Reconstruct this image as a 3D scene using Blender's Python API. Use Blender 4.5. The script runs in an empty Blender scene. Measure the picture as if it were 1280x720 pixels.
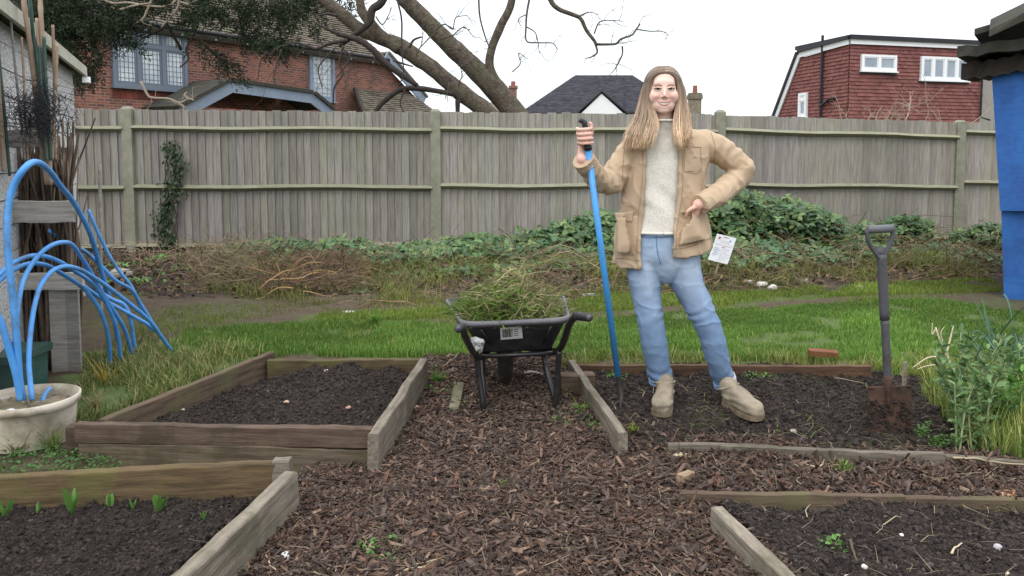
import bpy, bmesh, math, random
import numpy as np
from mathutils import Vector, Matrix
R = np.random.default_rng(7)
random.seed(7)
PI = math.pi
rad = math.radians
C = bpy.context.scene.collection
# ---------------------------------------------------------------- camera
F = 1000.0; HORZ = 196.0; PPY = 274.0; CH = 1.25
pit = math.atan((PPY - HORZ) / F)
cam_d = bpy.data.cameras.new("camera"); cam = bpy.data.objects.new("camera", cam_d); C.objects.link(cam)
cam.location = (0, 0, CH); cam.rotation_euler = (PI / 2 - pit, 0, 0)
cam_d.lens = 36.0 * F / 1280; cam_d.sensor_width = 36; cam_d.clip_end = 2000; cam_d.clip_start = 0.05
cam_d.shift_y = -(360 - PPY) / 1280.0
bpy.context.scene.camera = cam
def ray(px, py):
    a = (px - 640) / F; v = (PPY - py) / F
    return np.array([a, math.cos(pit) + v * math.sin(pit), -math.sin(pit) + v * math.cos(pit)])
O = np.array([0, 0, CH])
def at(px, py, Y):
    d = ray(px, py); return O + d * (Y / d[1])
def gp(px, py, z=0.0):
    d = ray(px, py); return O + d * ((z - CH) / d[2])
def g2(px, py, z=0.0): return gp(px, py, z)[:2]
# ---------------------------------------------------------------- noise
def _h(i, j, k, s):
    n = (i * 374761393 + j * 668265263 + k * 2147483647 + s * 974634777) & 0xffffffff
    n = ((n ^ (n >> 13)) * 1274126177) & 0xffffffff
    n = ((n ^ (n >> 15)) * 2246822519) & 0xffffffff
    return ((n ^ (n >> 16)) & 0xffff) / 32767.5 - 1.0
def vnoise(p, s=0):
    p = np.asarray(p, float); f = np.floor(p).astype(np.int64); t = p - f; t = t * t * (3 - 2 * t)
    i, j, k = f[:, 0], f[:, 1], f[:, 2]; o = 0
    for a in (0, 1):
        for b in (0, 1):
            for c in (0, 1):
                w = (t[:, 0] if a else 1 - t[:, 0]) * (t[:, 1] if b else 1 - t[:, 1]) * (t[:, 2] if c else 1 - t[:, 2])
                o = o + w * _h(i + a, j + b, k + c, s)
    return o
def fbm(p, sc, octv=4, s=0, gain=.5):
    p = np.asarray(p, float) * sc; o = 0; a = 1
    for q in range(octv):
        o = o + a * vnoise(p, s + q * 17); p = p * 2.03 + 11.7; a *= gain
    return o
def fbm2(x, y, sc, octv=4, s=0): return fbm(np.stack([x, y, np.zeros_like(x)], 1), sc, octv, s)
def inpoly(x, y, poly):
    x = np.asarray(x); y = np.asarray(y); c = np.zeros(x.shape, bool); n = len(poly)
    for i in range(n):
        x1, y1 = poly[i][0], poly[i][1]; x2, y2 = poly[(i + 1) % n][0], poly[(i + 1) % n][1]
        if y1 == y2: continue
        m = ((y1 > y) != (y2 > y)) & (x < (x2 - x1) * (y - y1) / (y2 - y1) + x1); c ^= m
    return c
def sample(poly, n):
    P = np.array(poly)[:, :2]; lo, hi = P.min(0), P.max(0); out = []; k = 0
    while k < n:
        q = R.uniform(lo, hi, (n * 2, 2)); q = q[inpoly(q[:, 0], q[:, 1], P)]; out.append(q); k += len(q)
    return np.concatenate(out)[:n]
# ---------------------------------------------------------------- mesh making
def link(name, me, m=None, parent=None):
    o = bpy.data.objects.new(name, me); C.objects.link(o)
    if parent is not None: o.parent = parent
    if m is not None and me is not None:
        for q in (m if isinstance(m, (list, tuple)) else [m]): me.materials.append(q)
    return o
def mesh(name, V, faces, m=None, parent=None, tint=None, smooth=False, mi=None):
    """faces: list of index tuples, or (array Nx3/Nx4)"""
    me = bpy.data.meshes.new(name); V = np.asarray(V, np.float32)
    if isinstance(faces, np.ndarray):
        n, k = faces.shape; li = faces.ravel().astype(np.int32); ls = np.arange(n, dtype=np.int32) * k
    else:
        k = [len(f) for f in faces]; li = np.fromiter((i for f in faces for i in f), np.int32); n = len(faces)
        ls = np.concatenate([[0], np.cumsum(k)[:-1]]).astype(np.int32) if n else np.zeros(0, np.int32)
    me.vertices.add(len(V)); me.vertices.foreach_set("co", V.ravel())
    me.loops.add(len(li)); me.loops.foreach_set("vertex_index", li)
    me.polygons.add(n); me.polygons.foreach_set("loop_start", ls)
    if mi is not None: me.polygons.foreach_set("material_index", np.asarray(mi, np.int32))
    me.update(calc_edges=True); me.validate()
    if tint is not None:
        a = me.color_attributes.new("tint", 'FLOAT_COLOR', 'POINT'); t = np.asarray(tint, np.float32)
        if t.ndim == 1: t = np.repeat(t[:, None], 3, 1)
        a.data.foreach_set("color", np.concatenate([t, np.ones((len(t), 1), np.float32)], 1).ravel())
    me.polygons.foreach_set("use_smooth", np.full(len(me.polygons), smooth))
    return link(name, me, m, parent)
class MB:
    def __init__(s): s.V = []; s.F = []; s.T = []; s.n = 0; s.M = []
    def add(s, V, F, t=1.0, mi=0):
        V = np.asarray(V, float).reshape(-1, 3); s.V.append(V); s.F += [tuple(int(i) + s.n for i in f) for f in F]
        s.M += [mi] * len(F)
        t = np.asarray(t, float)
        if t.ndim == 0: t = np.full((len(V), 3), float(t))
        elif t.shape == (3,): t = np.tile(t, (len(V), 1))
        elif t.ndim == 1: t = np.repeat(t[:, None], 3, 1)
        s.T.append(t); s.n += len(V)
    def box(s, lo, hi, t=1.0, M=None, mi=0):
        V = np.array([[x, y, z] for z in (lo[2], hi[2]) for y in (lo[1], hi[1]) for x in (lo[0], hi[0])], float)
        if M is not None: V = xf(M, V)
        s.add(V, [(0, 2, 3, 1), (4, 5, 7, 6), (0, 1, 5, 4), (2, 6, 7, 3), (0, 4, 6, 2), (1, 3, 7, 5)], t, mi)
    def tube(s, pts, r, seg=8, t=1.0, cap=True, mi=0, flat=1.0):
        V, Fc = tube(pts, r, seg, cap, flat); s.add(V, Fc, t, mi)
    def build(s, name, m, parent=None, smooth=False, loc=None):
        if not s.V: return None
        V = np.concatenate(s.V)
        if loc is not None: V = V - np.asarray(loc)
        o = mesh(name, V, s.F, m, parent, np.concatenate(s.T), smooth, s.M)
        if loc is not None: o.location = loc
        return o
def xf(M, V):
    M = np.array(M); V = np.asarray(V, float); return V @ M[:3, :3].T + M[:3, 3]
def tube(pts, r, seg=8, cap=True, flat=1.0, up=None):
    P = np.asarray(pts, float); n = len(P); r = np.broadcast_to(np.asarray(r, float), (n,)) if np.ndim(r) < 2 else np.asarray(r, float)
    T = np.gradient(P, axis=0); T /= np.linalg.norm(T, axis=1)[:, None] + 1e-12
    a = np.array([0, 0, 1.0]) if up is None else np.asarray(up, float)
    if up is None and abs(T[0] @ a) > .9: a = np.array([1.0, 0, 0])
    N = np.zeros_like(P); v = a - T[0] * (a @ T[0]); v /= np.linalg.norm(v)
    for i in range(n):
        v = v - T[i] * (v @ T[i]); v /= np.linalg.norm(v) + 1e-12; N[i] = v
    B = np.cross(T, N); th = np.arange(seg) * 2 * PI / seg
    if r.ndim == 1: ra, rb = r, r * flat
    else: ra, rb = r[:, 0], r[:, 1]
    V = P[:, None] + N[:, None] * (np.cos(th)[None, :, None] * ra[:, None, None]) + B[:, None] * (np.sin(th)[None, :, None] * rb[:, None, None])
    V = V.reshape(-1, 3); Fc = []
    for i in range(n - 1):
        for j in range(seg):
            k = (j + 1) % seg; Fc.append((i * seg + j, i * seg + k, (i + 1) * seg + k, (i + 1) * seg + j))
    if cap:
        Fc.append(tuple(range(seg))[::-1]); Fc.append(tuple((n - 1) * seg + j for j in range(seg)))
    return V, Fc
def spline(pts, n):
    P = np.asarray(pts, float); m = len(P)
    if m < 3:
        t = np.linspace(0, 1, n)[:, None]; return P[0] * (1 - t) + P[-1] * t
    Q = np.vstack([2 * P[0] - P[1], P, 2 * P[-1] - P[-2]]); t = np.linspace(0, m - 1 - 1e-9, n); i = t.astype(int); u = (t - i)[:, None]
    a, b, c, d = Q[i], Q[i + 1], Q[i + 2], Q[i + 3]
    return .5 * (2 * b + (c - a) * u + (2 * a - 5 * b + 4 * c - d) * u * u + (3 * b - 3 * c + d - a) * u ** 3)
def rotmats(N, tilt=None, yaw=None, roll=None):
    yaw = R.uniform(0, 2 * PI, N) if yaw is None else yaw; tilt = np.zeros(N) if tilt is None else tilt; roll = np.zeros(N) if roll is None else roll
    cy, sy, ct, st, cr, sr = np.cos(yaw), np.sin(yaw), np.cos(tilt), np.sin(tilt), np.cos(roll), np.sin(roll)
    z = np.zeros(N); o = np.ones(N)
    A = np.stack([np.stack([cy, -sy, z], 1), np.stack([sy, cy, z], 1), np.stack([z, z, o], 1)], 1)
    B = np.stack([np.stack([ct, z, st], 1), np.stack([z, o, z], 1), np.stack([-st, z, ct], 1)], 1)
    D = np.stack([np.stack([o, z, z], 1), np.stack([z, cr, -sr], 1), np.stack([z, sr, cr], 1)], 1)
    return A @ B @ D
def scatter(name, tv, tf, pos, rot, scale, m, tint, parent=None, smooth=False, bend=None):
    """tv (T,3) template, tf faces array all same arity; pos (N,3), rot (N,3,3), scale (N,) or (N,3)"""
    N = len(pos); tv = np.asarray(tv, float)
    sc = np.asarray(scale, float); sc = sc[:, None] * np.ones((1, 3)) if sc.ndim == 1 else sc
    if tv.ndim == 2: L = tv[None] * sc[:, None, :]
    else: L = tv * sc[:, None, :]
    V = np.einsum('nij,ntj->nti', rot, L) + pos[:, None]
    T = V.shape[1]; tf = np.asarray(tf); Fc = (tf[None] + (np.arange(N) * T)[:, None, None]).reshape(-1, tf.shape[1])
    t = np.asarray(tint, float)
    if t.ndim == 1: t = np.repeat(t[:, None], 3, 1)
    return mesh(name, V.reshape(-1, 3), Fc, m, parent, np.repeat(t, T, 0), smooth)
def empty(name, loc=(0, 0, 0)):
    o = bpy.data.objects.new(name, None); C.objects.link(o); o.location = loc; o.empty_display_size = .1; return o
def tag(o, label=None, cat=None, group=None, kind=None):
    if label: o["label"] = label
    if cat: o["category"] = cat
    if group: o["group"] = group
    if kind: o["kind"] = kind
    return o
def rel(o, parent):
    """keep world placement when parenting to an empty with only a location"""
    o.parent = parent; o.location = Vector(o.location) - Vector(parent.location); return o
def copy_tree(o, parent=None):
    c = o.copy(); C.objects.link(c)
    if parent is not None: c.parent = parent
    for ch in list(o.children): copy_tree(ch, c)
    return c
def lin(r, g, b):
    f = lambda c: (c / 255 / 12.92) if c / 255 <= .04045 else ((c / 255 + .055) / 1.055) ** 2.4
    return (f(r), f(g), f(b))
# ---------------------------------------------------------------- materials
def mat(name, col, rough=.85, var=None, vs=8.0, vstretch=(1, 1, 1), bump=0.0, bs=40.0, bstretch=(1, 1, 1), tint=True, spec=.3, metal=0, detail=5,
        dirt=None, ds=3.0, damt=.5, trans=0.0, sheen=0, coat=0, bdist=.01):
    m = bpy.data.materials.new(name); m.use_nodes = True; nt = m.node_tree; N = nt.nodes; L = nt.links
    b = N["Principled BSDF"]; b.inputs["Roughness"].default_value = rough; b.inputs["Specular IOR Level"].default_value = spec
    b.inputs["Metallic"].default_value = metal
    if sheen: b.inputs["Sheen Weight"].default_value = sheen
    if coat: b.inputs["Coat Weight"].default_value = coat
    tc = N.new("ShaderNodeTexCoord")
    def noise(scale, stretch, det=detail, rg=.6):
        mp = N.new("ShaderNodeMapping"); mp.inputs["Scale"].default_value = stretch; L.new(tc.outputs["Object"], mp.inputs[0])
        n = N.new("ShaderNodeTexNoise"); n.inputs["Scale"].default_value = scale; n.inputs["Detail"].default_value = det; n.inputs["Roughness"].default_value = rg
        L.new(mp.outputs[0], n.inputs["Vector"]); return n
    cur = None
    rgb = N.new("ShaderNodeRGB"); rgb.outputs[0].default_value = (*col, 1); cur = rgb.outputs[0]
    if var is not None:
        n = noise(vs, vstretch); mr = N.new("ShaderNodeMapRange"); mr.inputs[1].default_value = .35; mr.inputs[2].default_value = .65
        L.new(n.outputs[0], mr.inputs[0]); mx = N.new("ShaderNodeMix"); mx.data_type = 'RGBA'; L.new(mr.outputs[0], mx.inputs[0])
        L.new(cur, mx.inputs[6]); mx.inputs[7].default_value = (*var, 1); cur = mx.outputs[2]
    if dirt is not None:
        n = noise(ds, (1, 1, 1), 6, .7); mr = N.new("ShaderNodeMapRange"); mr.inputs[1].default_value = .5; mr.inputs[2].default_value = .62; mr.inputs[4].default_value = damt
        L.new(n.outputs[0], mr.inputs[0]); mx = N.new("ShaderNodeMix"); mx.data_type = 'RGBA'; L.new(mr.outputs[0], mx.inputs[0])
        L.new(cur, mx.inputs[6]); mx.inputs[7].default_value = (*dirt, 1); cur = mx.outputs[2]
    if tint:
        at_ = N.new("ShaderNodeAttribute"); at_.attribute_name = "tint"; mx = N.new("ShaderNodeMix"); mx.data_type = 'RGBA'; mx.blend_type = 'MULTIPLY'
        mx.inputs[0].default_value = 1; L.new(cur, mx.inputs[6]); L.new(at_.outputs["Color"], mx.inputs[7]); cur = mx.outputs[2]
    L.new(cur, b.inputs["Base Color"])
    if bump:
        n = noise(bs, bstretch, 6, .65); bp = N.new("ShaderNodeBump"); bp.inputs["Strength"].default_value = bump; bp.inputs["Distance"].default_value = bdist
        L.new(n.outputs[0], bp.inputs["Height"]); L.new(bp.outputs[0], b.inputs["Normal"])
    if trans:
        t = N.new("ShaderNodeBsdfTranslucent"); L.new(cur, t.inputs[0]); ms = N.new("ShaderNodeMixShader"); ms.inputs[0].default_value = trans
        L.new(b.outputs[0], ms.inputs[1]); L.new(t.outputs[0], ms.inputs[2]); L.new(ms.outputs[0], N["Material Output"].inputs[0])
    return m
def tn(n, lo=.75, hi=1.2): return R.uniform(lo, hi, n)
def plank(name, A, B, z0, z1, th, m, parent=None, tint=1.0, seed=0, rough=.003, end_split=0):
    """a sawn board on edge from A to B (xy), z0..z1, local x along its length so the grain follows it"""
    A = np.array(A[:2], float); B = np.array(B[:2], float); L_ = np.linalg.norm(B - A); nx = max(4, int(L_ / .04)); 
    prof = [(-.5, 0.03), (-.5, .97), (-.42, 1), (.42, 1), (.5, .97), (.5, .03), (.42, 0), (-.42, 0)]
    h = z1 - z0; xs = np.linspace(0, L_, nx + 1); V = []
    for i, x in enumerate(xs):
        for (a, b) in prof: V.append((x, a * th, b * h))
    V = np.array(V); V[:, 1] += .004 * fbm(V * (2, 1, 1), 3, 2, seed) ; V[:, 2] += .004 * fbm(V * (1, .3, .3), 4, 3, seed + 5) + rough * fbm(V, 25, 2, seed + 9)
    V[:, 1] += rough * .7 * fbm(V, 22, 2, seed + 3)
    k = len(prof); Fc = [(i * k + j, i * k + (j + 1) % k, (i + 1) * k + (j + 1) % k, (i + 1) * k + j) for i in range(nx) for j in range(k)]
    Fc += [tuple(range(k)), tuple(nx * k + j for j in range(k))[::-1]]
    o = mesh(name, V, [f[::-1] for f in Fc], m, parent, np.full(len(V), 1.0)[:, None] * np.array(tint if np.ndim(tint) else (tint,) * 3))
    o.location = (A[0], A[1], z0); o.rotation_euler = (0, 0, math.atan2(*(B - A)[::-1]))
    if parent is not None: o.location = Vector(o.location) - Vector(parent.location)
    return o
# ================================================================ light and sky
sc = bpy.context.scene
w = bpy.data.worlds.new("World"); sc.world = w; w.use_nodes = True
nt = w.node_tree; N = nt.nodes; L = nt.links; N.clear()
out = N.new("ShaderNodeOutputWorld"); sky = N.new("ShaderNodeTexSky"); sky.sky_type = 'NISHITA'; sky.sun_disc = False
SE, SR = rad(48), rad(200)
sky.sun_elevation = SE; sky.sun_rotation = SR
bg1 = N.new("ShaderNodeBackground"); bg1.inputs[1].default_value = .05; L.new(sky.outputs[0], bg1.inputs[0])
# overcast cloud layer: brighter overhead than at the horizon, faintly mottled
tc = N.new("ShaderNodeTexCoord"); sp = N.new("ShaderNodeSeparateXYZ"); L.new(tc.outputs["Generated"], sp.inputs[0])
mr = N.new("ShaderNodeMapRange"); mr.inputs[1].default_value = 0.0; mr.inputs[2].default_value = 1.0; mr.inputs[3].default_value = .82; mr.inputs[4].default_value = 2.5
L.new(sp.outputs[2], mr.inputs[0])
cr = N.new("ShaderNodeValToRGB"); cr.color_ramp.elements[0].color = (.87, .935, 1.0, 1); cr.color_ramp.elements[1].color = (1, 1, 1, 1); cr.color_ramp.elements[1].position = .6
ns = N.new("ShaderNodeTexNoise"); ns.inputs["Scale"].default_value = 2.2; ns.inputs["Detail"].default_value = 4
mp = N.new("ShaderNodeMapping"); mp.inputs["Scale"].default_value = (1, 1, 3); L.new(tc.outputs["Generated"], mp.inputs[0]); L.new(mp.outputs[0], ns.inputs["Vector"]); L.new(ns.outputs[0], cr.inputs[0])
bg2 = N.new("ShaderNodeBackground"); L.new(cr.outputs[0], bg2.inputs[0]); L.new(mr.outputs[0], bg2.inputs[1])
ad = N.new("ShaderNodeAddShader"); L.new(bg1.outputs[0], ad.inputs[0]); L.new(bg2.outputs[0], ad.inputs[1]); L.new(ad.outputs[0], out.inputs[0])
sd = bpy.data.lights.new("sun", 'SUN'); sd.energy = .9; sd.angle = rad(25); sd.color = (1, .97, .93)
so = bpy.data.objects.new("sun", sd); C.objects.link(so)
sdir = Vector((math.sin(SR) * math.cos(SE), math.cos(SR) * math.cos(SE), math.sin(SE)))
so.rotation_euler = sdir.to_track_quat('Z', 'Y').to_euler()
sc.view_settings.view_transform = 'Standard'; sc.view_settings.look = 'None'; sc.view_settings.exposure = 0.0; sc.view_settings.gamma = 1
sc.cycles.max_bounces = 6; sc.cycles.transparent_max_bounces = 4; sc.cycles.use_denoising = True

# ================================================================ materials
M = {}
M['ground'] = mat("earth", (1, 1, 1), .95, var=(.72, .7, .68), vs=9, bump=.6, bs=30, bdist=.02)
M['soil'] = mat("soil", (.018, .014, .012), .95, var=(.036, .028, .024), vs=14, bump=.8, bs=90, bdist=.01, spec=.25)
M['clod'] = mat("soil crumbs", (.022, .017, .0145), .95, var=(.042, .033, .028), vs=60, spec=.22)
M['mulchbase'] = mat("damp mulch", (.040, .029, .024), .95, var=(.022, .017, .014), vs=30, bump=.9, bs=70, bdist=.015)
M['chip'] = mat("wood chip", (.125, .094, .078), .9, var=(.062, .045, .037), vs=50, spec=.2)
M['grass'] = mat("grass blade", (.14, .245, .048), .6, trans=.3, spec=.25)
M['moss'] = mat("moss", (.075, .105, .022), .9, trans=.1)
M['dry'] = mat("dry stalk", (.27, .22, .145), .85, spec=.2)
M['leaf'] = mat("bramble leaf", (.078, .150, .052), .42, trans=.18, spec=.5)
M['greyleaf'] = mat("grey green leaf", (.15, .245, .10), .6, trans=.2)
M['strap'] = mat("strap leaf", (.06, .13, .07), .45, trans=.15, spec=.5)
M['fresh'] = mat("fresh leaf", (.10, .215, .045), .5, trans=.25, spec=.4)
M['stem'] = mat("bramble stem", (.18, .125, .085), .8)
M['twig'] = mat("pale twig", (.30, .25, .19), .85)
M['darktwig'] = mat("dark twig", (.045, .036, .03), .85)
M['bark'] = mat("tree bark", (.175, .14, .105), .9, var=(.075, .058, .045), vs=16, vstretch=(1, 1, .8), bump=1.0, bs=38, bdist=.05, dirt=(.12, .13, .07), ds=2, damt=.5)
M['darkbark'] = mat("dark bark", (.05, .04, .034), .9, var=(.03, .024, .02), vs=12, bump=.6, bs=30)
M['fence'] = mat("weathered board", (.37, .35, .315), .87, var=(.235, .22, .20), vs=5, vstretch=(14, 14, .8), bump=.5, bs=12, bstretch=(12, 12, 1), bdist=.004, dirt=(.22, .22, .16), ds=1.3, damt=.3)
M['rail'] = mat("mossy rail", (.31, .30, .215), .88, var=(.21, .21, .14), vs=6, vstretch=(1, 6, 8), bump=.4, bs=20, bdist=.004)
M['post'] = mat("concrete post", (.29, .285, .225), .92, var=(.20, .20, .145), vs=6, bump=.4, bs=60, bdist=.004, dirt=(.13, .13, .08), ds=5, damt=.4)
M['plank'] = mat("grey plank", (.245, .212, .168), .88, var=(.12, .098, .074), vs=4, vstretch=(1.2, 12, 14), bump=.6, bs=8, bstretch=(1, 14, 14), bdist=.006, dirt=(.085, .082, .05), ds=5, damt=.6)
M['brownplank'] = mat("brown stained plank", (.135, .092, .064), .88, var=(.062, .043, .031), vs=4, vstretch=(1.2, 12, 12), bump=.6, bs=8, bstretch=(1, 14, 14), bdist=.006, dirt=(.11, .11, .045), ds=4, damt=.5)
M['blackplastic'] = mat("black plastic", (.018, .018, .022), .42, spec=.45, bump=.08, bs=60, dirt=(.09, .08, .07), ds=9, damt=.35)
M['greyplastic'] = mat("dusty grey plastic rim", (.115, .115, .13), .55, spec=.4, bump=.1, bs=50, dirt=(.2, .18, .15), ds=10, damt=.35)
M['blacksteel'] = mat("black painted tube", (.016, .016, .018), .28, spec=.5, dirt=(.08, .06, .045), ds=11, damt=.35)
M['rubber'] = mat("tyre rubber", (.03, .028, .026), .8, dirt=(.15, .105, .05), ds=9, damt=.85)
M['white'] = mat("white paper", (.74, .75, .77), .6, var=(.62, .63, .66), vs=25)
M['ink'] = mat("black ink", (.03, .03, .035), .7)
M['inkgrey'] = mat("grey print", (.38, .37, .42), .7)
M['inkred'] = mat("red print", (.45, .14, .14), .7)
M['inkblue'] = mat("blue print", (.12, .22, .38), .7)
M['bluepipe'] = mat("blue water pipe", (.07, .29, .70), .48, spec=.4, var=(.11, .34, .72), vs=6, dirt=(.10, .15, .22), ds=7, damt=.6)
M['bluetool'] = mat("blue painted shaft", (.055, .30, .68), .35, spec=.5, dirt=(.07, .16, .28), ds=20, damt=.35)
M['tarp'] = mat("blue painted board", (.028, .135, .42), .75, var=(.02, .095, .32), vs=3, bump=.55, bs=11, bdist=.012, spec=.4, dirt=(.02, .055, .22), ds=2.5, damt=.6)
M['steel'] = mat("rusty dark steel", (.05, .042, .038), .6, metal=.3, dirt=(.045, .03, .022), ds=14, damt=.8, bump=.3, bs=60)
M['spade'] = mat("grey plastic spade handle", (.075, .075, .085), .5, dirt=(.05, .04, .035), ds=12, damt=.7, bump=.2, bs=80)
M['tub'] = mat("dirty cream plastic", (.56, .51, .42), .6, var=(.40, .35, .27), vs=7, dirt=(.22, .19, .13), ds=6, damt=.6, bump=.2, bs=40)
M['pebbledash'] = mat("pebbledash", (.82, .81, .81), .95, var=(.34, .33, .33), vs=60, bump=.9, bs=95, bdist=.012, detail=2)
M['cream'] = mat("cream fascia board", (.50, .49, .41), .8, var=(.37, .37, .28), vs=7, bump=.2, bs=30)
M['felt'] = mat("dark roof felt", (.045, .042, .04), .9, var=(.07, .068, .05), vs=6, bump=.5, bs=25)
M['greywood'] = mat("bleached grey timber", (.38, .36, .33), .85, var=(.24, .225, .20), vs=5, vstretch=(1, 12, 12), bump=.5, bs=10, bstretch=(1, 12, 12))
M['bamboo'] = mat("bamboo cane", (.42, .31, .22), .6, var=(.30, .21, .15), vs=7, spec=.4)
M['greencane'] = mat("dark green cane", (.02, .075, .06), .5, var=(.07, .11, .095), vs=9, spec=.4)
M['net'] = mat("black netting", (.022, .022, .028), .7)
M['brush'] = mat("brushwood stick", (.13, .095, .07), .9, var=(.06, .045, .035), vs=9)
M['slate'] = mat("dark roof tile", (.050, .050, .060), .85, bump=.3, bs=9)
M['rooftile'] = mat("weathered clay tile", (.165, .140, .112), .9, var=(.12, .10, .078), vs=2.5, dirt=(.17, .165, .10), ds=1.1, damt=.5)
M['redtile'] = mat("red hung tile", (.235, .093, .083), .85, var=(.18, .07, .063), vs=2.2, bump=.1, bs=20)
M['bluegrey'] = mat("blue grey paint", (.235, .285, .365), .5, var=(.20, .245, .32), vs=2)
M['windowgrey'] = mat("slate grey frame", (.150, .180, .225), .5)
M['upvc'] = mat("white plastic trim", (.80, .81, .83), .4)
M['render'] = mat("white render", (.80, .80, .80), .9, bump=.1, bs=20)
M['gutter'] = mat("black gutter", (.02, .02, .025), .4)
M['pot'] = mat("clay chimney pot", (.30, .105, .07), .85, dirt=(.10, .07, .06), ds=4, damt=.5)
M['stone'] = mat("stone", (.36, .34, .31), .85, var=(.22, .2, .18), vs=25)
M['mortar_chimney'] = mat("lichened chimney brick", (.27, .25, .17), .9, var=(.17, .13, .10), vs=4, dirt=(.17, .10, .08), ds=2, damt=.5)
def glassmat(name, a, b, sc_=6):
    m = mat(name, a, .08, var=b, vs=sc_, spec=.7, tint=False); return m
M['glass'] = glassmat("window pane over net curtain", (.36, .42, .47), (.60, .64, .66), 2.2)
M['glass2'] = glassmat("grey reflecting pane", (.22, .27, .33), (.33, .38, .43), .8)
def brickmat():
    m = bpy.data.materials.new("red brick"); m.use_nodes = True; nt = m.node_tree; N = nt.nodes; L = nt.links; b = N["Principled BSDF"]
    tc = N.new("ShaderNodeTexCoord"); s = N.new("ShaderNodeSeparateXYZ"); c = N.new("ShaderNodeCombineXYZ"); L.new(tc.outputs["Object"], s.inputs[0])
    L.new(s.outputs[0], c.inputs[0]); L.new(s.outputs[2], c.inputs[1])
    br = N.new("ShaderNodeTexBrick"); L.new(c.outputs[0], br.inputs["Vector"]); br.inputs["Scale"].default_value = 1
    br.inputs["Brick Width"].default_value = .225; br.inputs["Row Height"].default_value = .075; br.inputs["Mortar Size"].default_value = .011; br.inputs["Bias"].default_value = -.1
    br.inputs["Color1"].default_value = (*lin(148, 88, 72), 1); br.inputs["Color2"].default_value = (*lin(84, 58, 55), 1); br.inputs["Mortar"].default_value = (*lin(140, 120, 108), 1)
    n = N.new("ShaderNodeTexNoise"); n.inputs["Scale"].default_value = 1.3; n.inputs["Detail"].default_value = 6; L.new(tc.outputs["Object"], n.inputs["Vector"])
    mr = N.new("ShaderNodeMapRange"); mr.inputs[1].default_value = .3; mr.inputs[2].default_value = .7; mr.inputs[3].default_value = .7; mr.inputs[4].default_value = 1.15; L.new(n.outputs[0], mr.inputs[0])
    mx = N.new("ShaderNodeMix"); mx.data_type = 'RGBA'; mx.blend_type = 'MULTIPLY'; mx.inputs[0].default_value = 1; L.new(br.outputs[0], mx.inputs[6]); L.new(mr.outputs[0], mx.inputs[7])
    L.new(mx.outputs[2], b.inputs["Base Color"]); b.inputs["Roughness"].default_value = .9
    bp = N.new("ShaderNodeBump"); bp.inputs["Strength"].default_value = .5; bp.inputs["Distance"].default_value = .01; bp.invert = True; L.new(br.outputs[1], bp.inputs["Height"]); L.new(bp.outputs[0], b.inputs["Normal"])
    return m
M['brick'] = brickmat()

# ================================================================ zones on the ground (metres)
def gpoly(pts, z=0.0): return np.array([g2(x, y, z) for x, y in pts])
Z_path = gpoly([(530, 446), (716, 449), (796, 526), (850, 545), (866, 600), (905, 640), (1000, 725), (1060, 790), (180, 790), (228, 728), (362, 600), (470, 560)])
Z_bed1 = gpoly([(335, 462), (522, 462), (462, 560), (112, 560)], .03)
Z_bed2 = gpoly([(-180, 632), (-180, 800), (150, 800), (230, 726), (345, 612), (330, 606)], .0)
Z_bed3 = gpoly([(722, 462), (1095, 464), (1180, 476), (1225, 520), (1275, 590), (1180, 580), (1000, 574), (835, 569), (803, 556), (777, 541)], .0)
Z_bed4 = gpoly([(832, 554), (1010, 561), (1180, 570), (1330, 584), (1330, 636), (1130, 632), (960, 626), (838, 622)], .0)
Z_bed5 = gpoly([(880, 620), (960, 617), (1130, 623), (1380, 630), (1480, 790), (1070, 790), (990, 722), (905, 640)], .0)
Z_lawnR = gpoly([(700, 449), (560, 446), (600, 425), (716, 404), (800, 396), (900, 386), (1000, 381), (1100, 375), (1180, 376), (1330, 400), (1400, 520), (1290, 585), (1230, 520), (1180, 474), (1100, 462), (1090, 449)])
Z_lawnL = gpoly([(205, 447), (235, 414), (330, 408), (420, 404), (560, 408), (606, 425), (570, 446)])
Z_lawnL2 = gpoly([(90, 530), (110, 440), (210, 425), (330, 447), (200, 500), (120, 525)])
Z_moss = gpoly([(380, 395), (560, 388), (700, 385), (740, 368), (900, 366), (1100, 356), (1240, 352), (1260, 366), (1100, 368), (900, 381), (740, 392), (560, 400), (380, 404)])
def gz(x, y):
    x = np.asarray(x, float); y = np.asarray(y, float)
    z = .018 * fbm2(x, y, .9, 3, 3) + .008 * fbm2(x, y, 6, 3, 5)
    k = np.clip((y - 7.3) / 1.2, 0, 1); z = z + .10 * k * k * (3 - 2 * k) * (1 - .9 * np.clip((x - 2) / 3, 0, 1))
    return z
# ================================================================ ground sheet
def axis(lo, hi, step, far, n):
    a = np.arange(lo, hi + step / 2, step); g = np.geomspace(step * 2, far, n)
    return np.concatenate([lo - g[::-1], a, hi + g])
xs = axis(-5, 6.5, .04, 300, 26); ys = axis(1.2, 11.6, .04, 300, 26)
X, Y = np.meshgrid(xs, ys); x = X.ravel(); y = Y.ravel(); z = gz(x, y)
far = (x < -6) | (x > 8) | (y > 13) | (y < 0); z = np.where(far, -.05, z)
beds = inpoly(x, y, Z_bed1) | inpoly(x, y, Z_bed2) | inpoly(x, y, Z_bed3) | inpoly(x, y, Z_bed5) | inpoly(x, y, Z_path) | inpoly(x, y, Z_bed4)
z = np.where(beds, z - .035, z)
mud = np.array(lin(88, 75, 62)); lawn = np.array([.10, .15, .045]); mossc = np.array([.085, .11, .035]); litter = np.array([.058, .043, .033])
nz = fbm2(x, y, 1.7, 4, 21); nz2 = fbm2(x, y, 7, 3, 31)
col = np.tile(mud * .95, (len(x), 1))
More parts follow.
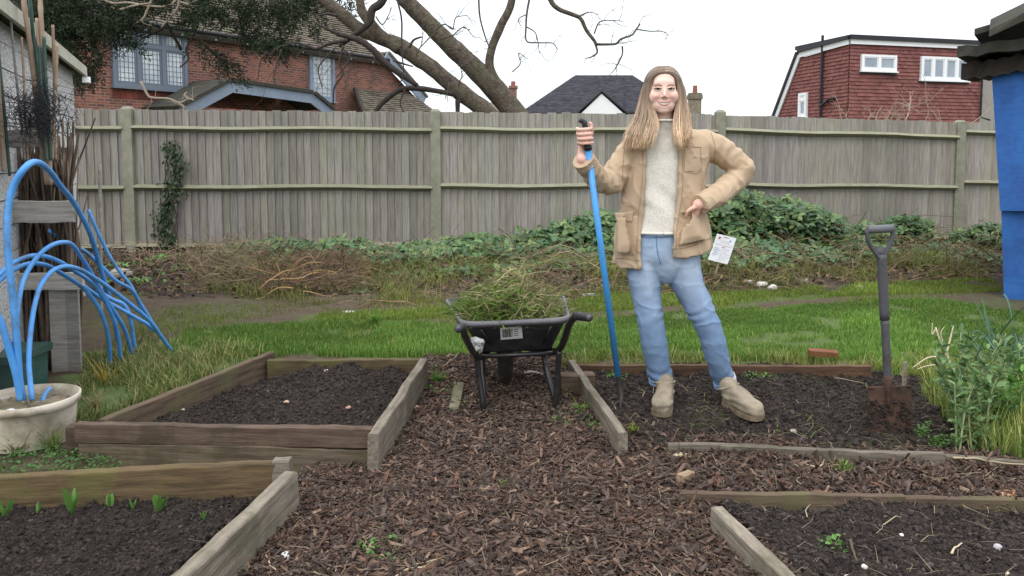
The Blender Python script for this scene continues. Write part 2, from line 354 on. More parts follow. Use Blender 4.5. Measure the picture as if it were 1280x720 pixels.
xw = x + .12 * nz2; yw = y + .12 * nz2
col[inpoly(xw, yw, Z_moss)] = mossc
k = np.clip(nz * 1.2 + .2, 0, 1)[:, None] * .55; col = col * (1 - k) + mossc * .9 * k
lw = inpoly(xw, yw, Z_lawnR) | inpoly(xw, yw, Z_lawnL) | inpoly(xw, yw, Z_lawnL2); kk = np.clip(.35 + .9 * fbm2(x, y, 2.6, 3, 88)[lw, None], 0, 1); col[lw] = lawn * (1 - kk * .3) + mud * .75 * kk * .3
bk = y > 7.2 + .2 * nz; col[bk] = litter * (1 + .3 * nz2[bk, None])
col[far] = (.09, .10, .05)
nx, ny = len(xs), len(ys); i = np.arange(ny - 1)[:, None] * nx + np.arange(nx - 1)[None]; i = i.ravel()
Fq = np.stack([i, i + 1, i + nx + 1, i + nx], 1)
o = mesh("ground", np.stack([x, y, z], 1), Fq, M['ground'], None, np.clip(col, .01, 1), True); tag(o, "trodden muddy earth with patches of moss and thin grass", "ground", kind="structure")

SOILZ = {}
def soil(name, poly, z0, m, step, amp, kind, label, seed, tint=None, cat="soil", tintf=None):
    P = np.array(poly); P[:, 1] = np.maximum(P[:, 1], 1.35); lo, hi = P.min(0), P.max(0); gx = np.arange(lo[0], hi[0] + step, step); gy = np.arange(lo[1], hi[1] + step, step)
    X, Y = np.meshgrid(gx, gy); x = X.ravel(); y = Y.ravel()
    r = fbm2(x, y, 9, 3, seed); r2 = fbm2(x, y, 28, 3, seed + 4); r3 = fbm2(x, y, 2.1, 2, seed + 7)
    def hf(x, y): return z0 + amp * (.9 * fbm2(x, y, 2.1, 2, seed + 7) + .55 * fbm2(x, y, 9, 3, seed) + .40 * np.abs(fbm2(x, y, 28, 3, seed + 4)))
    z = hf(x, y); SOILZ[name] = hf
    nx, ny = len(gx), len(gy); i = (np.arange(ny - 1)[:, None] * nx + np.arange(nx - 1)[None]).ravel()
    cx, cy = x[i] + step / 2, y[i] + step / 2; i = i[inpoly(cx, cy, P)]
    Fq = np.stack([i, i + 1, i + nx + 1, i + nx], 1); used, inv = np.unique(Fq, return_inverse=True); Fq = inv.reshape(Fq.shape)
    cnt = np.bincount(Fq.ravel(), minlength=len(used)); V = np.stack([x, y, z], 1)[used]; V[cnt < 4, 2] -= .06; t = np.clip(1 + .25 * r + .2 * r3, .5, 1.6)[used]
    if tintf is not None: t = t[:, None] * tintf(V[:, 0], V[:, 1])
    o = mesh(name, V, Fq, m, None, t, False); tag(o, label, cat, kind=kind); return o
soil("mulch_path", Z_path, .005, M['mulchbase'], .016, .012, "structure", "dark wood chip path running between the raised beds", 41, cat="path")
soil("soil_bed", Z_bed1, .055, M['soil'], .010, .034, "structure", "dark crumbly soil inside the bed left of the wheelbarrow", 51)
soil("soil_bed", Z_bed2, .035, M['soil'], .009, .030, "structure", "dark soil with green sprouts in the near left bed", 52)
def bed3t(x, y): return np.where((fbm2(x, y, 3, 3, 77) > .45)[:, None], np.array([[1.2, 1.5, .9]]), np.array([[1, 1, 1.]]))
soil("soil_bed", Z_bed3, .012, M['soil'], .011, .025, "structure", "freshly dug dark soil under the person's boots", 53, tintf=bed3t)
soil("soil_bed", Z_bed5, .012, M['soil'], .009, .034, "structure", "dark soil in the near right bed with few stones", 54, tintf=lambda x, y: np.tile(np.array([[1.25, 1.22, 1.25]]), (len(x), 1)))
soil("mulch_strip", Z_bed4, .012, M['mulchbase'], .014, .016, "structure", "strip of bark and twigs between two low edging planks", 55, cat="mulch")
HS = {}
hnames = list(SOILZ.items())
def zat(which, x, y): return HFN[which](np.atleast_1d(np.asarray(x, float)), np.atleast_1d(np.asarray(y, float)))
# height functions by zone (same parameters as above)
def _hf(z0, amp, seed): return lambda x, y: z0 + amp * (.9 * fbm2(x, y, 2.1, 2, seed + 7) + .55 * fbm2(x, y, 9, 3, seed) + .40 * np.abs(fbm2(x, y, 28, 3, seed + 4)))
HFN = dict(path=_hf(.005, .012, 41), bed1=_hf(.055, .034, 51), bed2=_hf(.035, .030, 52), bed3=_hf(.012, .025, 53), bed5=_hf(.012, .034, 54), bed4=_hf(.012, .016, 55), ground=gz)
# ---------------------------------------------------------------- scattered masses
boxv = np.array([[x, y, z] for z in (-.5, .5) for y in (-.5, .5) for x in (-.5, .5)]); boxf = np.array([(0, 2, 3, 1), (4, 5, 7, 6), (0, 1, 5, 4), (2, 6, 7, 3), (0, 4, 6, 2), (1, 3, 7, 5)])
def chips(name, poly, n, hf, label, mean=.026, dz=.011, cols=None, mt='chip', minY=0, tilt=.34):
    q = sample(poly, n); N = len(q)
    tv = boxv[None] * (1 + R.uniform(-.5, .5, (N, 8, 3)) * np.array([.5, .9, .4])); tv[:, :, 0] *= 1; tv[:, [0, 2, 4, 6], 1] *= R.uniform(.1, 1, (N, 1))
    Ls = R.gamma(1.9, mean / 1.9, N).clip(.006, .095); s = np.stack([Ls, (Ls * R.uniform(.12, .45, N)).clip(.003, .013), R.uniform(.0015, .0045, N)], 1)
    zz = hf(q[:, 0], q[:, 1]) + np.abs(R.normal(0, dz, N)) + .001
    rot = rotmats(N, R.normal(0, tilt, N), None, R.normal(0, tilt * 1.4, N))
    base = np.array(cols or [(1.0, 1.0, 1.0), (.6, .55, .55), (1.5, 1.35, 1.2), (.9, .75, .7), (1.25, .95, .8), (2.1, 1.9, 1.6)]); p = [.3, .29, .14, .15, .08, .04]
    t = base[R.choice(len(base), N, p=p[:len(base)])] * R.uniform(.75, 1.25, (N, 1))
    o = scatter(name, tv, boxf, np.column_stack([q, zz]), rot, s, M[mt], t); tag(o, label, "wood chips", kind="stuff"); return o
chips("wood_chips", Z_path, 40000, HFN['path'], "brown shredded wood chips covering the path", .021)
nearp = gpoly([(440, 560), (850, 560), (905, 640), (1010, 735), (215, 735), (340, 620)]); 
chips("fine_wood_chips", nearp, 16000, HFN['path'], "finer bark shreds on the near part of the path", .015, .006)
chips("bark_litter", Z_bed4, 9000, HFN['bed4'], "bark pieces and dead leaf litter between the edging planks", .026, .012, tilt=.5)
# rock-like crumbs
def ico():
    bm = bmesh.new(); bmesh.ops.create_icosphere(bm, subdivisions=1, radius=1.0); V = np.array([v.co for v in bm.verts]); Fc = np.array([[v.index for v in f.verts] for f in bm.faces]); bm.free(); return V, Fc
IV, IF = ico()
def clods(name, poly, n, hf, label, mean=.006, big=.018, t=(1, 1, 1)):
    q = sample(poly, n); N = len(q); tv = IV[None] * (1 + R.uniform(-.28, .28, (N, 12, 1))) * R.uniform(.6, 1.1, (N, 1, 3))
    s = R.gamma(1.6, mean / 1.6, N).clip(.0025, big); zz = hf(q[:, 0], q[:, 1]) + s * .25
    tt = np.array(t)[None] * R.uniform(.6, 1.5, (N, 1)) * np.where(R.random((N, 1)) < .03, 1.9, 1)
    o = scatter(name, tv, IF, np.column_stack([q, zz]), rotmats(N, R.uniform(0, 3, N)), s, M['clod'], tt); tag(o, label, "soil crumbs", kind="stuff"); return o
clods("soil_crumbs", Z_bed1, 13000, HFN['bed1'], "crumbs of dark soil in the bed left of the wheelbarrow", .0042, .012)
clods("soil_crumbs", Z_bed2, 15000, HFN['bed2'], "crumbs of dark soil among the green sprouts near left", .0036, .011)
clods("soil_crumbs", Z_bed3, 20000, HFN['bed3'], "lumps of dark dug soil round the person's boots and the spade", .0048, .024)
clods("soil_crumbs", Z_bed5, 20000, HFN['bed5'], "crumbs of grey brown soil in the near right bed", .0036, .013, (1.15, 1.15, 1.2))
# short fibres, roots and straw on soil and path
sv = np.array([[0, -.5, 0], [0, .5, 0], [.5, -.4, .5], [.5, .4, .5], [1, -.2, 0], [1, .2, 0]], float); sf = np.array([(0, 1, 3, 2), (2, 3, 5, 4)])
def straws(name, poly, n, hf, label, L0=.06, L1=.16, w=.0025, mt='dry', lift=.12, tilt=.15, cols=None, cat="straw"):
    q = sample(poly, n); N = len(q); Ls = R.uniform(L0, L1, N) * R.uniform(.5, 1.2, N); tv = np.tile(sv[None], (N, 1, 1)); tv[:, 2:4, 1] += R.normal(0, 6, (N, 1)) 
    s = np.stack([Ls, np.full(N, w) * R.uniform(.6, 1.5, N), Ls * lift], 1)
    t = (np.array(cols)[R.integers(0, len(cols), N)] if cols else np.ones((N, 3))) * R.uniform(.55, 1.3, (N, 1))
    o = scatter(name, tv, sf, np.column_stack([q, hf(q[:, 0], q[:, 1]) + .004]), rotmats(N, -np.abs(R.normal(0, tilt, N))), s, M[mt], t); tag(o, label, cat, kind="stuff"); return o
straws("dead_straw", Z_bed4, 500, HFN['bed4'], "dry stalks lying on the bark between the edging planks", .05, .16)
straws("dead_straw", Z_path, 1700, HFN['path'], "pale fibres and stalks on the wood chip path", .04, .12)
straws("root_fibres", Z_bed5, 220, HFN['bed5'], "pale roots lying on the near right soil", .03, .1, .002, cat="roots")
straws("root_fibres", Z_bed3, 350, HFN['bed3'], "pulled roots and grass stems on the dug soil", .04, .14, .0025, cols=[(1, 1, 1), (.5, .8, .3)], cat="roots")
# ---------------------------------------------------------------- grass
gv = np.array([[0, -.5, 0], [0, .5, 0], [.12, -.38, .55], [.12, .38, .55], [.5, 0, 1]], float)
gf4 = np.array([(0, 1, 3, 2)]); 
def grass(name, poly, n, h0, h1, hf, label, w=.006, cols=None, lean=.35, patch=1.2, mt='grass', kind="stuff", cat="grass", parent=None, thr=-.6):
    q = sample(poly, int(n * 1.5)); pn = fbm2(q[:, 0], q[:, 1], patch * 2.5, 3, 91); q = q[pn > thr + R.normal(0, .25, len(q))][:n]; N = len(q); pn = fbm2(q[:, 0], q[:, 1], patch, 3, 95)
    hh = R.uniform(h0, h1, N) * (1 + .45 * pn.clip(-1, 1)); s = np.stack([hh * R.uniform(.3, 1.4, N) * lean * 2, np.full(N, w) * R.uniform(.6, 1.3, N), hh], 1)
    cols = cols or [(1, 1, 1), (.8, .95, .9), (1.35, 1.2, 1.1), (.65, .8, .8), (2.1, 1.3, 1.6)]
    p = [.35, .25, .2, .13, .07] if len(cols) == 5 else None
    t = np.array(cols)[R.choice(len(cols), N, p=p)] * R.uniform(.75, 1.25, (N, 1)) * (1 + .3 * pn[:, None].clip(-1, 1))
    T = np.array([(0, 1, 3), (0, 3, 2), (2, 3, 4)])
    o = scatter(name, gv, T, np.column_stack([q, hf(q[:, 0], q[:, 1]) - .003]), rotmats(N), s, M[mt], t, parent)
    if kind: tag(o, label, cat, kind=kind)
    return o
grass("grass", Z_lawnR, 100000, .018, .05, gz, "bright green lawn strip behind the person", patch=1.5, thr=-.42)
grass("grass", Z_lawnL, 28000, .022, .065, gz, "bright green grass strip behind the left raised bed", patch=1.5)
grass("grass", Z_lawnL2, 6500, .02, .09, gz, "straggly grass between the tub and the left raised bed", cols=[(.9, .7, .9), (1.7, 1.0, 1.8), (.6, .6, .7), (2.4, 1.2, 2.8)], lean=.7, thr=-.1)
grass("moss_and_grass", Z_moss, 30000, .015, .05, gz, "thin low yellow green grass strip before the bramble bank", cols=[(1.2, .95, .8), (1.6, 1.1, 1.1), (.8, .75, .7)], thr=-.5)
muds = gpoly([(130, 440), (300, 445), (720, 445), (760, 400), (1100, 380), (1240, 366), (1240, 352), (700, 366), (350, 378), (130, 385)])
grass("sparse_grass", muds, 16000, .012, .045, gz, "sparse tufts on the trodden mud", cols=[(1, .8, .8), (1.5, 1, 1)], thr=-.05, cat="grass")
edge = gpoly([(700, 463), (1095, 463), (1190, 480), (1185, 445), (705, 443)])
grass("edge_grass", edge, 3800, .03, .11, gz, "longer yellowing grass along the back plank of the dug bed", cols=[(1.7, 1.05, 1.2), (1, .8, .8), (2.6, 1.5, 2.6)], lean=.6, thr=.0)
rightw = gpoly([(1170, 470), (1300, 440), (1420, 560), (1290, 590), (1215, 565), (1150, 500)])
grass("rough_grass", rightw, 7000, .05, .16, gz, "rough weedy grass at the right end of the dug bed", cols=[(1, .8, .9), (1.5, 1, 1.3), (.7, .7, .8), (2.4, 1.4, 2.2)], lean=.5, w=.006)
# round weedy leaves (clover, chickweed, bittercress)
lv = np.array([[0, 0, 0], [.3, -.36, .1], [.32, 0, -.02], [.3, .36, .1], [.75, -.3, .1], [.78, 0, 0], [.75, .3, .1], [1.05, 0, .02]], float)
lf = np.array([(0, 1, 2), (0, 2, 3), (1, 4, 5), (1, 5, 2), (2, 5, 6), (2, 6, 3), (4, 7, 5), (5, 7, 6)])
def leaves(name, P, size, mt, cols=None, parent=None, tiltm=.5, tilts=.4, jit=.3, label=None, kind=None, cat=None, width=1.0, yaw=None):
    N = len(P); s = size * R.uniform(1 - jit, 1 + jit, N); s = np.stack([s, s * width, s], 1)
    t = (np.array(cols)[R.integers(0, len(cols), N)] if cols else np.ones((N, 3))) * R.uniform(.7, 1.3, (N, 1))
    o = scatter(name, lv, lf, P, rotmats(N, R.normal(tiltm, tilts, N), yaw, R.normal(0, .35, N)), s, M[mt], t, parent)
    if label: tag(o, label, cat, kind=kind)
    return o
def weedpatch(poly, n, hf, size, label, mt='fresh', cols=None, thr=0.0, up=.02):
    q = sample(poly, n * 3); q = q[fbm2(q[:, 0], q[:, 1], 5, 2, 61) > thr][:n]; P = np.column_stack([q, hf(q[:, 0], q[:, 1]) + R.uniform(0, up, len(q))])
    return leaves("small_weeds", P, size, mt, cols, None, -.1, .5, label=label, kind="stuff", cat="weeds")
weedpatch(gpoly([(1120, 560), (1280, 575), (1300, 540), (1190, 520)]), 1800, gz, .015, "small bright weeds at the right corner of the dug bed", cols=[(.7, .7, .7), (1, .9, .8)], thr=-.3, up=.06)
weedpatch(gpoly([(720, 478), (1000, 478), (1000, 465), (720, 463)]), 700, HFN['bed3'], .013, "tiny weeds along the back plank of the dug bed", thr=.1)
weedpatch(gpoly([(-60, 600), (150, 590), (120, 560), (-60, 566)]), 900, gz, .014, "chickweed between the tub and the near left bed", cols=[(.7, .75, .8)], thr=-.4, up=.04)
weedpatch(gpoly([(520, 490), (590, 520), (570, 470), (530, 460)]), 350, HFN['path'], .013, "seedling weeds beside the left bed's corner", thr=-.3)
weedpatch(gpoly([(690, 530), (760, 545), (735, 490), (690, 490)]), 330, HFN['path'], .013, "seedling weeds on the path by the dug bed", thr=-.1)
weedpatch(gpoly([(440, 700), (500, 712), (500, 680), (450, 685)]), 60, HFN['path'], .02, "leafy seedlings in the near middle of the path", thr=-2)
weedpatch(gpoly([(1020, 690), (1060, 692), (1055, 675), (1030, 675)]), 40, HFN['bed5'], .018, "small seedlings on the near right soil", thr=-2)

# ================================================================ raised beds and edging
def bed(name, label, planks, group, cat="raised bed"):
    A0 = planks[0][0]; e = empty(name, (A0[0], A0[1], 0)); tag(e, label, cat, group)
    for i, p in enumerate(planks):
        A, B, z0, z1, th, mk = p[:6]; plank("board", A, B, z0, z1, th, M[mk], e, p[6] if len(p) > 6 else 1.0, seed=hash(name) % 50 + i * 7)
    return e
G = "timber edged raised beds"
zt = .165
b1 = [(g2(96, 527, zt), g2(466, 535, zt), .085, zt, .042, 'plank', (.55, .44, .40)), (g2(100, 527, zt) + (0, .004), g2(462, 536, zt) + (0, .004), -.02, .083, .044, 'plank', (.66, .60, .52)),
      (g2(466, 543, zt), g2(530, 448, zt), -.02, zt, .045, 'plank', 1.0), (g2(524, 449, .13), g2(335, 449, .13), -.02, .13, .04, 'brownplank', (.9, .95, .7)),
      (g2(128, 523, .155), g2(340, 446, .12), -.02, .15, .036, 'brownplank', 1.1)]
e = bed("raised_bed", "weathered timber raised bed of dark soil left of the wheelbarrow", b1, G)
c = g2(92, 538, .1); plank("corner_post", c - (.02, 0), c + (.03, 0), -.02, .125, .05, M['brownplank'], e, .7)
zt = .15
b2 = [(g2(-200, 602, zt), g2(356, 577, zt), -.02, zt, .04, 'brownplank', (1.15, 1.15, .85)), (g2(364, 588, zt), g2(150, 790, zt), -.02, zt, .05, 'plank', 1.08)]
e = bed("raised_bed", "near left raised bed with green sprouts in its soil", b2, G)
c = g2(352, 576, .155); plank("corner_post", c - (.03, -.01), c + (.03, .01), -.02, .162, .05, M['plank'], e, 1.0)
b3 = [(g2(714, 449, .10), g2(779, 541, .10), -.03, .10, .04, 'plank', 1.1), (g2(722, 451, .09), g2(1088, 457, .07), -.03, .07, .035, 'brownplank', (.95, .76, .66))]
e = bed("raised_bed", "low timber edged bed of dug soil where the person stands", b3, G)
c = g2(1090, 463, .03); plank("board", c + (-.02, -.01), c + (-.17, .06), -.01, .05, .03, M['brownplank'], e, 1.3)
b5 = [(g2(896, 632, .09), g2(1060, 790, .09), -.03, .09, .045, 'plank', 1.25), (g2(852, 612, .05), g2(1130, 618, .05), -.03, .045, .03, 'brownplank', 1.1), (g2(1130, 618, .045), g2(1400, 623, .03), -.03, .035, .028, 'brownplank', 1.0)]
e = bed("raised_bed", "near right bed of bare soil with a pale splintered side board", b5, G)
e = empty("edging_plank", (*g2(838, 556), 0)); tag(e, "low worn plank edging the front of the dug bed", "edging plank")
plank("board", g2(835, 553, .06), g2(1180, 567, .06), -.03, .06, .034, M['plank'], e, .8, 3); plank("board", g2(1181, 568, .05), g2(1330, 582, .035), -.03, .048, .03, M['plank'], e, .75, 4)
# loose timber
def offcut(A, B, z, w, h, mt, label, t=1.0, nm="timber_offcut"):
    A = np.array(A); B = np.array(B); o = plank(nm, A, B, z, z + h, w, M[mt], None, t, seed=int(abs(A[0]) * 91) % 40); tag(o, label, "offcut", None); return o
offcut(g2(567, 517), g2(574, 486), .004, .05, .03, 'plank', "short mossy plank offcut lying on the path left of the barrow", (.9, 1, .8))
offcut(g2(700, 489), g2(742, 488), .002, .1, .09, 'brownplank', "square brown timber block behind the barrow's right leg", 1.2, "timber_block")
offcut(g2(850, 612), g2(864, 606), .01, .035, .045, 'plank', "splintered pale timber stub at the path end of the bark strip", (1.5, 1.25, 1.0), "timber_stub")
offcut(g2(1010, 452), g2(1046, 454), .045, .09, .03, 'brownplank', "broken piece of orange brown brick on the back plank", (1.7, .95, .7), "broken_brick")
o = plank("wooden_stake", g2(1127, 492), g2(1131, 490), 0, .17, .01, M['plank'], None, 1.4); tag(o, "thin pale wooden peg standing right of the spade", "peg")

# ================================================================ wooden fence
FA = np.array(at(162, 329, 9.45)[:2]); 
fx = [(-1, None)]
pts = []
def fdepth(px):  # depth of the fence line by picture column of its posts
    return np.interp(px, [-250, 162, 545, 899, 1198, 1520], [9.1, 9.4, 9.75, 10.2, 11.1, 12.0])
posts = [-235, 162, 545, 899, 1198, 1500]
fe = empty("wooden_fence", (*at(162, 329, 9.4)[:2], 0)); tag(fe, "weathered closeboard timber fence with concrete posts along the back", "fence")
top = {-235: 1.80, 162: 1.80, 545: 1.79, 899: 1.78, 1198: 1.72, 1500: 1.70}
PP = {p: np.array(at(p, 196, fdepth(p))[:2]) for p in posts}
for p in posts:
    x0, y0 = PP[p]; mb = MB(); tz = top[p] + (.035 if p != 899 else .06); V = []
    Fz = [-.1, tz - .03, tz]; mb.box((-.06, -.06, -.1), (.06, .06, tz - .03), 1); 
    V = np.array([(-.06, -.06, tz - .03), (.06, -.06, tz - .03), (.06, .06, tz - .03), (-.06, .06, tz - .03), (-.03, -.04, tz), (.03, -.04, tz), (.03, .04, tz), (-.03, .04, tz)])
    mb.add(V, [(0, 1, 5, 4), (1, 2, 6, 5), (2, 3, 7, 6), (3, 0, 4, 7), (4, 5, 6, 7)])
    o = mb.build("post", M['post'], fe); o.location = (x0 - fe.location.x, y0 - fe.location.y, 0)
for a, b in zip(posts[:-1], posts[1:]):
    A, B = PP[a], PP[b]; d = B - A; Ln = np.linalg.norm(d); d /= Ln; nrm = np.array([d[1], -d[0]])  # toward camera
    ang = math.atan2(d[1], d[0]); mb = MB(); s = .06; k = 0
    base = A - np.array(fe.location[:2])
    while s < Ln - .07:
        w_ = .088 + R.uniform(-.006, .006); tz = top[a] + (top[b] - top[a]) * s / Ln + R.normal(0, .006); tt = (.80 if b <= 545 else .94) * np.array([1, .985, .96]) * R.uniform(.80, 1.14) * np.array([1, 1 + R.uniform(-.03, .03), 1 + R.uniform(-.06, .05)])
        y0 = R.normal(0, .002)
        V = [(s, y0, .12), (s + w_ + .012, y0 - .006, .12), (s + w_ + .012, y0 + .006, .12), (s, y0 + .018, .12)]; V = V + [(q[0] + R.normal(0, .003), q[1], tz) for q in V]
        # thin edge left, thick edge right overlapping the next board
        V = np.array(V); V[[1, 5], 1] = y0 - .018
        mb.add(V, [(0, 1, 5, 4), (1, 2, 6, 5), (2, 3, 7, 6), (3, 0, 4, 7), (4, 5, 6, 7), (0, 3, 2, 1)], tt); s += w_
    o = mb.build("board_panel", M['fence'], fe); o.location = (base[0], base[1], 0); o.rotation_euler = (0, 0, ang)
    # triangular arris rails and gravel board
    dz = (top[b] - top[a])
    for rz in (1.585, .895, .20):
        V = []
        nseg = 14
        for i in range(nseg + 1):
            s = .05 + (Ln - .1) * i / nseg; z = rz + dz * s / Ln + .008 * math.sin(i * .7 + rz * 9) + R.normal(0, .0015)
            V += [(s, -.022, z - .042), (s, -.085 - R.uniform(0, .003), z - .006), (s, -.078, z + .006), (s, -.022, z + .030)]
        Fq = [(i * 4 + j, i * 4 + (j + 1) % 4, i * 4 + 4 + (j + 1) % 4, i * 4 + 4 + j) for i in range(nseg) for j in range(4)] + [(0, 3, 2, 1), (nseg * 4, nseg * 4 + 1, nseg * 4 + 2, nseg * 4 + 3)]
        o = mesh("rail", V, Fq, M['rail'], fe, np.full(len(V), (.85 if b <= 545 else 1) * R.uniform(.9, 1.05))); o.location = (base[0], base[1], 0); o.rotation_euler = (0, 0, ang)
    mb = MB(); mb.box((.06, -.03, -.05), (Ln - .06, -.002, .115)); o = mb.build("gravel_board", M['rail'], fe); o.location = (base[0], base[1], 0); o.rotation_euler = (0, 0, ang)
# ================================================================ houses
class Fr:
    def __init__(s, o, u, v): s.o = np.array(o, float); s.u = np.array(u, float) / np.linalg.norm(u); s.v = np.array(v, float) / np.linalg.norm(v); s.n = np.cross(s.u, s.v)
    def pk(s, px, py):
        d = ray(px, py); t = ((s.o - O) @ s.n) / (d @ s.n); P = O + d * t - s.o; return np.array([P @ s.u, P @ s.v])
    def w(s, a, b, c=0.0): return s.o + s.u * a + s.v * b + s.n * c
    def M(s): m = np.eye(4); m[:3, 0] = s.u; m[:3, 1] = s.n * -1; m[:3, 2] = s.v; m[:3, 3] = s.o; return m
def wallpanel(fr, poly, name, m, parent, thick=.2, off=0.0):
    """polygon in (u,z) on an upright frame extruded away from the viewer; local coords x=u, y=inward, z=v"""
    n = len(poly); V = [(u, off, v) for u, v in poly] + [(u, off + thick, v) for u, v in poly]
    Fc = [tuple(range(n)), tuple(range(n, 2 * n))[::-1]] + [(i, i + n, (i + 1) % n + n, (i + 1) % n) for i in range(n)]
    o = mesh(name, V, [f[::-1] for f in Fc] if False else Fc, m, parent, np.ones(len(V))); place(o, fr, parent); return o
def place(o, fr, parent=None):
    Mx = Matrix([list(map(float, r)) for r in fr.M()]); o.matrix_world = Mx
    if parent is not None:
        Mx = Matrix.Translation(-Vector(parent.location)) @ Mx
        o.matrix_basis = Mx
def span(poly, v):
    xs_ = []
    for i in range(len(poly)):
        (x1, y1), (x2, y2) = poly[i], poly[(i + 1) % len(poly)]
        if (y1 > v) != (y2 > v): xs_.append(x1 + (x2 - x1) * (v - y1) / (y2 - y1))
    return (min(xs_), max(xs_)) if len(xs_) >= 2 else None
def tiles(fr, poly, name, m, parent, w=.165, g=.1, lift=.016, jit=.02, tl=.8, th_=1.2, out=0.0, backing=True):
    """courses of single tiles clipped to a convex polygon in (u,v)"""
    poly = [tuple(p) for p in poly]; mb = MB(); vs = [p[1] for p in poly]; v = min(vs); r = 0
    V = []; Fc = []; T = []
    while v < max(vs):
        sp_ = span(poly, v + g * .5)
        if sp_:
            u = sp_[0] - (w / 2 if r % 2 else 0) * 1.0
            while u < sp_[1]:
                a = max(u, sp_[0]); b = min(u + w * .985, sp_[1])
                if b - a > .02:
                    l = lift * R.uniform(.75, 1.35); dj = R.normal(0, jit * g); k = len(V)
                    V += [(a, -out - l, v + dj), (b, -out - l * R.uniform(.85, 1.15), v + dj), (b, -out - .002, v + g * 1.03), (a, -out - .002, v + g * 1.03), (a, -out, v + dj), (b, -out, v + dj)]
                    Fc += [(k, k + 1, k + 2, k + 3), (k + 4, k + 5, k + 1, k)]; T += [R.uniform(tl, th_) * (R.uniform(.65, 1.0) if R.random() < .12 else 1)] * 6
                u += w
        v += g; r += 1
    if backing:
        k = len(V); V += [(u, -out + .004, v_) for u, v_ in poly] + [(u, -out + .10, v_) for u, v_ in poly]; n = len(poly); T += [.6] * 2 * n
        Fc += [tuple(k + i for i in range(n)), tuple(k + n + i for i in range(n))[::-1]] + [(k + i, k + i + n, k + (i + 1) % n + n, k + (i + 1) % n) for i in range(n)]
    o = mesh(name, V, Fc, m, parent, T); place(o, fr, parent); return o
def bar(mb, a, b, w, y0, y1, t=1.0):
    """flat bar between local (u,z) points a and b of width w, from depth y0 to y1"""
    a = np.array(a); b = np.array(b); d = b - a; L_ = np.linalg.norm(d); d /= L_; n = np.array([-d[1], d[0]]) * w / 2
    q = [a + n, a - n, b - n, b + n]; V = [(p[0], y0, p[1]) for p in q] + [(p[0], y1, p[1]) for p in q]
    mb.add(V, [(0, 1, 2, 3), (7, 6, 5, 4), (0, 4, 5, 1), (1, 5, 6, 2), (2, 6, 7, 3), (3, 7, 4, 0)], t)
def window(fr, u0, u1, z0, z1, cols, rows, parent, fm, gm, fw=.07, proud=.05, lead=None, sill=True, label=None, transom=None):
    """frame proud of the wall with mullions, panes as sub-part"""
    mb = MB(); H = -proud; e = .003
    mb.box((u0, H, z0), (u1, .02, z0 + fw)); mb.box((u0, H, z1 - fw), (u1, .02, z1)); mb.box((u0, H, z0 + fw), (u0 + fw, .02, z1 - fw)); mb.box((u1 - fw, H, z0 + fw), (u1, .02, z1 - fw))
    zt = z0 + (z1 - z0) * transom if transom else None
    for i in range(1, cols):
        c = u0 + (u1 - u0) * i / cols; mb.box((c - fw * .55, H - e, z0 + fw), (c + fw * .55, .02, z1 - fw))
    if zt:
        for i in range(cols):
            a = u0 + (u1 - u0) * i / cols + (fw if i == 0 else fw * .55); b = u0 + (u1 - u0) * (i + 1) / cols - (fw if i == cols - 1 else fw * .55)
            mb.box((a, H - .001, zt - fw * .5), (b, .02, zt + fw * .5))
    # sash frames
    zz = [(z0 + fw, z1 - fw)] if not zt else [(z0 + fw, zt - fw * .5), (zt + fw * .5, z1 - fw)]
    for i in range(cols):
        a = u0 + (u1 - u0) * i / cols + (fw if i == 0 else fw * .55); b = u0 + (u1 - u0) * (i + 1) / cols - (fw if i == cols - 1 else fw * .55)
        for (q0, q1) in zz:
            s_ = fw * .55; y_ = H + .018
            mb.box((a, y_, q0), (b, .02, q0 + s_), .9); mb.box((a, y_, q1 - s_), (b, .02, q1), .9); mb.box((a, y_, q0 + s_), (a + s_, .02, q1 - s_), .9); mb.box((b - s_, y_, q0 + s_), (b, .02, q1 - s_), .9)
            if lead:
                for k in range(1, lead[0]): c = a + (b - a) * k / lead[0]; mb.box((c - .006, H + .03, q0 + s_), (c + .006, .01, q1 - s_), .8)
                for k in range(1, lead[1]): c = q0 + (q1 - q0) * k / lead[1]; mb.box((a + s_, H + .031, c - .006), (b - s_, .01, c + .006), .8)
    if sill: mb.box((u0 - .04, H - .06, z0 - .05), (u1 + .04, .02, z0 - .001), .95)
    f = mb.build("window", fm, parent); place(f, fr, parent)
    g = MB(); g.box((u0 + fw * .5, H + .040, z0 + fw * .5), (u1 - fw * .5, .016, z1 - fw * .5)); gl = g.build("pane", gm, f)
    return f
# ---------------------------------------------------------------- brick house at left
P0 = np.array([-10.12, 22.0]); P1 = np.array([-5.05, 29.7]); du = P1 - P0
e1 = empty("brick_house", (P0[0], P0[1], 0)); tag(e1, "red brick house with slate grey windows and mossy tiled roof behind the fence", "house")
W1 = Fr((P0[0], P0[1], 0), (du[0], du[1], 0), (0, 0, 1))
ez = W1.pk(300, 47)[1]; ul = W1.pk(-120, 40)[0]
ur = W1.pk(474, 74)[0]; lowr = W1.pk(527, 130)
poly = [(ul, -.3), (lowr[0], -.3), (lowr[0], lowr[1]), (ur, ez), (ul, ez)]
wallpanel(W1, poly, "wall", M['brick'], e1, .3)
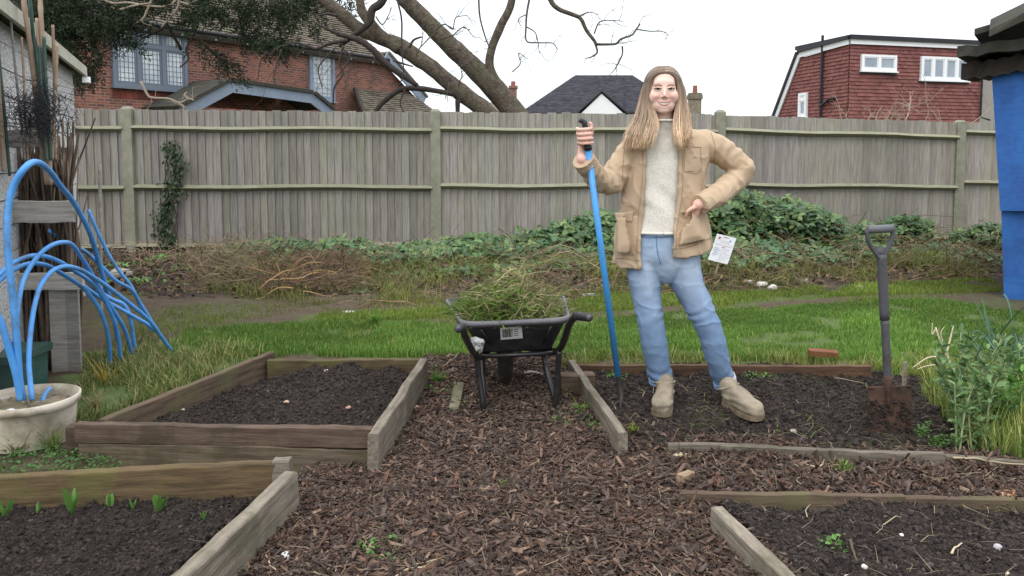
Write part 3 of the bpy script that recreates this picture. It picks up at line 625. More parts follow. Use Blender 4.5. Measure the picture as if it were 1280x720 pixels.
# main roof
dn = np.array([du[0], du[1], 0]) / np.linalg.norm(du); inn = np.array([-dn[1], dn[0], 0])
RF = Fr(W1.w(0, ez) - inn * .32 - np.array([0, 0, .18]), dn, inn * .74 + np.array([0, 0, .68]))
rp = [RF.pk(-120, 34), RF.pk(478, 70), RF.pk(395, -2), RF.pk(330, -58), RF.pk(-120, -58)]; rp[0][1] = 0; rp[1][1] = 0
topv = min(rp[3][1], 8.0)
rp = [(rp[0][0], 0), (rp[1][0], 0), tuple(rp[2]), tuple(rp[3]), (rp[0][0] - 1, rp[3][1])]
tiles(RF, rp, "roof", M['rooftile'], e1, .18, .135, .036, .03, .8, 1.2)
mb = MB(); hp = [np.array(rp[1]), np.array(rp[2]), np.array(rp[3])]
for a, b in zip(hp[:-1], hp[1:]):
    n = int(np.linalg.norm(b - a) / .22)
    for i in range(n):
        c = a + (b - a) * (i + .5) / n; w_ = .12; mb.box((c[0] - w_, -.07 - R.uniform(0, .02), c[1] - .1), (c[0] + w_ * .7, .03, c[1] + .08), R.uniform(.7, 1.1))
o = mb.build("ridge_tile", M['rooftile'], e1); place(o, RF, e1)
# gutter + fascia along eaves
mb = MB(); mb.box((ul, -.30, ez - .20), (ur + .15, -.27, ez - .05)); mb.box((ul, -.27, ez - .205), (ur, 0, ez - .19), .8); o = mb.build("fascia", M['bluegrey'], e1); place(o, W1, e1)
mb = MB(); mb.tube([(ul, -.37, ez - .06), (ur + .12, -.37, ez - .06)], .06, 10); o = mb.build("gutter", M['gutter'], e1); place(o, W1, e1)
for u in np.arange(ul + 3.2, ur, 1.1): mb = MB(); mb.box((u, -.31, ez - .24), (u + .06, -.24, ez - .19), 1.3); o = mb.build("gutter_bracket", M['bluegrey'], e1); place(o, W1, e1)
# sloping bargeboard at right, in front of brick
mb = MB(); a = np.array([ur + .05, ez + .08]); b = W1.pk(524, 126); bar(mb, a, b, .34, -.30, -.24); o = mb.build("bargeboard", M['bluegrey'], e1); place(o, W1, e1)
mb = MB(); bar(mb, a + (.14, .14), b + (.14, .14), .09, -.34, .1, .8); o = mb.build("verge_tile", M['rooftile'], e1); place(o, W1, e1)
# windows
a = W1.pk(140, 110); b = W1.pk(231, 42); zt0 = W1.pk(185, 111)[1]; zt1 = W1.pk(185, 36)[1]
window(W1, a[0], b[0], zt0, zt1, 3, 1, e1, M['windowgrey'], M['glass'], .10, .09, (5, 7), transom=.70)
a = W1.pk(386, 118); b = W1.pk(417, 118)
window(W1, a[0], b[0], W1.pk(401, 126)[1], W1.pk(401, 66)[1], 1, 1, e1, M['bluegrey'], M['glass'], .10, .09, (4, 9))
# soldier course under the big window
mb = MB(); u = W1.pk(140, 110)[0]
while u < W1.pk(231, 110)[0]: mb.box((u, -.012, zt0 - .31), (u + .065, .05, zt0 - .09), R.uniform(.7, 1.2)); u += .077
mm = mat("soldier brick", lin(135, 72, 60), .9, var=lin(95, 58, 52), vs=3); o = mb.build("soldier_course", mm, e1); place(o, W1, e1)
# porch gable on the ground floor
PW = Fr(W1.w(0, 0) - inn * 1.5, dn, (0, 0, 1))
k1, k2, k3 = PW.pk(224, 143), PW.pk(288, 109), PW.pk(388, 123); k4 = PW.pk(412, 142)
mb = MB(); bar(mb, k1, k2, .30, -.06, 0); bar(mb, k2 + (.02, 0), k3, .30, -.065, 0); bar(mb, k3, k4, .3, -.06, 0); o = mb.build("porch_bargeboard", M['bluegrey'], e1); place(o, PW, e1)
mb = MB()
for (p, q) in ((k1, k2), (k2, k3), (k3, k4)): 
    n = np.array([-(q - p)[1], (q - p)[0]]); n = n / np.linalg.norm(n) * .20; bar(mb, p + n, q + n, .10, -.14, 1.5, .8)
o = mb.build("porch_roof", M['felt'], e1); place(o, PW, e1)
mb = MB(); mb.box((k2[0] - 1.2, .02, -.2), (k3[0], .12, k2[1] - .6)); o = mb.build("porch_wall", M['brick'], e1); place(o, PW, e1)
# lean-to tiled roof at right
LZ = W1.pk(480, 112)[1]; LR = Fr(W1.w(0, LZ) - inn * 1.5 - np.array([0, 0, 1.1]), dn, inn * 1.5 + np.array([0, 0, 1.1]))
lp = [LR.pk(455, 142), LR.pk(552, 145), LR.pk(515, 118), LR.pk(443, 111)]
tiles(LR, [tuple(p) for p in lp], "lean_to_roof", M['rooftile'], e1, .18, .135, .034, .03, .75, 1.1)
mb = MB(); bar(mb, lp[3], lp[0], .12, -.06, .04, 1); o = mb.build("lean_to_verge", M['darkbark'], e1); place(o, LR, e1)
# side return so the house has depth
wd = [(ul, -.3), (ul + .3, -.3), (ul + .3, ez), (ul, ez)]
for q_ in (((ul, .3, -.3), (ul + .3, 8, ez)), ((lowr[0] - .3, .3, -.3), (lowr[0], 8, lowr[1]))): mb = MB(); mb.box(*q_); o = mb.build("side_wall", M['brick'], e1); place(o, W1, e1)

# ---------------------------------------------------------------- far house with hipped roof
D2 = 60.0
def X2(px, Y): return at(px, 196, Y)[0]
ez2 = at(700, 141, D2)[2]; rz2 = at(750, 94, D2 + 4.2)[2]
xl, xr = X2(650, D2), X2(862, D2); rl, rr = X2(719, D2 + 4.2), X2(789, D2 + 4.2)
e2 = empty("hipped_roof_house", (xl, D2, 0)); tag(e2, "distant house with a dark hipped roof and small white gable", "house")
def slope(A, B, Cc, Dd, name, m, parent, w=.3, g=.16, lift=.03):
    """tiled slope from eaves A-B up to Dd-Cc"""
    A, B, Cc, Dd = [np.array(q, float) for q in (A, B, Cc, Dd)]; u = (B - A) / np.linalg.norm(B - A); v = (Dd - A) - u * ((Dd - A) @ u); fr = Fr(A, u, v)
    uv = [((p - A) @ fr.u, (p - A) @ fr.v) for p in (A, B, Cc, Dd)]; 
    if np.linalg.norm(Cc - Dd) < .01: uv = uv[:3]
    return tiles(fr, uv, name, m, parent, w, g, lift, .05, .75, 1.3)
yb = D2 + 8.4
slope((xl, D2, ez2), (xr, D2, ez2), (rr, D2 + 4.2, rz2), (rl, D2 + 4.2, rz2), "roof", M['slate'], e2)
slope((xl, yb, ez2), (xl, D2, ez2), (rl, D2 + 4.2, rz2), (rl, D2 + 4.2, rz2), "roof", M['slate'], e2)
slope((xr, D2, ez2), (xr, yb, ez2), (rr, D2 + 4.2, rz2), (rr, D2 + 4.2, rz2), "roof", M['slate'], e2)
mb = MB(); mb.box((xl + .4, D2 + .4, -.5), (xr - .4, yb - .4, ez2)); o = mb.build("wall", M["render"], e2); o.matrix_parent_inverse = Matrix.Translation(-Vector(e2.location))
ga, gb, gc = at(752, 117, D2 - .6), at(722, 146, D2 - .6), at(784, 146, D2 - .6)
mb = MB(); mb.add([ga, gb, gc, ga + (0, 3, 0), gb + (0, .8, 0), gc + (0, .8, 0)], [(0, 1, 2), (5, 4, 3), (0, 3, 4, 1), (1, 4, 5, 2), (2, 5, 3, 0)]); o = mb.build("gable", M['render'], e2); o.matrix_parent_inverse = Matrix.Translation(-Vector(e2.location))
for s_, q in ((-1, gb), (1, gc)):
    mb = MB(); off = np.array([0, -.15, .12]); A, B = ga + off, q + off + (s_ * .15, 0, 0); V = [A, B, B + (0, 3.8, 0), A + (0, 3.8, 0)]; V = np.array(V); mb.add(np.vstack([V, V + (0, 0, .16)]), [(0, 1, 2, 3), (4, 7, 6, 5), (0, 4, 5, 1), (1, 5, 6, 2), (2, 6, 7, 3), (3, 7, 4, 0)]); o = mb.build("gable_roof", M['slate'], e2); o.matrix_parent_inverse = Matrix.Translation(-Vector(e2.location))
# ---------------------------------------------------------------- chimneys further off
def chimney(px0, px1, pytop, Y, pots, name, label, base=3.0, m='mortar_chimney', parent=None):
    a = at(px0, pytop, Y); b = at(px1, pytop, Y); w_ = b[0] - a[0]; zt_ = a[2]; cx = (a[0] + b[0]) / 2; e = empty(name, (cx, Y, base)) 
    mb = MB(); mb.box((-w_ / 2, 0, -base), (w_ / 2, w_ * .9, zt_ - base - .35)); o = mb.build("stack", M[m], e)
    mb = MB(); mb.box((-w_ / 2 - .06, -.06, zt_ - base - .35), (w_ / 2 + .06, w_ * .9 + .06, zt_ - base - .1), .8); mb.box((-w_ / 2 - .02, -.02, zt_ - base - .1), (w_ / 2 + .02, w_ * .9 + .02, zt_ - base), .7); mb.build("crown", M[m], e)
    for f in pots:
        x_ = -w_ / 2 + w_ * f; mb = MB(); mb.tube([(x_, w_ * .4, zt_ - base), (x_, w_ * .4, zt_ - base + .42)], [.14, .12], 10); mb.build("chimney_pot", M['pot'], e)
    return tag(e, label, "chimney") if label else e
chimney(863, 877, 116, 45, [.5], "chimney", "lone lichened chimney with one clay pot right of the person's hair")
e4 = empty("terraced_house", (*at(640, 140, 50)[:2], 0)); tag(e4, "far brown tiled roof end with a small chimney beside the tree trunks", "house")
a = at(600, 128, 50); b = at(641, 128, 50); c_ = at(656, 145, 50); mb = MB()
mb.add([(a[0], 50, a[2]), (b[0], 50, b[2]), (c_[0], 47, c_[2]), (a[0], 47, c_[2]), (a[0], 56, a[2]), (b[0], 56, b[2]), (c_[0], 58, c_[2]), (a[0], 58, c_[2])], [(0, 3, 2, 1), (4, 5, 6, 7), (1, 2, 6, 5), (0, 1, 5, 4), (0, 4, 7, 3)]); o = mb.build("roof", M['rooftile'], e4); o.matrix_parent_inverse = Matrix.Translation(-Vector(e4.location))
mb = MB(); mb.box((a[0], 47.4, -.3), (c_[0] - .3, 57, c_[2])); o = mb.build("wall", M['brick'], e4); o.matrix_parent_inverse = Matrix.Translation(-Vector(e4.location))
a = at(637, 111, 51); b = at(646, 111, 51); mb = MB(); mb.box((a[0], 50.5, 2), (b[0], 51.3, a[2])); mb.box((a[0] - .06, 50.44, a[2]), (b[0] + .06, 51.36, a[2] + .15), .7); o = mb.build("chimney", M['brick'], e4); o.matrix_parent_inverse = Matrix.Translation(-Vector(e4.location))
mb = MB(); mb.tube([((a[0] + b[0]) / 2, 50.9, a[2] + .1), ((a[0] + b[0]) / 2, 50.9, a[2] + .45)], .14, 10); o = mb.build("chimney_pot", M['pot'], e4); o.matrix_parent_inverse = Matrix.Translation(-Vector(e4.location))

# ---------------------------------------------------------------- red tile-hung house at right
cx0 = at(1058, 196, 30)[0]; dR = np.array([.964, .267, 0]); dL = np.array([-.267, .964, 0])
e3 = empty("tile_hung_house", (cx0, 30, 0)); tag(e3, "red tile hung house with white windows and a flat dark roof edge", "house")
WR = Fr((cx0, 30, 0), dR, (0, 0, 1)); WL = Fr((cx0, 30, 0) + dL * 14, -dL, (0, 0, 1))
tz = WR.pk(1058, 55)[1]; ur3 = WR.pk(1226, 100)[0]
tiles(WR, [(0, 0), (ur3, 0), (ur3, tz), (0, tz)], "tile_hung_wall", M['redtile'], e3, .17, .135, .036, .01, .85, 1.12)
lt = [WL.pk(973, 148), WL.pk(1002, 72), WL.pk(1058, 53)]; lt = [tuple(p) for p in lt]
tiles(WL, [(lt[0][0], 0), (14, 0), (14, tz), lt[1], lt[0]], "tile_hung_wall", M['redtile'], e3, .17, .135, .036, .01, .85, 1.12)
mb = MB(); mb.box((-.05, -.12, tz), (ur3 + .3, -.09, tz + .17)); o = mb.build("fascia", M['upvc'], e3); place(o, WR, e3)
mb = MB(); bar(mb, np.array(lt[1]) + (-.05, .1), np.array([14.02, tz + .085]), .2, -.11, -.05); bar(mb, np.array(lt[0]) + (-.1, 0), np.array(lt[1]) + (-.05, .1), .22, -.112, -.05); o = mb.build("white_verge", M['upvc'], e3); place(o, WL, e3)
mb = MB(); bar(mb, np.array(lt[1]) + (-.05, .27), np.array([14.1, tz + .25]), .13, -.2, .2, 1); bar(mb, np.array(lt[0]) + (-.22, .05), np.array(lt[1]) + (-.12, .22), .09, -.2, .2, 1.5); o = mb.build("roof_edge", M['gutter'], e3); place(o, WL, e3)
mb = MB(); mb.box((-.12, -.2, tz + .172), (ur3 + .4, 3.2, tz + .33)); o = mb.build("flat_roof", M['gutter'], e3); place(o, WR, e3)
mb = MB(); mb.box((3.6, .12, -.3), (ur3 - .05, 6, tz + .1)); o = mb.build("rear_wall", M['render'], e3); place(o, WR, e3)
def pw(fr, x0, x1, ym0, ym1): a = fr.pk(x0, ym1); b = fr.pk(x1, ym0); return a[0], b[0], a[1], fr.pk(x0, ym0)[1]
u0, u1, z0, z1 = pw(WR, 1074.5, 1119, 68, 88.5); window(WR, u0, u1, z0, z1, 2, 1, e3, M['upvc'], M['glass2'], .09, .12)
u0, u1, z0, z1 = pw(WR, 1148.5, 1209, 70.5, 100); window(WR, u0, u1, z0, z1, 4, 1, e3, M['upvc'], M['glass2'], .09, .12)
u0, u1, z0, z1 = pw(WL, 1000, 1011, 117, 147); window(WL, u0, u1, z0, z1, 1, 1, e3, M['upvc'], M['glass2'], .10, .12, transom=.72)
mb = MB()
for (x0, x1, y0, y1) in ((1073, 1120, 88.5, 92.5), (1147, 1210, 100, 103.5)):
    a = WR.pk(x0, y1); b = WR.pk(x1, y0); mb.box((a[0], -.05, a[1]), (b[0], 0.0, b[1] - .06))
o = mb.build("lead_flashing", M['slate'], e3); place(o, WR, e3)
mb = MB(); a = WL.pk(1028, 150); b = WL.pk(1028, 45); mb.tube([(a[0], -.1, 0), (a[0], -.1, b[1])], .055, 10)
c_ = WL.pk(1029, 133); d_ = WL.pk(1046, 123); mb.tube([(c_[0], -.12, c_[1]), (d_[0] - .3, -.12, d_[1]), (d_[0], -.05, d_[1] + .02)], .05, 8); o = mb.build("soil_pipe", M['gutter'], e3); place(o, WL, e3)
mb = MB(); a = WR.pk(1225, 100); b = WR.pk(1228, 150); mb.tube([(a[0], -.1, tz), (a[0], -.1, b[1] + .1), (b[0] + .25, -.1, b[1])], .04, 8); o = mb.build("downpipe", M['gutter'], e3); place(o, WR, e3)
mb = MB(); mb.box((ur3 + .02, .4, -.3), (ur3 + 5, 6, tz - .8)); o = mb.build("neighbour_wall", M['stone'], e3); place(o, WR, e3)
for k_, px in enumerate((1160, 1166, 1175)):
    mb = MB(); a = WR.pk(px, 44); mb.tube([(a[0], 2.6, tz + .1), (a[0], 2.6, tz + (.66 if k_ != 1 else .5) + .1)], .11, 10); o = mb.build("chimney_pot", M['pot'] if k_ else M['pot'], e3); place(o, WR, e3)

# ---------------------------------------------------------------- blue shed at right edge
fd = np.array([.838, -.545, 0]); bd = np.array([.545, .838, 0])
S0 = at(1241, 196, 7.0); e5 = empty("blue_shed", (S0[0], 7.0, 0)); tag(e5, "blue painted board shed with rough dark roof slabs at the right edge", "shed")
SF = Fr((S0[0], 7.0, 0), fd, (0, 0, 1))
def subpanel(name, poly, off, th, m, t=1.0):
    nx_, ny_ = 24, 40; p = np.array(poly); V = []
    for j in range(ny_ + 1):
        for i in range(nx_ + 1):
            a, b = i / nx_, j / ny_; q = (1 - a) * (1 - b) * p[0] + a * (1 - b) * p[1] + a * b * p[2] + (1 - a) * b * p[3]
            V.append((q[0], off, q[1]))
    V = np.array(V); V[:, 1] += .010 * fbm(V, 2.5, 3, 5); W_ = V.copy(); W_[:, 1] += th; n = len(V); Fc = []
    for j in range(ny_):
        for i in range(nx_): k = j * (nx_ + 1) + i; Fc += [(k, k + 1, k + nx_ + 2, k + nx_ + 1), (n + k, n + k + nx_ + 1, n + k + nx_ + 2, n + k + 1)]
    bnd = [i for i in range(nx_ + 1)] + [j * (nx_ + 1) + nx_ for j in range(1, ny_ + 1)] + [ny_ * (nx_ + 1) + i for i in range(nx_ - 1, -1, -1)] + [j * (nx_ + 1) for j in range(ny_ - 1, 0, -1)]
    for q, r in zip(bnd, bnd[1:] + bnd[:1]): Fc.append((q, q + n, r + n, r))
    o = mesh(name, np.vstack([V, W_]), Fc, m, e5, np.full(2 * n, t)); place(o, SF, e5)
a, b = SF.pk(1239, 78), SF.pk(1250.5, 263); bl, b2 = SF.pk(1251.5, 258), SF.pk(1255, 385)
subpanel("upper_board", [(b[0], b[1]), (2.6, b[1] + .05), (2.6, a[1] + .35), (a[0], a[1])], -.05, .03, M['tarp'])
subpanel("lower_board", [(b2[0], -.05), (2.6, -.05), (2.6, bl[1]), (bl[0], bl[1])], 0, .03, M['tarp'], .9)
mb = MB(); mb.box((.14, .035, -.05), (2.55, .10, 1.95)); mb.box((.14, .1, -.05), (.20, 2.2, 1.9)); o = mb.build("wall", M['brownplank'], e5); place(o, SF, e5)
# roof slabs
def slab(px0, py0, px1, py1, u1, zl, th, y0, y1, m):
    a = SF.pk(px0, py0); mb = MB(); V = []
    n = 12
    for i in range(n + 1):
        u = a[0] + (u1 - a[0]) * i / n; zt_ = a[1] + (zl - a[1]) * i / n + .01 * R.normal()
        V += [(u, y0 + R.normal(0, .008), zt_ - th), (u, y0 + R.normal(0, .008), zt_), (u, y1, zt_ + .1), (u, y1, zt_ - th + .1)]
    Fc = [(i * 4 + j, i * 4 + 4 + j, i * 4 + 4 + (j + 1) % 4, i * 4 + (j + 1) % 4) for i in range(n) for j in range(4)] + [(0, 1, 2, 3), (n * 4 + 3, n * 4 + 2, n * 4 + 1, n * 4)]
    o = mesh("roof_slab", V, Fc, m, e5, np.ones(len(V))); place(o, SF, e5)
zz_ = SF.pk(1222, 43)[1]
slab(1222, 43, 0, 0, 2.7, zz_ + .62, .05, -.42, 2.0, M['felt'])
slab(1200, 62, 0, 0, .6, SF.pk(1250, 48)[1] - .02, .09, -.30, 1.6, M['felt'])
slab(1203, 80, 0, 0, .35, SF.pk(1245, 72)[1], .14, -.12, 1.4, M['darkbark'])
slab(1240, 46, 0, 0, 2.6, SF.pk(1280, 34)[1] + 1.2, .06, -.5, -.38, M['felt'])
# ================================================================ leaning bare tree
def wob(P, amp, sc_=1.0, s=0):
    P = np.asarray(P, float); n = np.stack([fbm(P, sc_, 3, s), fbm(P, sc_, 3, s + 50), fbm(P, sc_, 3, s + 90)], 1); return P + n * amp
def limb(mb, pix, Y, wpx, n=30, seg=12, seed=0, amp=.02, bark=.06, t=1.0):
    """pix: picture columns/rows of the limb's middle line, Y its depth(s) in metres, wpx its width"""
    Ys = np.interp(np.linspace(0, 1, len(pix)), np.linspace(0, 1, np.size(Y)), np.atleast_1d(Y)); P = np.array([at(a, b, y) for (a, b), y in zip(pix, Ys)])
    P = wob(spline(P, n), amp, 1.3, seed); Yn = np.interp(np.linspace(0, 1, n), np.linspace(0, 1, len(pix)), Ys)
    r = np.interp(np.linspace(0, 1, n), np.linspace(0, 1, np.size(wpx)), np.atleast_1d(wpx)) / 2000 * Yn
    V, Fc = tube(P, r, seg); c = np.repeat(P, seg, 0); V = c + (V - c) * (1 + 1.5 * bark * fbm(V * (1, 1, .5), 9, 3, seed) + bark * fbm(V, 2.2, 2, seed + 7))[:, None]; V = c + (V - c) * .95; mb.add(V, Fc, t); return P, r
def twigs(mb, start, dirv, L_, r, depth, spread=.6, droop=.0, t=1.0, kink=.22, nch=3):
    start = np.array(start, float); d = np.array(dirv, float); d /= np.linalg.norm(d); n = max(3, int(L_ / .09) + 2); P = [start]
    for i in range(n - 1):
        d = d + R.normal(0, kink, 3) * (1, .6, 1); d[2] -= droop; d /= np.linalg.norm(d); P.append(P[-1] + d * L_ / (n - 1))
    mb.tube(P, np.linspace(r, r * .35, n), 4 if depth < 2 else 5, t, cap=False)
    if depth > 0:
        for k in range(nch + (R.random() < .5)):
            i = R.integers(1, n); dd = P[i] - P[i - 1]; dd = dd / np.linalg.norm(dd) + R.normal(0, spread, 3) * (1, .6, 1)
            twigs(mb, P[i], dd, L_ * R.uniform(.4, .7), r * .55, depth - 1, spread, droop, t, kink, nch)
tr = empty("bare_tree", (*at(655, 330, 11.3)[:2], 0)); tag(tr, "bare leaning tree with two thick grey brown trunks behind the fence", "tree")
def pb(mb, name, m, par, smooth=True):
    o = mb.build(name, m, par, smooth)
    if o: o.matrix_parent_inverse = Matrix.Translation(-Vector(par.location))
    return o
mb = MB(); limb(mb, [(690, 330), (678, 200), (657, 160), (628, 122), (590, 84), (556, 52), (525, 20), (496, -14), (470, -60)], 11.3, [44, 40, 32, 28, 25, 23, 21, 19, 15], 60, 16, 1, .03); P1_ = pb(mb, "trunk", M['bark'], tr)
mb = MB(); limb(mb, [(676, 330), (655, 195), (614, 145), (575, 116), (530, 80), (490, 54), (450, 36), (420, 12), (398, -10), (360, -60)], 11.0, [40, 34, 24, 22, 21, 19, 17, 16, 14, 11], 60, 16, 2, .03); pb(mb, "trunk", M['bark'], tr)
mb = MB(); limb(mb, [(500, 62), (478, 46), (461, 28), (450, 8), (446, -30)], 10.95, [15, 16, 14, 12, 9], 24, 12, 3); pb(mb, "branch", M['bark'], tr)
mb = MB(); limb(mb, [(633, 122), (621, 105), (612, 82), (615, 58), (626, 34), (638, 8), (644, -30)], 11.25, [17, 14, 11.5, 11, 11, 10, 8], 30, 12, 4); pb(mb, "branch", M['bark'], tr)
mb = MB(); limb(mb, [(566, 117), (548, 113), (520, 111), (500, 113), (483, 124), (470, 139), (462, 160)], 10.8, [6.5, 7, 7, 7, 7, 6, 5], 30, 8, 5); pb(mb, "branch", M['darkbark'], tr)
mb = MB(); limb(mb, [(572, 124), (571, 138), (570, 160)], 10.9, [7, 6, 5], 8, 8, 6); pb(mb, "branch", M['darkbark'], tr)
mb = MB(); limb(mb, [(522, 107), (500, 92), (480, 76), (462, 58), (444, 48), (428, 44), (410, 36), (394, 29)], 10.6, [6, 8, 8, 8, 7, 6, 4.5, 3], 36, 8, 7, .015); pb(mb, "branch", M['darkbark'], tr)
mb = MB(); limb(mb, [(492, -30), (478, 2), (466, 12), (462, 28), (448, 40), (434, 50), (424, 58)], 10.7, [10, 11, 11, 10, 8, 7, 5], 30, 8, 8, .015); pb(mb, "branch", M['darkbark'], tr)
mb = MB(); limb(mb, [(434, 50), (412, 54), (396, 60), (388, 58), (372, 54), (358, 54)], 10.5, [5, 4.5, 4, 3.5, 3, 2], 26, 7, 9, .015); pb(mb, "drooping_branch", M['darktwig'], tr); mb = MB(); limb(mb, [(421, 19), (410, 17), (396, 19)], 10.8, [3.5, 3.2, 2], 8, 6, 9); pb(mb, "side_shoot", M['darktwig'], tr)
for pp, ww in (([(430, 56), (424, 78), (428, 92), (418, 108), (416, 128)], 3.5), ([(427, 58), (438, 70), (430, 84), (420, 96)], 2.6), ([(420, 60), (405, 74), (398, 86), (402, 108)], 2.4), ([(352, 62), (345, 80), (342, 100), (349, 110)], 2.2), ([(335, 64), (326, 76), (322, 100)], 2), ([(506, 112), (500, 128), (505, 140)], 2.5),
               ([(494, -10), (502, 20), (503, 48), (504, 70), (506, 90), (501, 108)], 2.6), ([(491, 76), (504, 80), (516, 83)], 3.4), ([(512, 60), (518, 50), (528, 46)], 4)): mb = MB(); limb(mb, pp, 10.4, [ww, ww * .6], 20, 5, int(pp[0][0]), .015); pb(mb, "drooping_branch", M['darktwig'], tr)
# pendulous twigs in the sky
mb = MB()
def sk(pp, w0, w1, sub=5, Y=10.6, L=.28, t=1.0, dep=1):
    mb = MB()
    P, r = limb(mb, pp, Y, [w0, w1], 22, 6, int(pp[0][0] * 3 + pp[0][1]), .012, 0, t)
    for _ in range(sub):
        i = R.integers(5, len(P)); d = P[i] - P[i - 1]; twigs(mb, P[i], d / np.linalg.norm(d) + R.normal(0, .7, 3) * (1, .3, 1), L * R.uniform(.5, 1.3), .0045, dep, .6, .03, t, .3, 2)
    pb(mb, "sky_twig", M['bark'], tr)
sk([(684, -12), (690, 4), (700, 13), (716, 19), (726, 24), (733, 38), (742, 50), (746, 57)], 7, 4, 2)
sk([(745, 56), (758, 56), (770, 55), (776, 49), (790, 44), (796, 36), (800, 30)], 3.6, 1.8, 5)
sk([(744, 54), (747, 66), (740, 72), (732, 74)], 3, 1.2, 3, L=.15); sk([(777, 57), (777, 68), (770, 82), (764, 90)], 2.4, 1, 5); sk([(742, 42), (748, 28), (760, 25), (778, 26)], 2, 1, 4)
sk([(726, 20), (738, 15), (748, 18)], 1.6, .8, 2); sk([(796, 36), (812, 38), (828, 39), (836, 44)], 1.8, .8, 3, L=.14)
sk([(663, -10), (658, 16), (657, 34), (658, 52), (672, 54), (690, 54), (697, 62)], 3, 1.2, 4, L=.16); sk([(658, 34), (668, 40), (672, 52), (674, 66)], 1.8, .9, 3, L=.15); sk([(657, 18), (648, 24), (652, 34)], 1.6, .8, 2, L=.12)
sk([(598, -10), (600, 20), (606, 45), (612, 60)], 2.6, 1.6, 2, L=.2)
sk([(545, 36), (556, 30), (566, 36), (570, 22), (584, 19)], 2.2, 1, 6, L=.3); sk([(552, 48), (566, 44), (580, 34), (592, 46)], 2, 1, 5, L=.3); sk([(560, 62), (575, 62), (590, 68), (600, 78)], 1.8, .9, 5, L=.25)
sk([(575, 118), (574, 105), (578, 96), (576, 82)], 2, 1, 5, L=.25); sk([(545, 82), (552, 90), (560, 106), (556, 125)], 1.8, .9, 4, L=.25); sk([(520, 70), (524, 60), (534, 50), (545, 40)], 2.2, 1, 4, L=.25)
sk([(640, 90), (650, 80), (648, 66), (660, 74)], 1.6, .8, 3, L=.2); sk([(470, 20), (478, 30), (485, 20), (490, 8)], 2, 1, 4, L=.2); sk([(440, 6), (436, 14), (446, 22)], 1.6, 1, 3, L=.2)
for (a, b) in ((360, 70), (390, 66), (400, 74), (420, 78), (440, 66), (415, 90), (430, 76), (448, 74), (386, 80), (350, 95), (410, 60), (465, 80), (425, 100), (440, 90)):
    mb = MB(); twigs(mb, at(a, b - 14, 10.5), (R.normal(0, .6), R.normal(0, .2), -1), R.uniform(.2, .45), .0045, 2, .8, .02, R.uniform(1.4, 2.6), .35, 3); pb(mb, "hanging_twig", M['darkbark'], tr)
# second pale branches in front of the brick house
for (lab, pps) in (("pale lichened dead branch hanging before the big window", [[(176, 103), (184, 119), (190, 123), (210, 124), (224, 129), (236, 124), (242, 126)], [(224, 129), (230, 134), (228, 140)], [(236, 125), (231, 119), (234, 116)]]),
                   ("pale bare branches reaching in from above the tiled roof", [[(120, -8), (140, 4), (160, 3), (184, 7), (210, 8), (226, -6)], [(226, -6), (222, 10), (212, 22), (200, 34)], [(190, -4), (184, 12), (180, 22), (172, 28)], [(256, -6), (238, 4), (226, 2)], [(150, 12), (166, 8), (190, 4)]])):
    mb = MB(); o0 = at(*pps[0][0], 12)
    for pp in pps:
        P, r = limb(mb, pp, 12.0, [3.6, 2.0], 20, 6, int(pp[0][0]), .02)
        for _ in range(3): i = R.integers(3, 19); twigs(mb, P[i], R.normal(0, 1, 3), .22, .005, 1, .6, .05, 1, .3, 2)
    o = mb.build("dead_branch", M['twig'], None, True, loc=o0); tag(o, lab, "branch")
# bare sapling before the tile hung house
sp_ = at(1140, 165, 14); mb = MB()
for k in range(15):
    a = rad(R.uniform(15, 165)); twigs(mb, (sp_[0] + R.uniform(-.75, .8), 14 + R.uniform(-.3, .3), sp_[2] - .1), (math.cos(a) * 1.2, R.normal(0, .2), math.sin(a)), R.uniform(.4, .95), .011, 2, .7, -.01, R.uniform(.9, 1.4), .2, 3)
mb.tube([(sp_[0], 14, -.05), (sp_[0], 14, sp_[2])], [.05, .03], 6)
o = mb.build("bare_shrub", M['twig'], None, True, loc=(sp_[0], 14, 0)); tag(o, "pale twiggy bare shrub topping the fence before the red house", "shrub")

# ================================================================ dark evergreen
ev = empty("evergreen_tree", (*at(20, 300, 13.2)[:2], 0)); tag(ev, "dark evergreen tree with drooping sprays before the brick house", "tree")
mb = MB(); limb(mb, [(0, 380), (10, 200), (30, 60), (40, -80), (50, -200)], 13.2, [40, 34, 28, 22, 14], 40, 12, 21); pb(mb, "trunk", M['darkbark'], ev)
mb = MB()
limbs_ = [[(30, 20), (80, -30), (160, -34), (240, -26), (330, -34)], [(36, -20), (90, -60), (200, -60), (330, -50), (450, -44)], [(25, 70), (60, 40), (90, 36), (120, 50)], [(40, -10), (80, 4), (120, 6), (160, 2)], [(240, -26), (250, 0), (248, 24), (238, 48), (232, 62), (236, 74), (226, 84)], [(226, 62), (210, 30), (208, 28)], [(208, 30), (200, 38), (180, 48), (176, 52)], [(250, -10), (262, 10), (272, 18)], [(245, 22), (225, 30), (206, 28)],
          [(330, -34), (336, 0), (348, 22), (360, 44)], [(246, 46), (256, 56), (272, 68), (290, 80), (306, 90)], [(112, 40), (116, 60), (114, 75)]]
for l in limbs_: limb(mb, l, [13.0, 12.6], [7, 3.5] if l[0][0] < 45 else [4.2, 2], 24, 7, int(l[0][0] + l[0][1]), .03)
pb(mb, "limb", M['darkbark'], ev)
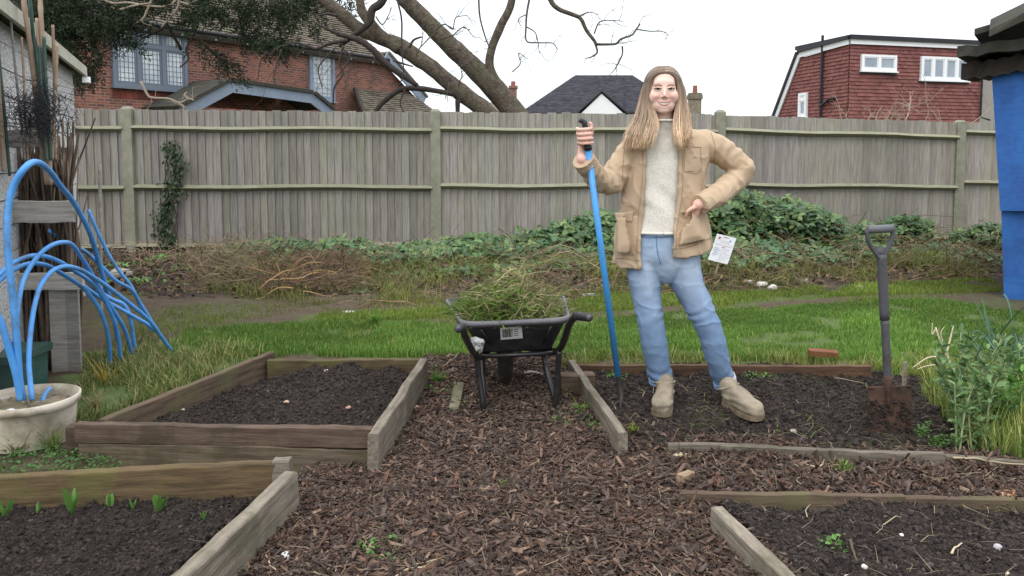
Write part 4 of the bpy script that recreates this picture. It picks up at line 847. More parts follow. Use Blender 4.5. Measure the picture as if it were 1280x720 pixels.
def sprays(centres, name):
    V = []; T = []
    P = []; Rm = []; S = []; T = []
    for (px, py, rx, ry, n, dens) in centres:
        for _ in range(n):
            u = R.normal(0, .5, 2).clip(-1.1, 1.1); c = at(px + u[0] * rx, py + u[1] * ry, 12.8 + R.normal(0, .5)); dirv = np.array([R.normal(.2, .8), R.normal(0, .6), -R.uniform(.0, .9)]); dirv /= np.linalg.norm(dirv)
            L_ = R.uniform(.12, .32); m = int(dens * R.uniform(.7, 1.3)); s = R.random(m); side = R.choice([-1, 1], m)
            up = np.cross(dirv, (0, 1, .3)); up /= np.linalg.norm(up); pos = c + dirv * (s * L_)[:, None] + up * (side * R.uniform(0, .05, m) * (1 - .5 * s))[:, None] + R.normal(0, .012, (m, 3))
            pos[:, 2] -= .1 * s ** 2
            ax = dirv * .8 + up * side[:, None] * .7 + R.normal(0, .3, (m, 3)); ax /= np.linalg.norm(ax, axis=1)[:, None]; nn = R.normal(0, 1, (m, 3)); nn -= ax * (nn * ax).sum(1)[:, None]; nn /= np.linalg.norm(nn, axis=1)[:, None]
            P.append(pos); Rm.append(np.stack([ax, np.cross(nn, ax), nn], 2)); S.append(R.uniform(.04, .075, m)); T.append(np.full(m, R.uniform(.6, 1.5)) * R.uniform(.7, 1.3, m))
    P = np.concatenate(P); Rm = np.concatenate(Rm); S = np.concatenate(S); T = np.concatenate(T)
    tv = np.array([[0, -.06, 0], [0, .06, 0], [.55, -.13, .03], [.55, .13, .03], [1, 0, 0]]); tf = np.array([(0, 2, 1), (1, 2, 3), (2, 4, 3)])
    T3 = T[:, None] * np.array([[1, 1, 1]]) * np.where(R.random((len(T), 1)) < .1, np.array([[1.5, 1.3, 1.0]]), 1)
    o = scatter(name, tv, tf, P, Rm, S, M['conifer'], T3, ev); o.matrix_parent_inverse = Matrix.Translation(-Vector(ev.location)); return o
M['conifer'] = mat("dark conifer needle", (.020, .032, .016), .8, spec=.2, trans=.05)
cs = [(85, 15, 40, 26, 210, 34), (78, 60, 18, 40, 120, 34), (102, 85, 22, 16, 60, 34), (130, 24, 30, 22, 95, 34), (160, 8, 30, 14, 60, 34), (140, 40, 18, 12, 26, 30), (195, -4, 40, 14, 70, 34), (250, 6, 24, 18, 75, 34), (275, 18, 14, 14, 26, 30), (163, 46, 14, 10, 18, 26), (270, 66, 15, 7, 15, 26), (255, 55, 8, 6, 8, 26), (291, 80, 16, 6, 16, 26), (300, 92, 8, 4, 6, 20),
      (340, 8, 30, 22, 70, 34), (330, 46, 26, 14, 46, 34), (375, 20, 20, 18, 30, 30), (312, 26, 20, 20, 34, 30), (350, 54, 22, 8, 26, 30), (380, -4, 40, 10, 50, 30), (425, -2, 30, 8, 20, 26), (60, -30, 60, 30, 120, 34), (180, -50, 120, 24, 150, 34), (330, -40, 90, 24, 120, 34), (220, 22, 10, 10, 8, 24), (115, 50, 14, 20, 24, 26), (300, 4, 16, 12, 24, 26), (66, 20, 20, 30, 80, 34)]
sprays(cs, "crown")

# ================================================================ brambles and scrub before the fence
def bank(px0, px1, py0, py1, n):  # ground-plan scatter
    pass
def bramble(name, label, blobs, nleaf, size, cols, group="bramble clumps along the fence", nst=26, ylean=.0):
    """blobs: (px, py, depth, rx, ry, rz in metres)"""
    b0 = at(blobs[0][0], 300, blobs[0][2]); e = empty(name, (b0[0], b0[1], 0)); tag(e, label, "bramble", group); P = []
    B = [(at(px, py, Y), rx, ry, rz) for px, py, Y, rx, ry, rz in blobs]; wts = np.array([b[1] * b[3] for b in B]); wts = wts / wts.sum()
    for (c, rx, ry, rz), w_ in zip(B, wts):
        n = int(nleaf * w_ / 3); u = R.normal(0, 1, (n, 3)); u /= np.linalg.norm(u, axis=1)[:, None]; r = R.uniform(.55, 1.08, (n, 1)); q = c + u * r * (rx, ry, rz) * (1 + .22 * fbm(u * 2 + c, 1.5, 2, 9)[:, None])
        q = q[q[:, 2] > gz(q[:, 0], q[:, 1]) + .01]; P.append(q)
    P = np.concatenate(P); N0 = len(P); yaw0 = R.uniform(0, 2 * PI, N0)
    yaw = np.concatenate([yaw0, yaw0 + 1.9, yaw0 - 1.9]); PPp = np.concatenate([P, P, P]); s = np.tile(R.uniform(.5, 1.45, N0), 3) * size; s[N0:] *= .85
    # leaves tilt so that their upper faces look to the light and outward toward the plot
    t = (np.array(cols)[R.integers(0, len(cols), N0)] * R.uniform(.7, 1.3, (N0, 1))); t = np.concatenate([t, t, t])
    base = rotmats(N0, R.normal(0, .35, N0), R.uniform(-1, 1, N0) - PI / 2, R.normal(0, .35, N0)); front = rotmats(N0, R.uniform(.1, 1.1, N0), np.full(N0, -PI / 2) + R.normal(0, .6, N0))
    lr = rotmats(3 * N0, R.normal(.1, .2, 3 * N0), yaw)
    A = np.concatenate([front, front, front]) @ lr
    o = scatter("leaves", lv, lf, PPp, A, np.stack([s, s * .95, s], 1), M['leaf'], t, e, smooth=False); o.matrix_parent_inverse = Matrix.Translation(-Vector(e.location))
    mb = MB()
    for k in range(nst):
        c, rx, ry, rz = B[R.choice(len(B), p=wts)]; a = c + np.array([R.uniform(-1, 1) * rx, R.uniform(-.8, .8) * ry, 0]); a[2] = gz(a[:1], a[1:2])[0] - .02
        t1 = c + R.normal(0, .7, 3) * (rx, ry, rz * .7); t1[2] = max(t1[2], a[2] + .05); mid = (a + t1) / 2 + (0, 0, R.uniform(.05, .25)); end = t1 + np.array([R.normal(0, .3), R.normal(-.05, .1), -R.uniform(0, .25)]); end[2] = max(end[2], .02)
        mb.tube(wob(spline([a, mid, t1, end], 12), .02, 3, k), np.linspace(.005, .002, 12), 4, R.uniform(.5, 2.0), cap=False)
    pb(mb, "stems", M['stem'], e); return e
LC = [(1, 1, 1), (1.4, 1.25, 1.2), (.55, .65, .6), (1.0, 1.15, 1.35), (2.1, 1.6, 1.4), (.8, .85, .8)]
bramble("bramble_bush", "tall dense bramble heap right of the person's elbow", [(935, 268, 9.6, .62, .4, .26), (975, 282, 9.5, .7, .4, .26), (905, 300, 9.3, .45, .4, .25), (1015, 284, 9.6, .35, .3, .2), (893, 280, 9.4, .35, .35, .3), (930, 318, 8.9, .6, .35, .16), (1000, 322, 8.9, .5, .35, .13)], 13000, .072, LC, nst=40)
bramble("bramble_bush", "leafy bramble clump between the wheelbarrow and the blue shafted tool", [(720, 300, 9.1, .5, .35, .2), (690, 318, 8.9, .6, .35, .14), (755, 292, 9.1, .35, .3, .26), (652, 322, 8.8, .5, .3, .1), (745, 325, 8.7, .4, .3, .14), (780, 315, 8.8, .4, .3, .2), (665, 300, 9.2, .3, .2, .1), (700, 335, 8.4, .5, .25, .08)], 10000, .068, LC)
bramble("bramble_bush", "low bramble patch under the fence left of the wheelbarrow", [(590, 318, 8.8, .5, .3, .14), (540, 324, 8.6, .5, .3, .13), (475, 324, 8.8, .45, .3, .14), (430, 314, 9, .35, .25, .14), (510, 345, 8.1, .35, .3, .05), (570, 340, 8.2, .4, .3, .06), (640, 338, 8.3, .4, .3, .06), (600, 305, 9.2, .4, .2, .1), (525, 312, 9.2, .3, .2, .08)], 9500, .064, LC, nst=40)
bramble("bramble_bush", "scattered bramble shoots climbing the fence beside the spade handle", [(1075, 300, 9.9, .4, .3, .2), (1130, 290, 10.4, .4, .2, .2), (1145, 280, 10.6, .25, .1, .06), (1110, 330, 9.3, .5, .4, .12), (1050, 335, 9.0, .5, .4, .14), (990, 340, 8.8, .6, .4, .14), (930, 335, 8.6, .5, .4, .16), (1180, 318, 9.8, .4, .3, .14), (1100, 348, 8.6, .5, .25, .07), (1050, 312, 9.5, .4, .3, .2), (1010, 345, 8.6, .5, .25, .09), (1160, 338, 9.0, .5, .3, .12), (1085, 322, 9.2, .4, .3, .16)], 14000, .062, LC, nst=70)
bramble("bramble_bush", "sparse bramble stems and leaves beside the blue shed", [(1220, 300, 10, .3, .3, .15), (1215, 328, 9.2, .35, .3, .14), (1240, 290, 10, .25, .2, .1), (1180, 330, 9.6, .3, .3, .1), (1225, 345, 8.7, .4, .3, .08)], 3200, .06, LC, nst=40)
bramble("bramble_bush", "small bramble patch under the left fence bays", [(345, 314, 9.0, .5, .3, .12), (310, 320, 8.9, .3, .3, .08), (395, 345, 8.2, .3, .3, .05), (345, 352, 8, .25, .2, .05), (240, 335, 8.6, .25, .2, .06), (445, 372, 7.2, .14, .1, .07)], 3600, .062, LC, nst=20)
bramble("bramble_bush", "low green weeds by the spindly end of the pipes", [(150, 338, 8.4, .4, .3, .09), (210, 330, 8.9, .4, .3, .10), (225, 342, 8.2, .4, .3, .07), (180, 352, 7.8, .5, .3, .04)], 3600, .034, [(1.6, 1.8, .9), (1.2, 1.4, .8)], nst=60)
# dead stalks tangle
def tangle(poly, n, r0, r1, hmax, name, label, mt, cat, Lm=.5, tlo=.5, thi=1.5, cols=None, base=gz, seg=3):
    q = sample(poly, n); mb = []; V = []; Fc = []; T = []; m = 9
    for i in range(n):
        L_ = Lm * R.uniform(.4, 1.4); a = R.uniform(0, 2 * PI); z0 = base(q[i:i + 1, 0], q[i:i + 1, 1])[0]; h = hmax * R.random() ** 1.5
        s = np.linspace(-.5, .5, m); c = np.array([q[i, 0], q[i, 1], z0 + .01 + h]); P = c + np.stack([np.cos(a) * s * L_, np.sin(a) * s * L_ * .6, -s ** 2 * L_ * R.uniform(-.3, 1.2) + s * R.normal(0, .45) * L_], 1)
        P = wob(P, .05 * Lm, 3.5, i); P[:, 2] = np.maximum(P[:, 2], z0 + .002)
        v, f = tube(P, np.linspace(r1, r0, m) * R.uniform(.6, 1.4), seg, False); k = len(V) * m * seg; V.append(v); Fc.append(np.array(f) + k); t = (np.array(cols)[R.integers(0, len(cols))] if cols else np.ones(3)) * R.uniform(tlo, thi); T.append(np.tile(t, (len(v), 1)))
    o = mesh(name, np.concatenate(V), np.concatenate(Fc), M[mt], None, np.concatenate(T)); tag(o, label, cat, kind="stuff"); return o
tangle(gpoly([(890, 350), (1250, 345), (1250, 308), (1050, 318), (960, 330)]), 620, .0018, .0032, .30, "dead_stalks", "tangle of dead stalks before the right half of the fence", 'dry', "dead stalks", .5, .35, 1.05, [(1, 1, 1), (.6, .52, .45), (.5, .65, .3), (1.3, 1.2, 1.0)])
tangle(gpoly([(640, 352), (800, 352), (790, 328), (640, 330)]), 500, .0018, .0032, .16, "dead_stalks", "flattened dead grass stalks behind the blue shaft", 'dry', "dead stalks", .5, .4, 1.2, [(1, 1, 1), (.7, .9, .4), (.6, .5, .45)])
tangle(gpoly([(230, 352), (640, 352), (640, 325), (240, 328)]), 700, .0018, .0035, .13, "dead_stalks", "dry stalks and runners under the left fence bays", 'dry', "dead stalks", .5, .3, .9, [(1, 1, 1), (.6, .8, .35), (.5, .42, .38)])
tangle(gpoly([(235, 368), (325, 362), (330, 335), (245, 335)]), 650, .0016, .003, .22, "dead_plant_heap", "greyish heap of pulled dead plants beside the blue pipes", 'dry', "plant heap", .4, .45, 1.1, [(1, 1, 1), (.8, .7, .6)])
tangle(gpoly([(322, 372), (455, 368), (450, 340), (330, 342)]), 700, .002, .0035, .15, "dead_plant_heap", "dark brown heap of roots and stalks under the left fence", 'brush', "plant heap", .42, .5, 1.5, [(1, .9, .9), (1.6, 1.3, 1.1)])
tangle(gpoly([(340, 374), (400, 372), (405, 352), (350, 352)]), 26, .004, .007, .16, "pale_roots", "thick pale roots crossing the dark heap", 'dry', "roots", .5, .8, 1.3, [(1.1, .85, .6)])
tangle(gpoly([(440, 388), (1240, 352), (1250, 340), (650, 348), (420, 352)]), 900, .0016, .003, .03, "ground_litter", "brown twigs and stalks strewn along the foot of the bramble bank", 'brush', "litter", .3, .6, 2.2, [(1, .9, .85), (1.7, 1.5, 1.3)])
# litter leaves on bank
q = sample(gpoly([(240, 374), (700, 368), (1240, 352), (1240, 305), (900, 312), (600, 325), (110, 325), (110, 372)]), 7500); Pq = np.column_stack([q, gz(q[:, 0], q[:, 1]) + R.uniform(.0, .05, len(q))])
leaves("leaf_litter", Pq, .045, 'brush', [(1, .9, .85), (1.6, 1.3, 1.1), (.6, .5, .5), (1.0, 1.3, .5)], None, .0, .5, label="brown dead leaves under the brambles", kind="stuff", cat="leaf litter")
grass("bank_grass", gpoly([(440, 385), (1240, 350), (1240, 316), (900, 325), (600, 333), (300, 335), (250, 370)]), 26000, .04, .16, gz, "yellow green grass growing through the dead stalks", cols=[(1.2, .75, .9), (1.8, 1.1, 1.5), (.8, .6, .7)], lean=.8, w=.005, thr=-.05)
# ivy on the fence
iv = empty("ivy", (*at(212, 300, 9.3)[:2], 0)); tag(iv, "dark ivy strand climbing the left fence bay", "ivy"); n = 520
u = R.random(n); P = np.array([at(213 + 9 * math.sin(t * 7) + R.normal(0, 7), 175 + t * 150, fdepth(213) - .05 - R.uniform(0, .05)) for t in u])
o = leaves("leaves", P, .042, 'leaf', [(.35, .4, .4), (.6, .65, .6), (.25, .25, .25)], iv, 1.2, .5, yaw=np.full(n, -PI / 2) + R.normal(0, .8, n)); o.matrix_parent_inverse = Matrix.Translation(-Vector(iv.location))
mb = MB()
for k in range(5): mb.tube(np.array([at(211 + 8 * math.sin(t * 7 + k) + k, 175 + t * 155, fdepth(213) - .035) for t in np.linspace(0, 1, 14)]), .004, 4)
pb(mb, "stem", M['darktwig'], iv)
# ================================================================ plants at right
pl = empty("daffodil_clump", (*gp(1290, 480)[:2], 0)); tag(pl, "clump of dark strap leaves at the right edge before the blue shed", "plant"); V = []; T = []; mb = MB()
def strapleaf(mb, base, dirv, L_, w_, arch, t, m=9):
    dirv = np.array(dirv, float); s = np.linspace(0, 1, m); P = base + np.stack([dirv[0] * s, dirv[1] * s, dirv[2] * s - arch * s ** 2.4], 1) * L_
    side = np.cross(P[-1] - P[0], (0, 0, 1)); side = side / (np.linalg.norm(side) + 1e-9); side = side * .8 + R.normal(0, .3, 3); ww = w_ * np.sin(np.pi * (s * .82 + .14)) ** .6
    nrm = np.cross(side, np.gradient(P, axis=0)); nrm /= np.linalg.norm(nrm, axis=1)[:, None] + 1e-9
    V = np.stack([P - side * ww[:, None] / 2, P - nrm * ww[:, None] * .15, P + side * ww[:, None] / 2], 1).reshape(-1, 3)
    mb.add(V, [(i * 3 + j, i * 3 + j + 1, i * 3 + j + 4, i * 3 + j + 3) for i in range(m - 1) for j in (0, 1)], t)
for k in range(120):
    b = np.array([*gp(1275 + R.normal(0, 30), 470 + R.normal(0, 22))[:2], 0]); a = R.uniform(0, 2 * PI); l = R.uniform(.15, .6); strapleaf(mb, b, (math.cos(a) * l, math.sin(a) * l, 1), R.uniform(.3, .52), R.uniform(.012, .022), R.uniform(.1, .9), np.array([1, 1, 1]) * R.uniform(.5, 1.5) * (np.array([1.2, 1.2, 1.4]) if R.random() < .25 else 1))
pb(mb, "leaves", M['strap'], pl)
def euphorbia(name, label, stems, mt, group=None):
    b0 = stems[0][0]; e = empty(name, (b0[0], b0[1], 0)); tag(e, label, "plant", group); mb = MB(); P = []; Y = []
    for base, tip, n in stems:
        base = np.array(base); tip = np.array(tip); mid = (base + tip) / 2 + R.normal(0, .03, 3); S = spline([base, mid, tip], 14); mb.tube(S, np.linspace(.005, .0025, 14), 5, R.uniform(.8, 1.3))
        for i in range(n):
            f = R.random() ** .55; c = S[min(13, int(f * 13))]; P.append(c + R.normal(0, .004, 3)); Y.append(R.uniform(0, 2 * PI))
            if f > .8 and R.random() < .6: P.append(c + R.normal(0, .022, 3)); Y.append(R.uniform(0, 2 * PI))
    pb(mb, "stems", M['greystem'], e); P = np.array(P); o = leaves("leaves", P, .042, mt, [(1, 1, 1), (.7, .8, .7), (1.3, 1.2, 1.2)], e, -.45, .45, width=.55, yaw=np.array(Y)); o.matrix_parent_inverse = Matrix.Translation(-Vector(e.location)); return e
M['greystem'] = mat("pale green stem", (.22, .25, .12), .7)
st = []
for k in range(17):
    bx, by = R.uniform(1195, 1240), R.uniform(535, 572); b = gp(bx, by); tx = bx + R.normal(5, 26); ty = R.uniform(408, 510); st.append((b, at(tx, ty, b[1] + R.normal(.1, .12)), 46))
euphorbia("grey_leaved_plant", "tall straggly grey green plant right of the spade", st, 'greyleaf')
st = []
for k in range(9):
    bx, by = R.uniform(1230, 1275), R.uniform(520, 560); b = gp(bx, by); st.append((b, at(bx + R.normal(5, 20), R.uniform(440, 520), b[1] + .1), 40))
euphorbia("grey_leaved_plant", "shorter green leafy plant at the right edge before the strap leaves", st, 'fresh')
mb = MB(); b0 = gp(1195, 470)
for pp, ww in (([(1235, 485), (1214, 478), (1196, 467), (1187, 455), (1182, 440), (1174, 425), (1169, 410)], 3.5), ([(1182, 440), (1187, 420), (1190, 408)], 2.6), ([(1170, 412), (1166, 418), (1166, 404)], 1.8), ([(1180, 432), (1176, 418), (1180, 410)], 1.5), ([(1172, 446), (1160, 448), (1142, 460)], 2), ([(1175, 456), (1160, 458), (1148, 462)], 1.6)): limb(mb, pp, 4.1, [ww, ww * .6], 16, 5, int(pp[0][0] * 7 + pp[0][1]), .008, .02, 2.2)
o = mb.build("dead_stalk", M['twig'], None, True, loc=b0); tag(o, "bleached forked dead stalk standing in the grey green plant", "dead stalk")
# sprouts in the near left bed
def sprout(px, py, h, nl, lean, label, w_=.022):
    b = gp(px, py, .04); e = empty("tulip_sprout", (b[0], b[1], float(HFN['bed2'](b[:1], b[1:2])[0]) - .005)); mb = MB()
    for k in range(nl):
        a = R.uniform(0, 2 * PI); strapleaf(mb, np.zeros(3), (math.cos(a) * .3 + lean, math.sin(a) * .3, 1), h * R.uniform(.7, 1.05), w_ * R.uniform(.8, 1.3), R.uniform(0, .3), R.uniform(.85, 1.2), 8)
    o = mb.build("leaves", M['fresh'], e, True); tag(e, label, "sprout", "green sprouts in the near left bed")
sprout(6, 643, .075, 4, .1, "broad leaved sprout leftmost in the near left bed", .028); sprout(90, 642, .11, 4, 0, "tallest broad sprout left of centre in the near left bed", .026); sprout(136, 630, .07, 3, -.1, "small three leaved sprout under the back board of the near bed")
sprout(200, 635, .085, 5, .1, "bushy bright sprout in the middle of the near left bed", .024); sprout(254, 648, .05, 3, 0, "thin small sprout towards the right of the near left bed", .014); sprout(166, 634, .06, 3, .1, "narrow sprout between two broader ones in the near left bed", .016); sprout(46, 640, .06, 3, .1, "narrow low sprout in the left half of the near left bed", .02)
def tuft(px, py, h, n, label, hf, zone, col=(1.2, 1.1, 1.2), w_=.004, name="grass_tuft"):
    b = gp(px, py, .02); e = mb = MB()
    for k in range(n):
        a = R.uniform(0, 2 * PI); l = R.uniform(.1, .9); strapleaf(mb, R.normal(0, .012, 3) * (1, 1, 0), (math.cos(a) * l, math.sin(a) * l, 1), h * R.uniform(.5, 1.1), w_, R.uniform(.1, .7), np.array(col) * R.uniform(.6, 1.3), 6)
    o = mb.build(name, M['grass'], None, True); o.location = (b[0], b[1], float(HFN[zone](b[:1], b[1:2])[0])); tag(o, label, "grass tuft")
tuft(1055, 585, .075, 90, "bright green grass tuft on the bark between the edging planks", gz, 'bed4'); tuft(545, 478, .09, 60, "green tuft growing beside the left bed's back corner", gz, 'path', (.8, .9, .9), .006)
tuft(726, 512, .07, 50, "small grass tuft on the path by the dug bed's side plank", gz, 'path'); tuft(470, 404, .14, 110, "tall lush grass clump behind the left raised bed", gz, 'ground', (1, 1, .9), .007); tuft(632, 608, .03, 40, "tiny grass tuft in the middle of the wood chips", gz, 'path')
tuft(262, 490, .05, 30, "small green tuft on the soil left of the left raised bed", gz, 'bed1'); tuft(790, 545, .05, 30, "low yellow tuft at the front end of the side plank", gz, 'bed3', (1.6, 1.1, 1))
def W_(px, py, Y): return at(px, py, Y)
def lbuild(mb, name, m, par, smooth=True): return pb(mb, name, m, par, smooth)
def ringrect(c, r=.06, k=5):
    """rounded loop through 4 corners (counter-clockwise)"""
    c = [np.array(q, float) for q in c]; out = []
    for i in range(4):
        p, a, b = c[i], c[i - 1], c[(i + 1) % 4]; u = (a - p) / np.linalg.norm(a - p); v = (b - p) / np.linalg.norm(b - p); s, e = p + u * r, p + v * r
        for t in np.linspace(0, 1, k): out.append((1 - t) ** 2 * s + 2 * t * (1 - t) * p + t * t * e)
    return np.array(out)
# ================================================================ wheelbarrow
wb = empty("wheelbarrow", (*gp(645, 505)[:2], 0)); tag(wb, "black plastic wheelbarrow heaped with pulled weeds on the wood chip path", "wheelbarrow")
nl, nr, fr_, fl_ = W_(579, 405, 3.78), W_(711, 399, 3.78), W_(703, 369, 4.60), W_(557, 374, 4.60)
bnl, bnr, bfr, bfl = W_(603, 441, 3.90), W_(691, 437, 3.90), W_(676, 425, 4.32), W_(606, 428, 4.32)
top = [nl, nr, fr_, fl_]; bot = [bnl, bnr, bfr, bfl]; cen = sum(top) / 4
rings = []; tt = []
for f in (0, .06, .5, 1.0): rings.append(ringrect([b * (1 - f) + t * f for b, t in zip(bot, top)], .05 + .05 * f)); 
def grow(cs, g, dz): 
    c = sum(cs) / 4; return [q + (q - c) * np.array([1, 1, 0]) / np.linalg.norm((q - c)[:2]) * g + np.array([0, 0, dz]) for q in cs]
body = rings; n = len(rings[0]); V = np.vstack(body); Fc = [(i * n + j, i * n + (j + 1) % n, (i + 1) * n + (j + 1) % n, (i + 1) * n + j) for i in range(3) for j in range(n)] + [tuple(range(n))[::-1]]
inn_ = [ringrect(grow([b * (1 - f) + t * f for b, t in zip(bot, top)], -.006, .004), .05 + .05 * f) for f in (1, .5, .05)]
k0 = 3 * n; V = np.vstack([V] + inn_); 
for i in range(3):
    a = (3 + i) * n; Fc += [(a + j, a + (j + 1) % n, a + n + (j + 1) % n, a + n + j) for j in range(n)]
Fc.append(tuple(6 * n + j for j in range(n)))
mbx = MB(); mbx.add(V, Fc, 1); 
for k in (1, 5):   # pressed ribs under the tray wall
    a = nl * (1 - k / 6) + nr * k / 6; b = bnl * (1 - k / 6) + bnr * k / 6; mbx.tube([a + (0, -.002, -.03), b + (0, -.002, .02)], .006, 6, 1)
lbuild(mbx, "tray", M['blackplastic'], wb)
r1, r2, r3, r4 = ringrect(grow(top, 0, -.010), .09), ringrect(grow(top, .014, -.020), .10), ringrect(grow(top, .018, .005), .10), ringrect(grow(top, -.006, .009), .09)
V = np.vstack([r1, r2, r3, r4]); Fc = [(i * n + j, i * n + (j + 1) % n, ((i + 1) % 4) * n + (j + 1) % n, ((i + 1) % 4) * n + j) for i in range(4) for j in range(n)]
mbx = MB(); mbx.add(V, Fc); lbuild(mbx, "rim", M['greyplastic'], wb)
rl_ = gp(693, 513); ll_ = gp(604, 516)
def htube(pts, name="frame_tube", r=.0165): mbx = MB(); mbx.tube(spline(pts, 30), r, 12); return lbuild(mbx, name, M['blacksteel'], wb)
A1, A2 = W_(722, 395, 3.50), W_(578, 409, 3.50); ax = np.array([W_(632, 400, 4.33)[0], 4.33, .19])
htube([A1 + (.03, -.05, .008), A1, W_(712, 405, 3.60), W_(700, 436, 3.84), W_(680, 438, 4.05), ax + (.07, 0, .02)]); htube([A2 + (-.004, -.05, .008), A2, W_(583, 424, 3.60), W_(596, 446, 3.80), W_(606, 442, 4.05), ax + (-.07, 0, .02)])
for a, b, c in ((W_(699, 437, 3.85), rl_ + (0.006, 0, .016), W_(678, 438, 4.02)), (W_(595, 440, 3.84), ll_ + (0, 0, .016), W_(603, 442, 4.03))):
    h = (b - a) / np.linalg.norm(b - a); m_ = b + (c - b) * .06
    mbx = MB(); mbx.tube(spline([a, a * .5 + b * .5, b + (0, -.01, .02), b + (0, .012, 0), b + (0, .045, .02), b * .5 + c * .5 + (0, .01, 0), c], 40), .0145, 10); lbuild(mbx, "leg", M['blacksteel'], wb)
mbx = MB(); mbx.tube([W_(595, 446, 3.88), W_(698, 441, 3.88)], .012, 8); lbuild(mbx, "cross_bar", M['blacksteel'], wb)
for A, d in ((A1, np.array([.036, -.075, .010])), (A2, np.array([-.008, -.075, .012]))):
    d = d / np.linalg.norm(d); mbx = MB(); P = np.array([A - d * .02, A + d * .04, A + d * .10, A + d * .104]); mbx.tube(P, [.0175, .0185, .0185, .015], 14); 
    for q in np.linspace(0, .09, 7): mbx.tube([A + d * q, A + d * (q + .005)], .0196, 14)
    mbx.tube([A + d * .1035, A + d * .1042], .0145, 14, 3.0); lbuild(mbx, "grip", M['blackplastic'], wb)
mbx = MB(); th = np.linspace(0, 2 * PI, 41)
prof = [(-.035, .10), (-.043, .13), (-.040, .160), (-.022, .178), (0, .184), (.022, .178), (.040, .160), (.043, .13), (.035, .10)]
V = np.array([(ax[0] + u, ax[1] + math.cos(t) * r * (1 + (.02 if (i % 2 and abs(u) > .01 and r > .15) else 0)), ax[2] + math.sin(t) * r) for i, t in enumerate(th[:-1]) for (u, r) in prof]); k = len(prof)
mbx.add(V, [(i * k + j, i * k + (j + 1) % k, ((i + 1) % 40) * k + (j + 1) % k, ((i + 1) % 40) * k + j) for i in range(40) for j in range(k)]); wh = lbuild(mbx, "wheel", M['rubber'], wb)
mbx = MB(); mbx.tube([ax - (.03, 0, 0), ax + (.03, 0, 0)], .11, 24); mbx.tube([ax - (.09, 0, 0), ax + (.09, 0, 0)], .012, 8); o = mbx.build("rim", M['greyplastic'], wh, True)
# barcode sticker on the tray's near face
def onface(px, py, off=.004):  # point on the plane through nl,nr,bnl
    nn = np.cross(nr - nl, bnl - nl); nn /= np.linalg.norm(nn); d = ray(px, py); t = ((nl - O) @ nn) / (d @ nn); P = O + d * t; return P + (nn if nn[1] < 0 else -nn) * off
c4 = [onface(625, 409), onface(652, 407), onface(653.5, 422), onface(626, 424)]; mbx = MB(); mbx.add(c4 + [q + (0, .002, 0) for q in c4], [(0, 3, 2, 1), (4, 5, 6, 7), (0, 1, 5, 4), (1, 2, 6, 5), (2, 3, 7, 6), (3, 0, 4, 7)]); st_ = lbuild(mbx, "sticker", M['white'], wb, False)
mbx = MB(); q4 = [onface(625, 409, .0055), onface(652, 407, .0055), onface(653.5, 422, .0055), onface(626, 424, .0055)]
def bil(q, u, v): return (q[0] * (1 - u) + q[1] * u) * (1 - v) + (q[3] * (1 - u) + q[2] * u) * v
u = .08
while u < .55:
    w0 = R.choice([.012, .02, .03]); mbx.add([bil(q4, u, .12), bil(q4, u + w0, .12), bil(q4, u + w0, .8), bil(q4, u, .8)], [(0, 3, 2, 1)]); u += w0 + R.choice([.012, .018, .03])
for v in (.2, .36, .52, .68): mbx.add([bil(q4, .62, v), bil(q4, .62 + R.uniform(.15, .3), v), bil(q4, .62 + .2, v + .05), bil(q4, .62, v + .05)], [(0, 3, 2, 1)])
o = mbx.build("barcode", M['ink'], st_)
# scrap of bag caught by the tray
b0 = W_(596, 432, 3.74); gx, gy = np.meshgrid(np.linspace(0, 1, 14), np.linspace(0, 1, 16)); gx, gy = gx.ravel(), gy.ravel()
P = np.array([bil([W_(589, 421, 3.75), W_(606, 424, 3.75), W_(602, 440, 3.75), W_(592, 438, 3.75)], a, b) for a, b in zip(gx, gy)]); P[:, 1] += .018 * fbm2(gx, gy, 3, 3, 8); P[:, 0] += .006 * fbm2(gx, gy, 3, 3, 18)
i = (np.arange(15)[:, None] * 14 + np.arange(13)[None]).ravel(); Fq = np.stack([i, i + 1, i + 15, i + 14], 1); Fq = np.vstack([Fq, Fq[:, ::-1] + len(P)])
M['bag'] = mat("thin white plastic", (.55, .56, .56), .5, trans=.2, var=(.38, .38, .37), vs=40)
P2 = P - b0; o = mesh("plastic_scrap", np.vstack([P2, P2 + (0, .003, 0)]), Fq, M['bag'], None, np.ones(len(P) * 2)); o.location = b0; tag(o, "crumpled white plastic scrap caught beside the wheelbarrow's left handle", "plastic scrap")
# heap of weeds
hc = W_(634, 385, 4.16); n = 6500; pz = []; rngs = R.normal(0, 1, (n, 3)); rngs /= np.linalg.norm(rngs, axis=1)[:, None]; rr = R.uniform(.0, 1, (n, 1)) ** .33
q = rngs * rr; q[:, 2] = np.abs(q[:, 2]); pkx = 1 - .75 * np.abs(q[:, 0] - .05) ** 1.2; lump = 1 + .35 * fbm(rngs * 1.5, 1.4, 3, 44)
Pw = np.column_stack([hc[0] + q[:, 0] * .28 * lump, hc[1] - .04 + q[:, 1] * .32, .435 + q[:, 2] * .20 * pkx.clip(.28, 1) * lump * np.interp(q[:, 0], [-1, -.3, .05, .5, 1], [.7, .8, 1.05, .8, .6])])
m = 6; Vv = []; Tt = []; s = np.linspace(0, 1, m)
az = R.uniform(0, 2 * PI, n); el = R.normal(.1, .45, n); L_ = R.uniform(.05, .17, n); cu = R.normal(.5, .7, n); 
dirs = np.stack([np.cos(az) * np.cos(el), np.sin(az) * np.cos(el), np.sin(el)], 1); side = np.cross(dirs, R.normal(0, 1, (n, 3))); side /= np.linalg.norm(side, axis=1)[:, None]; bend = np.cross(dirs, side)
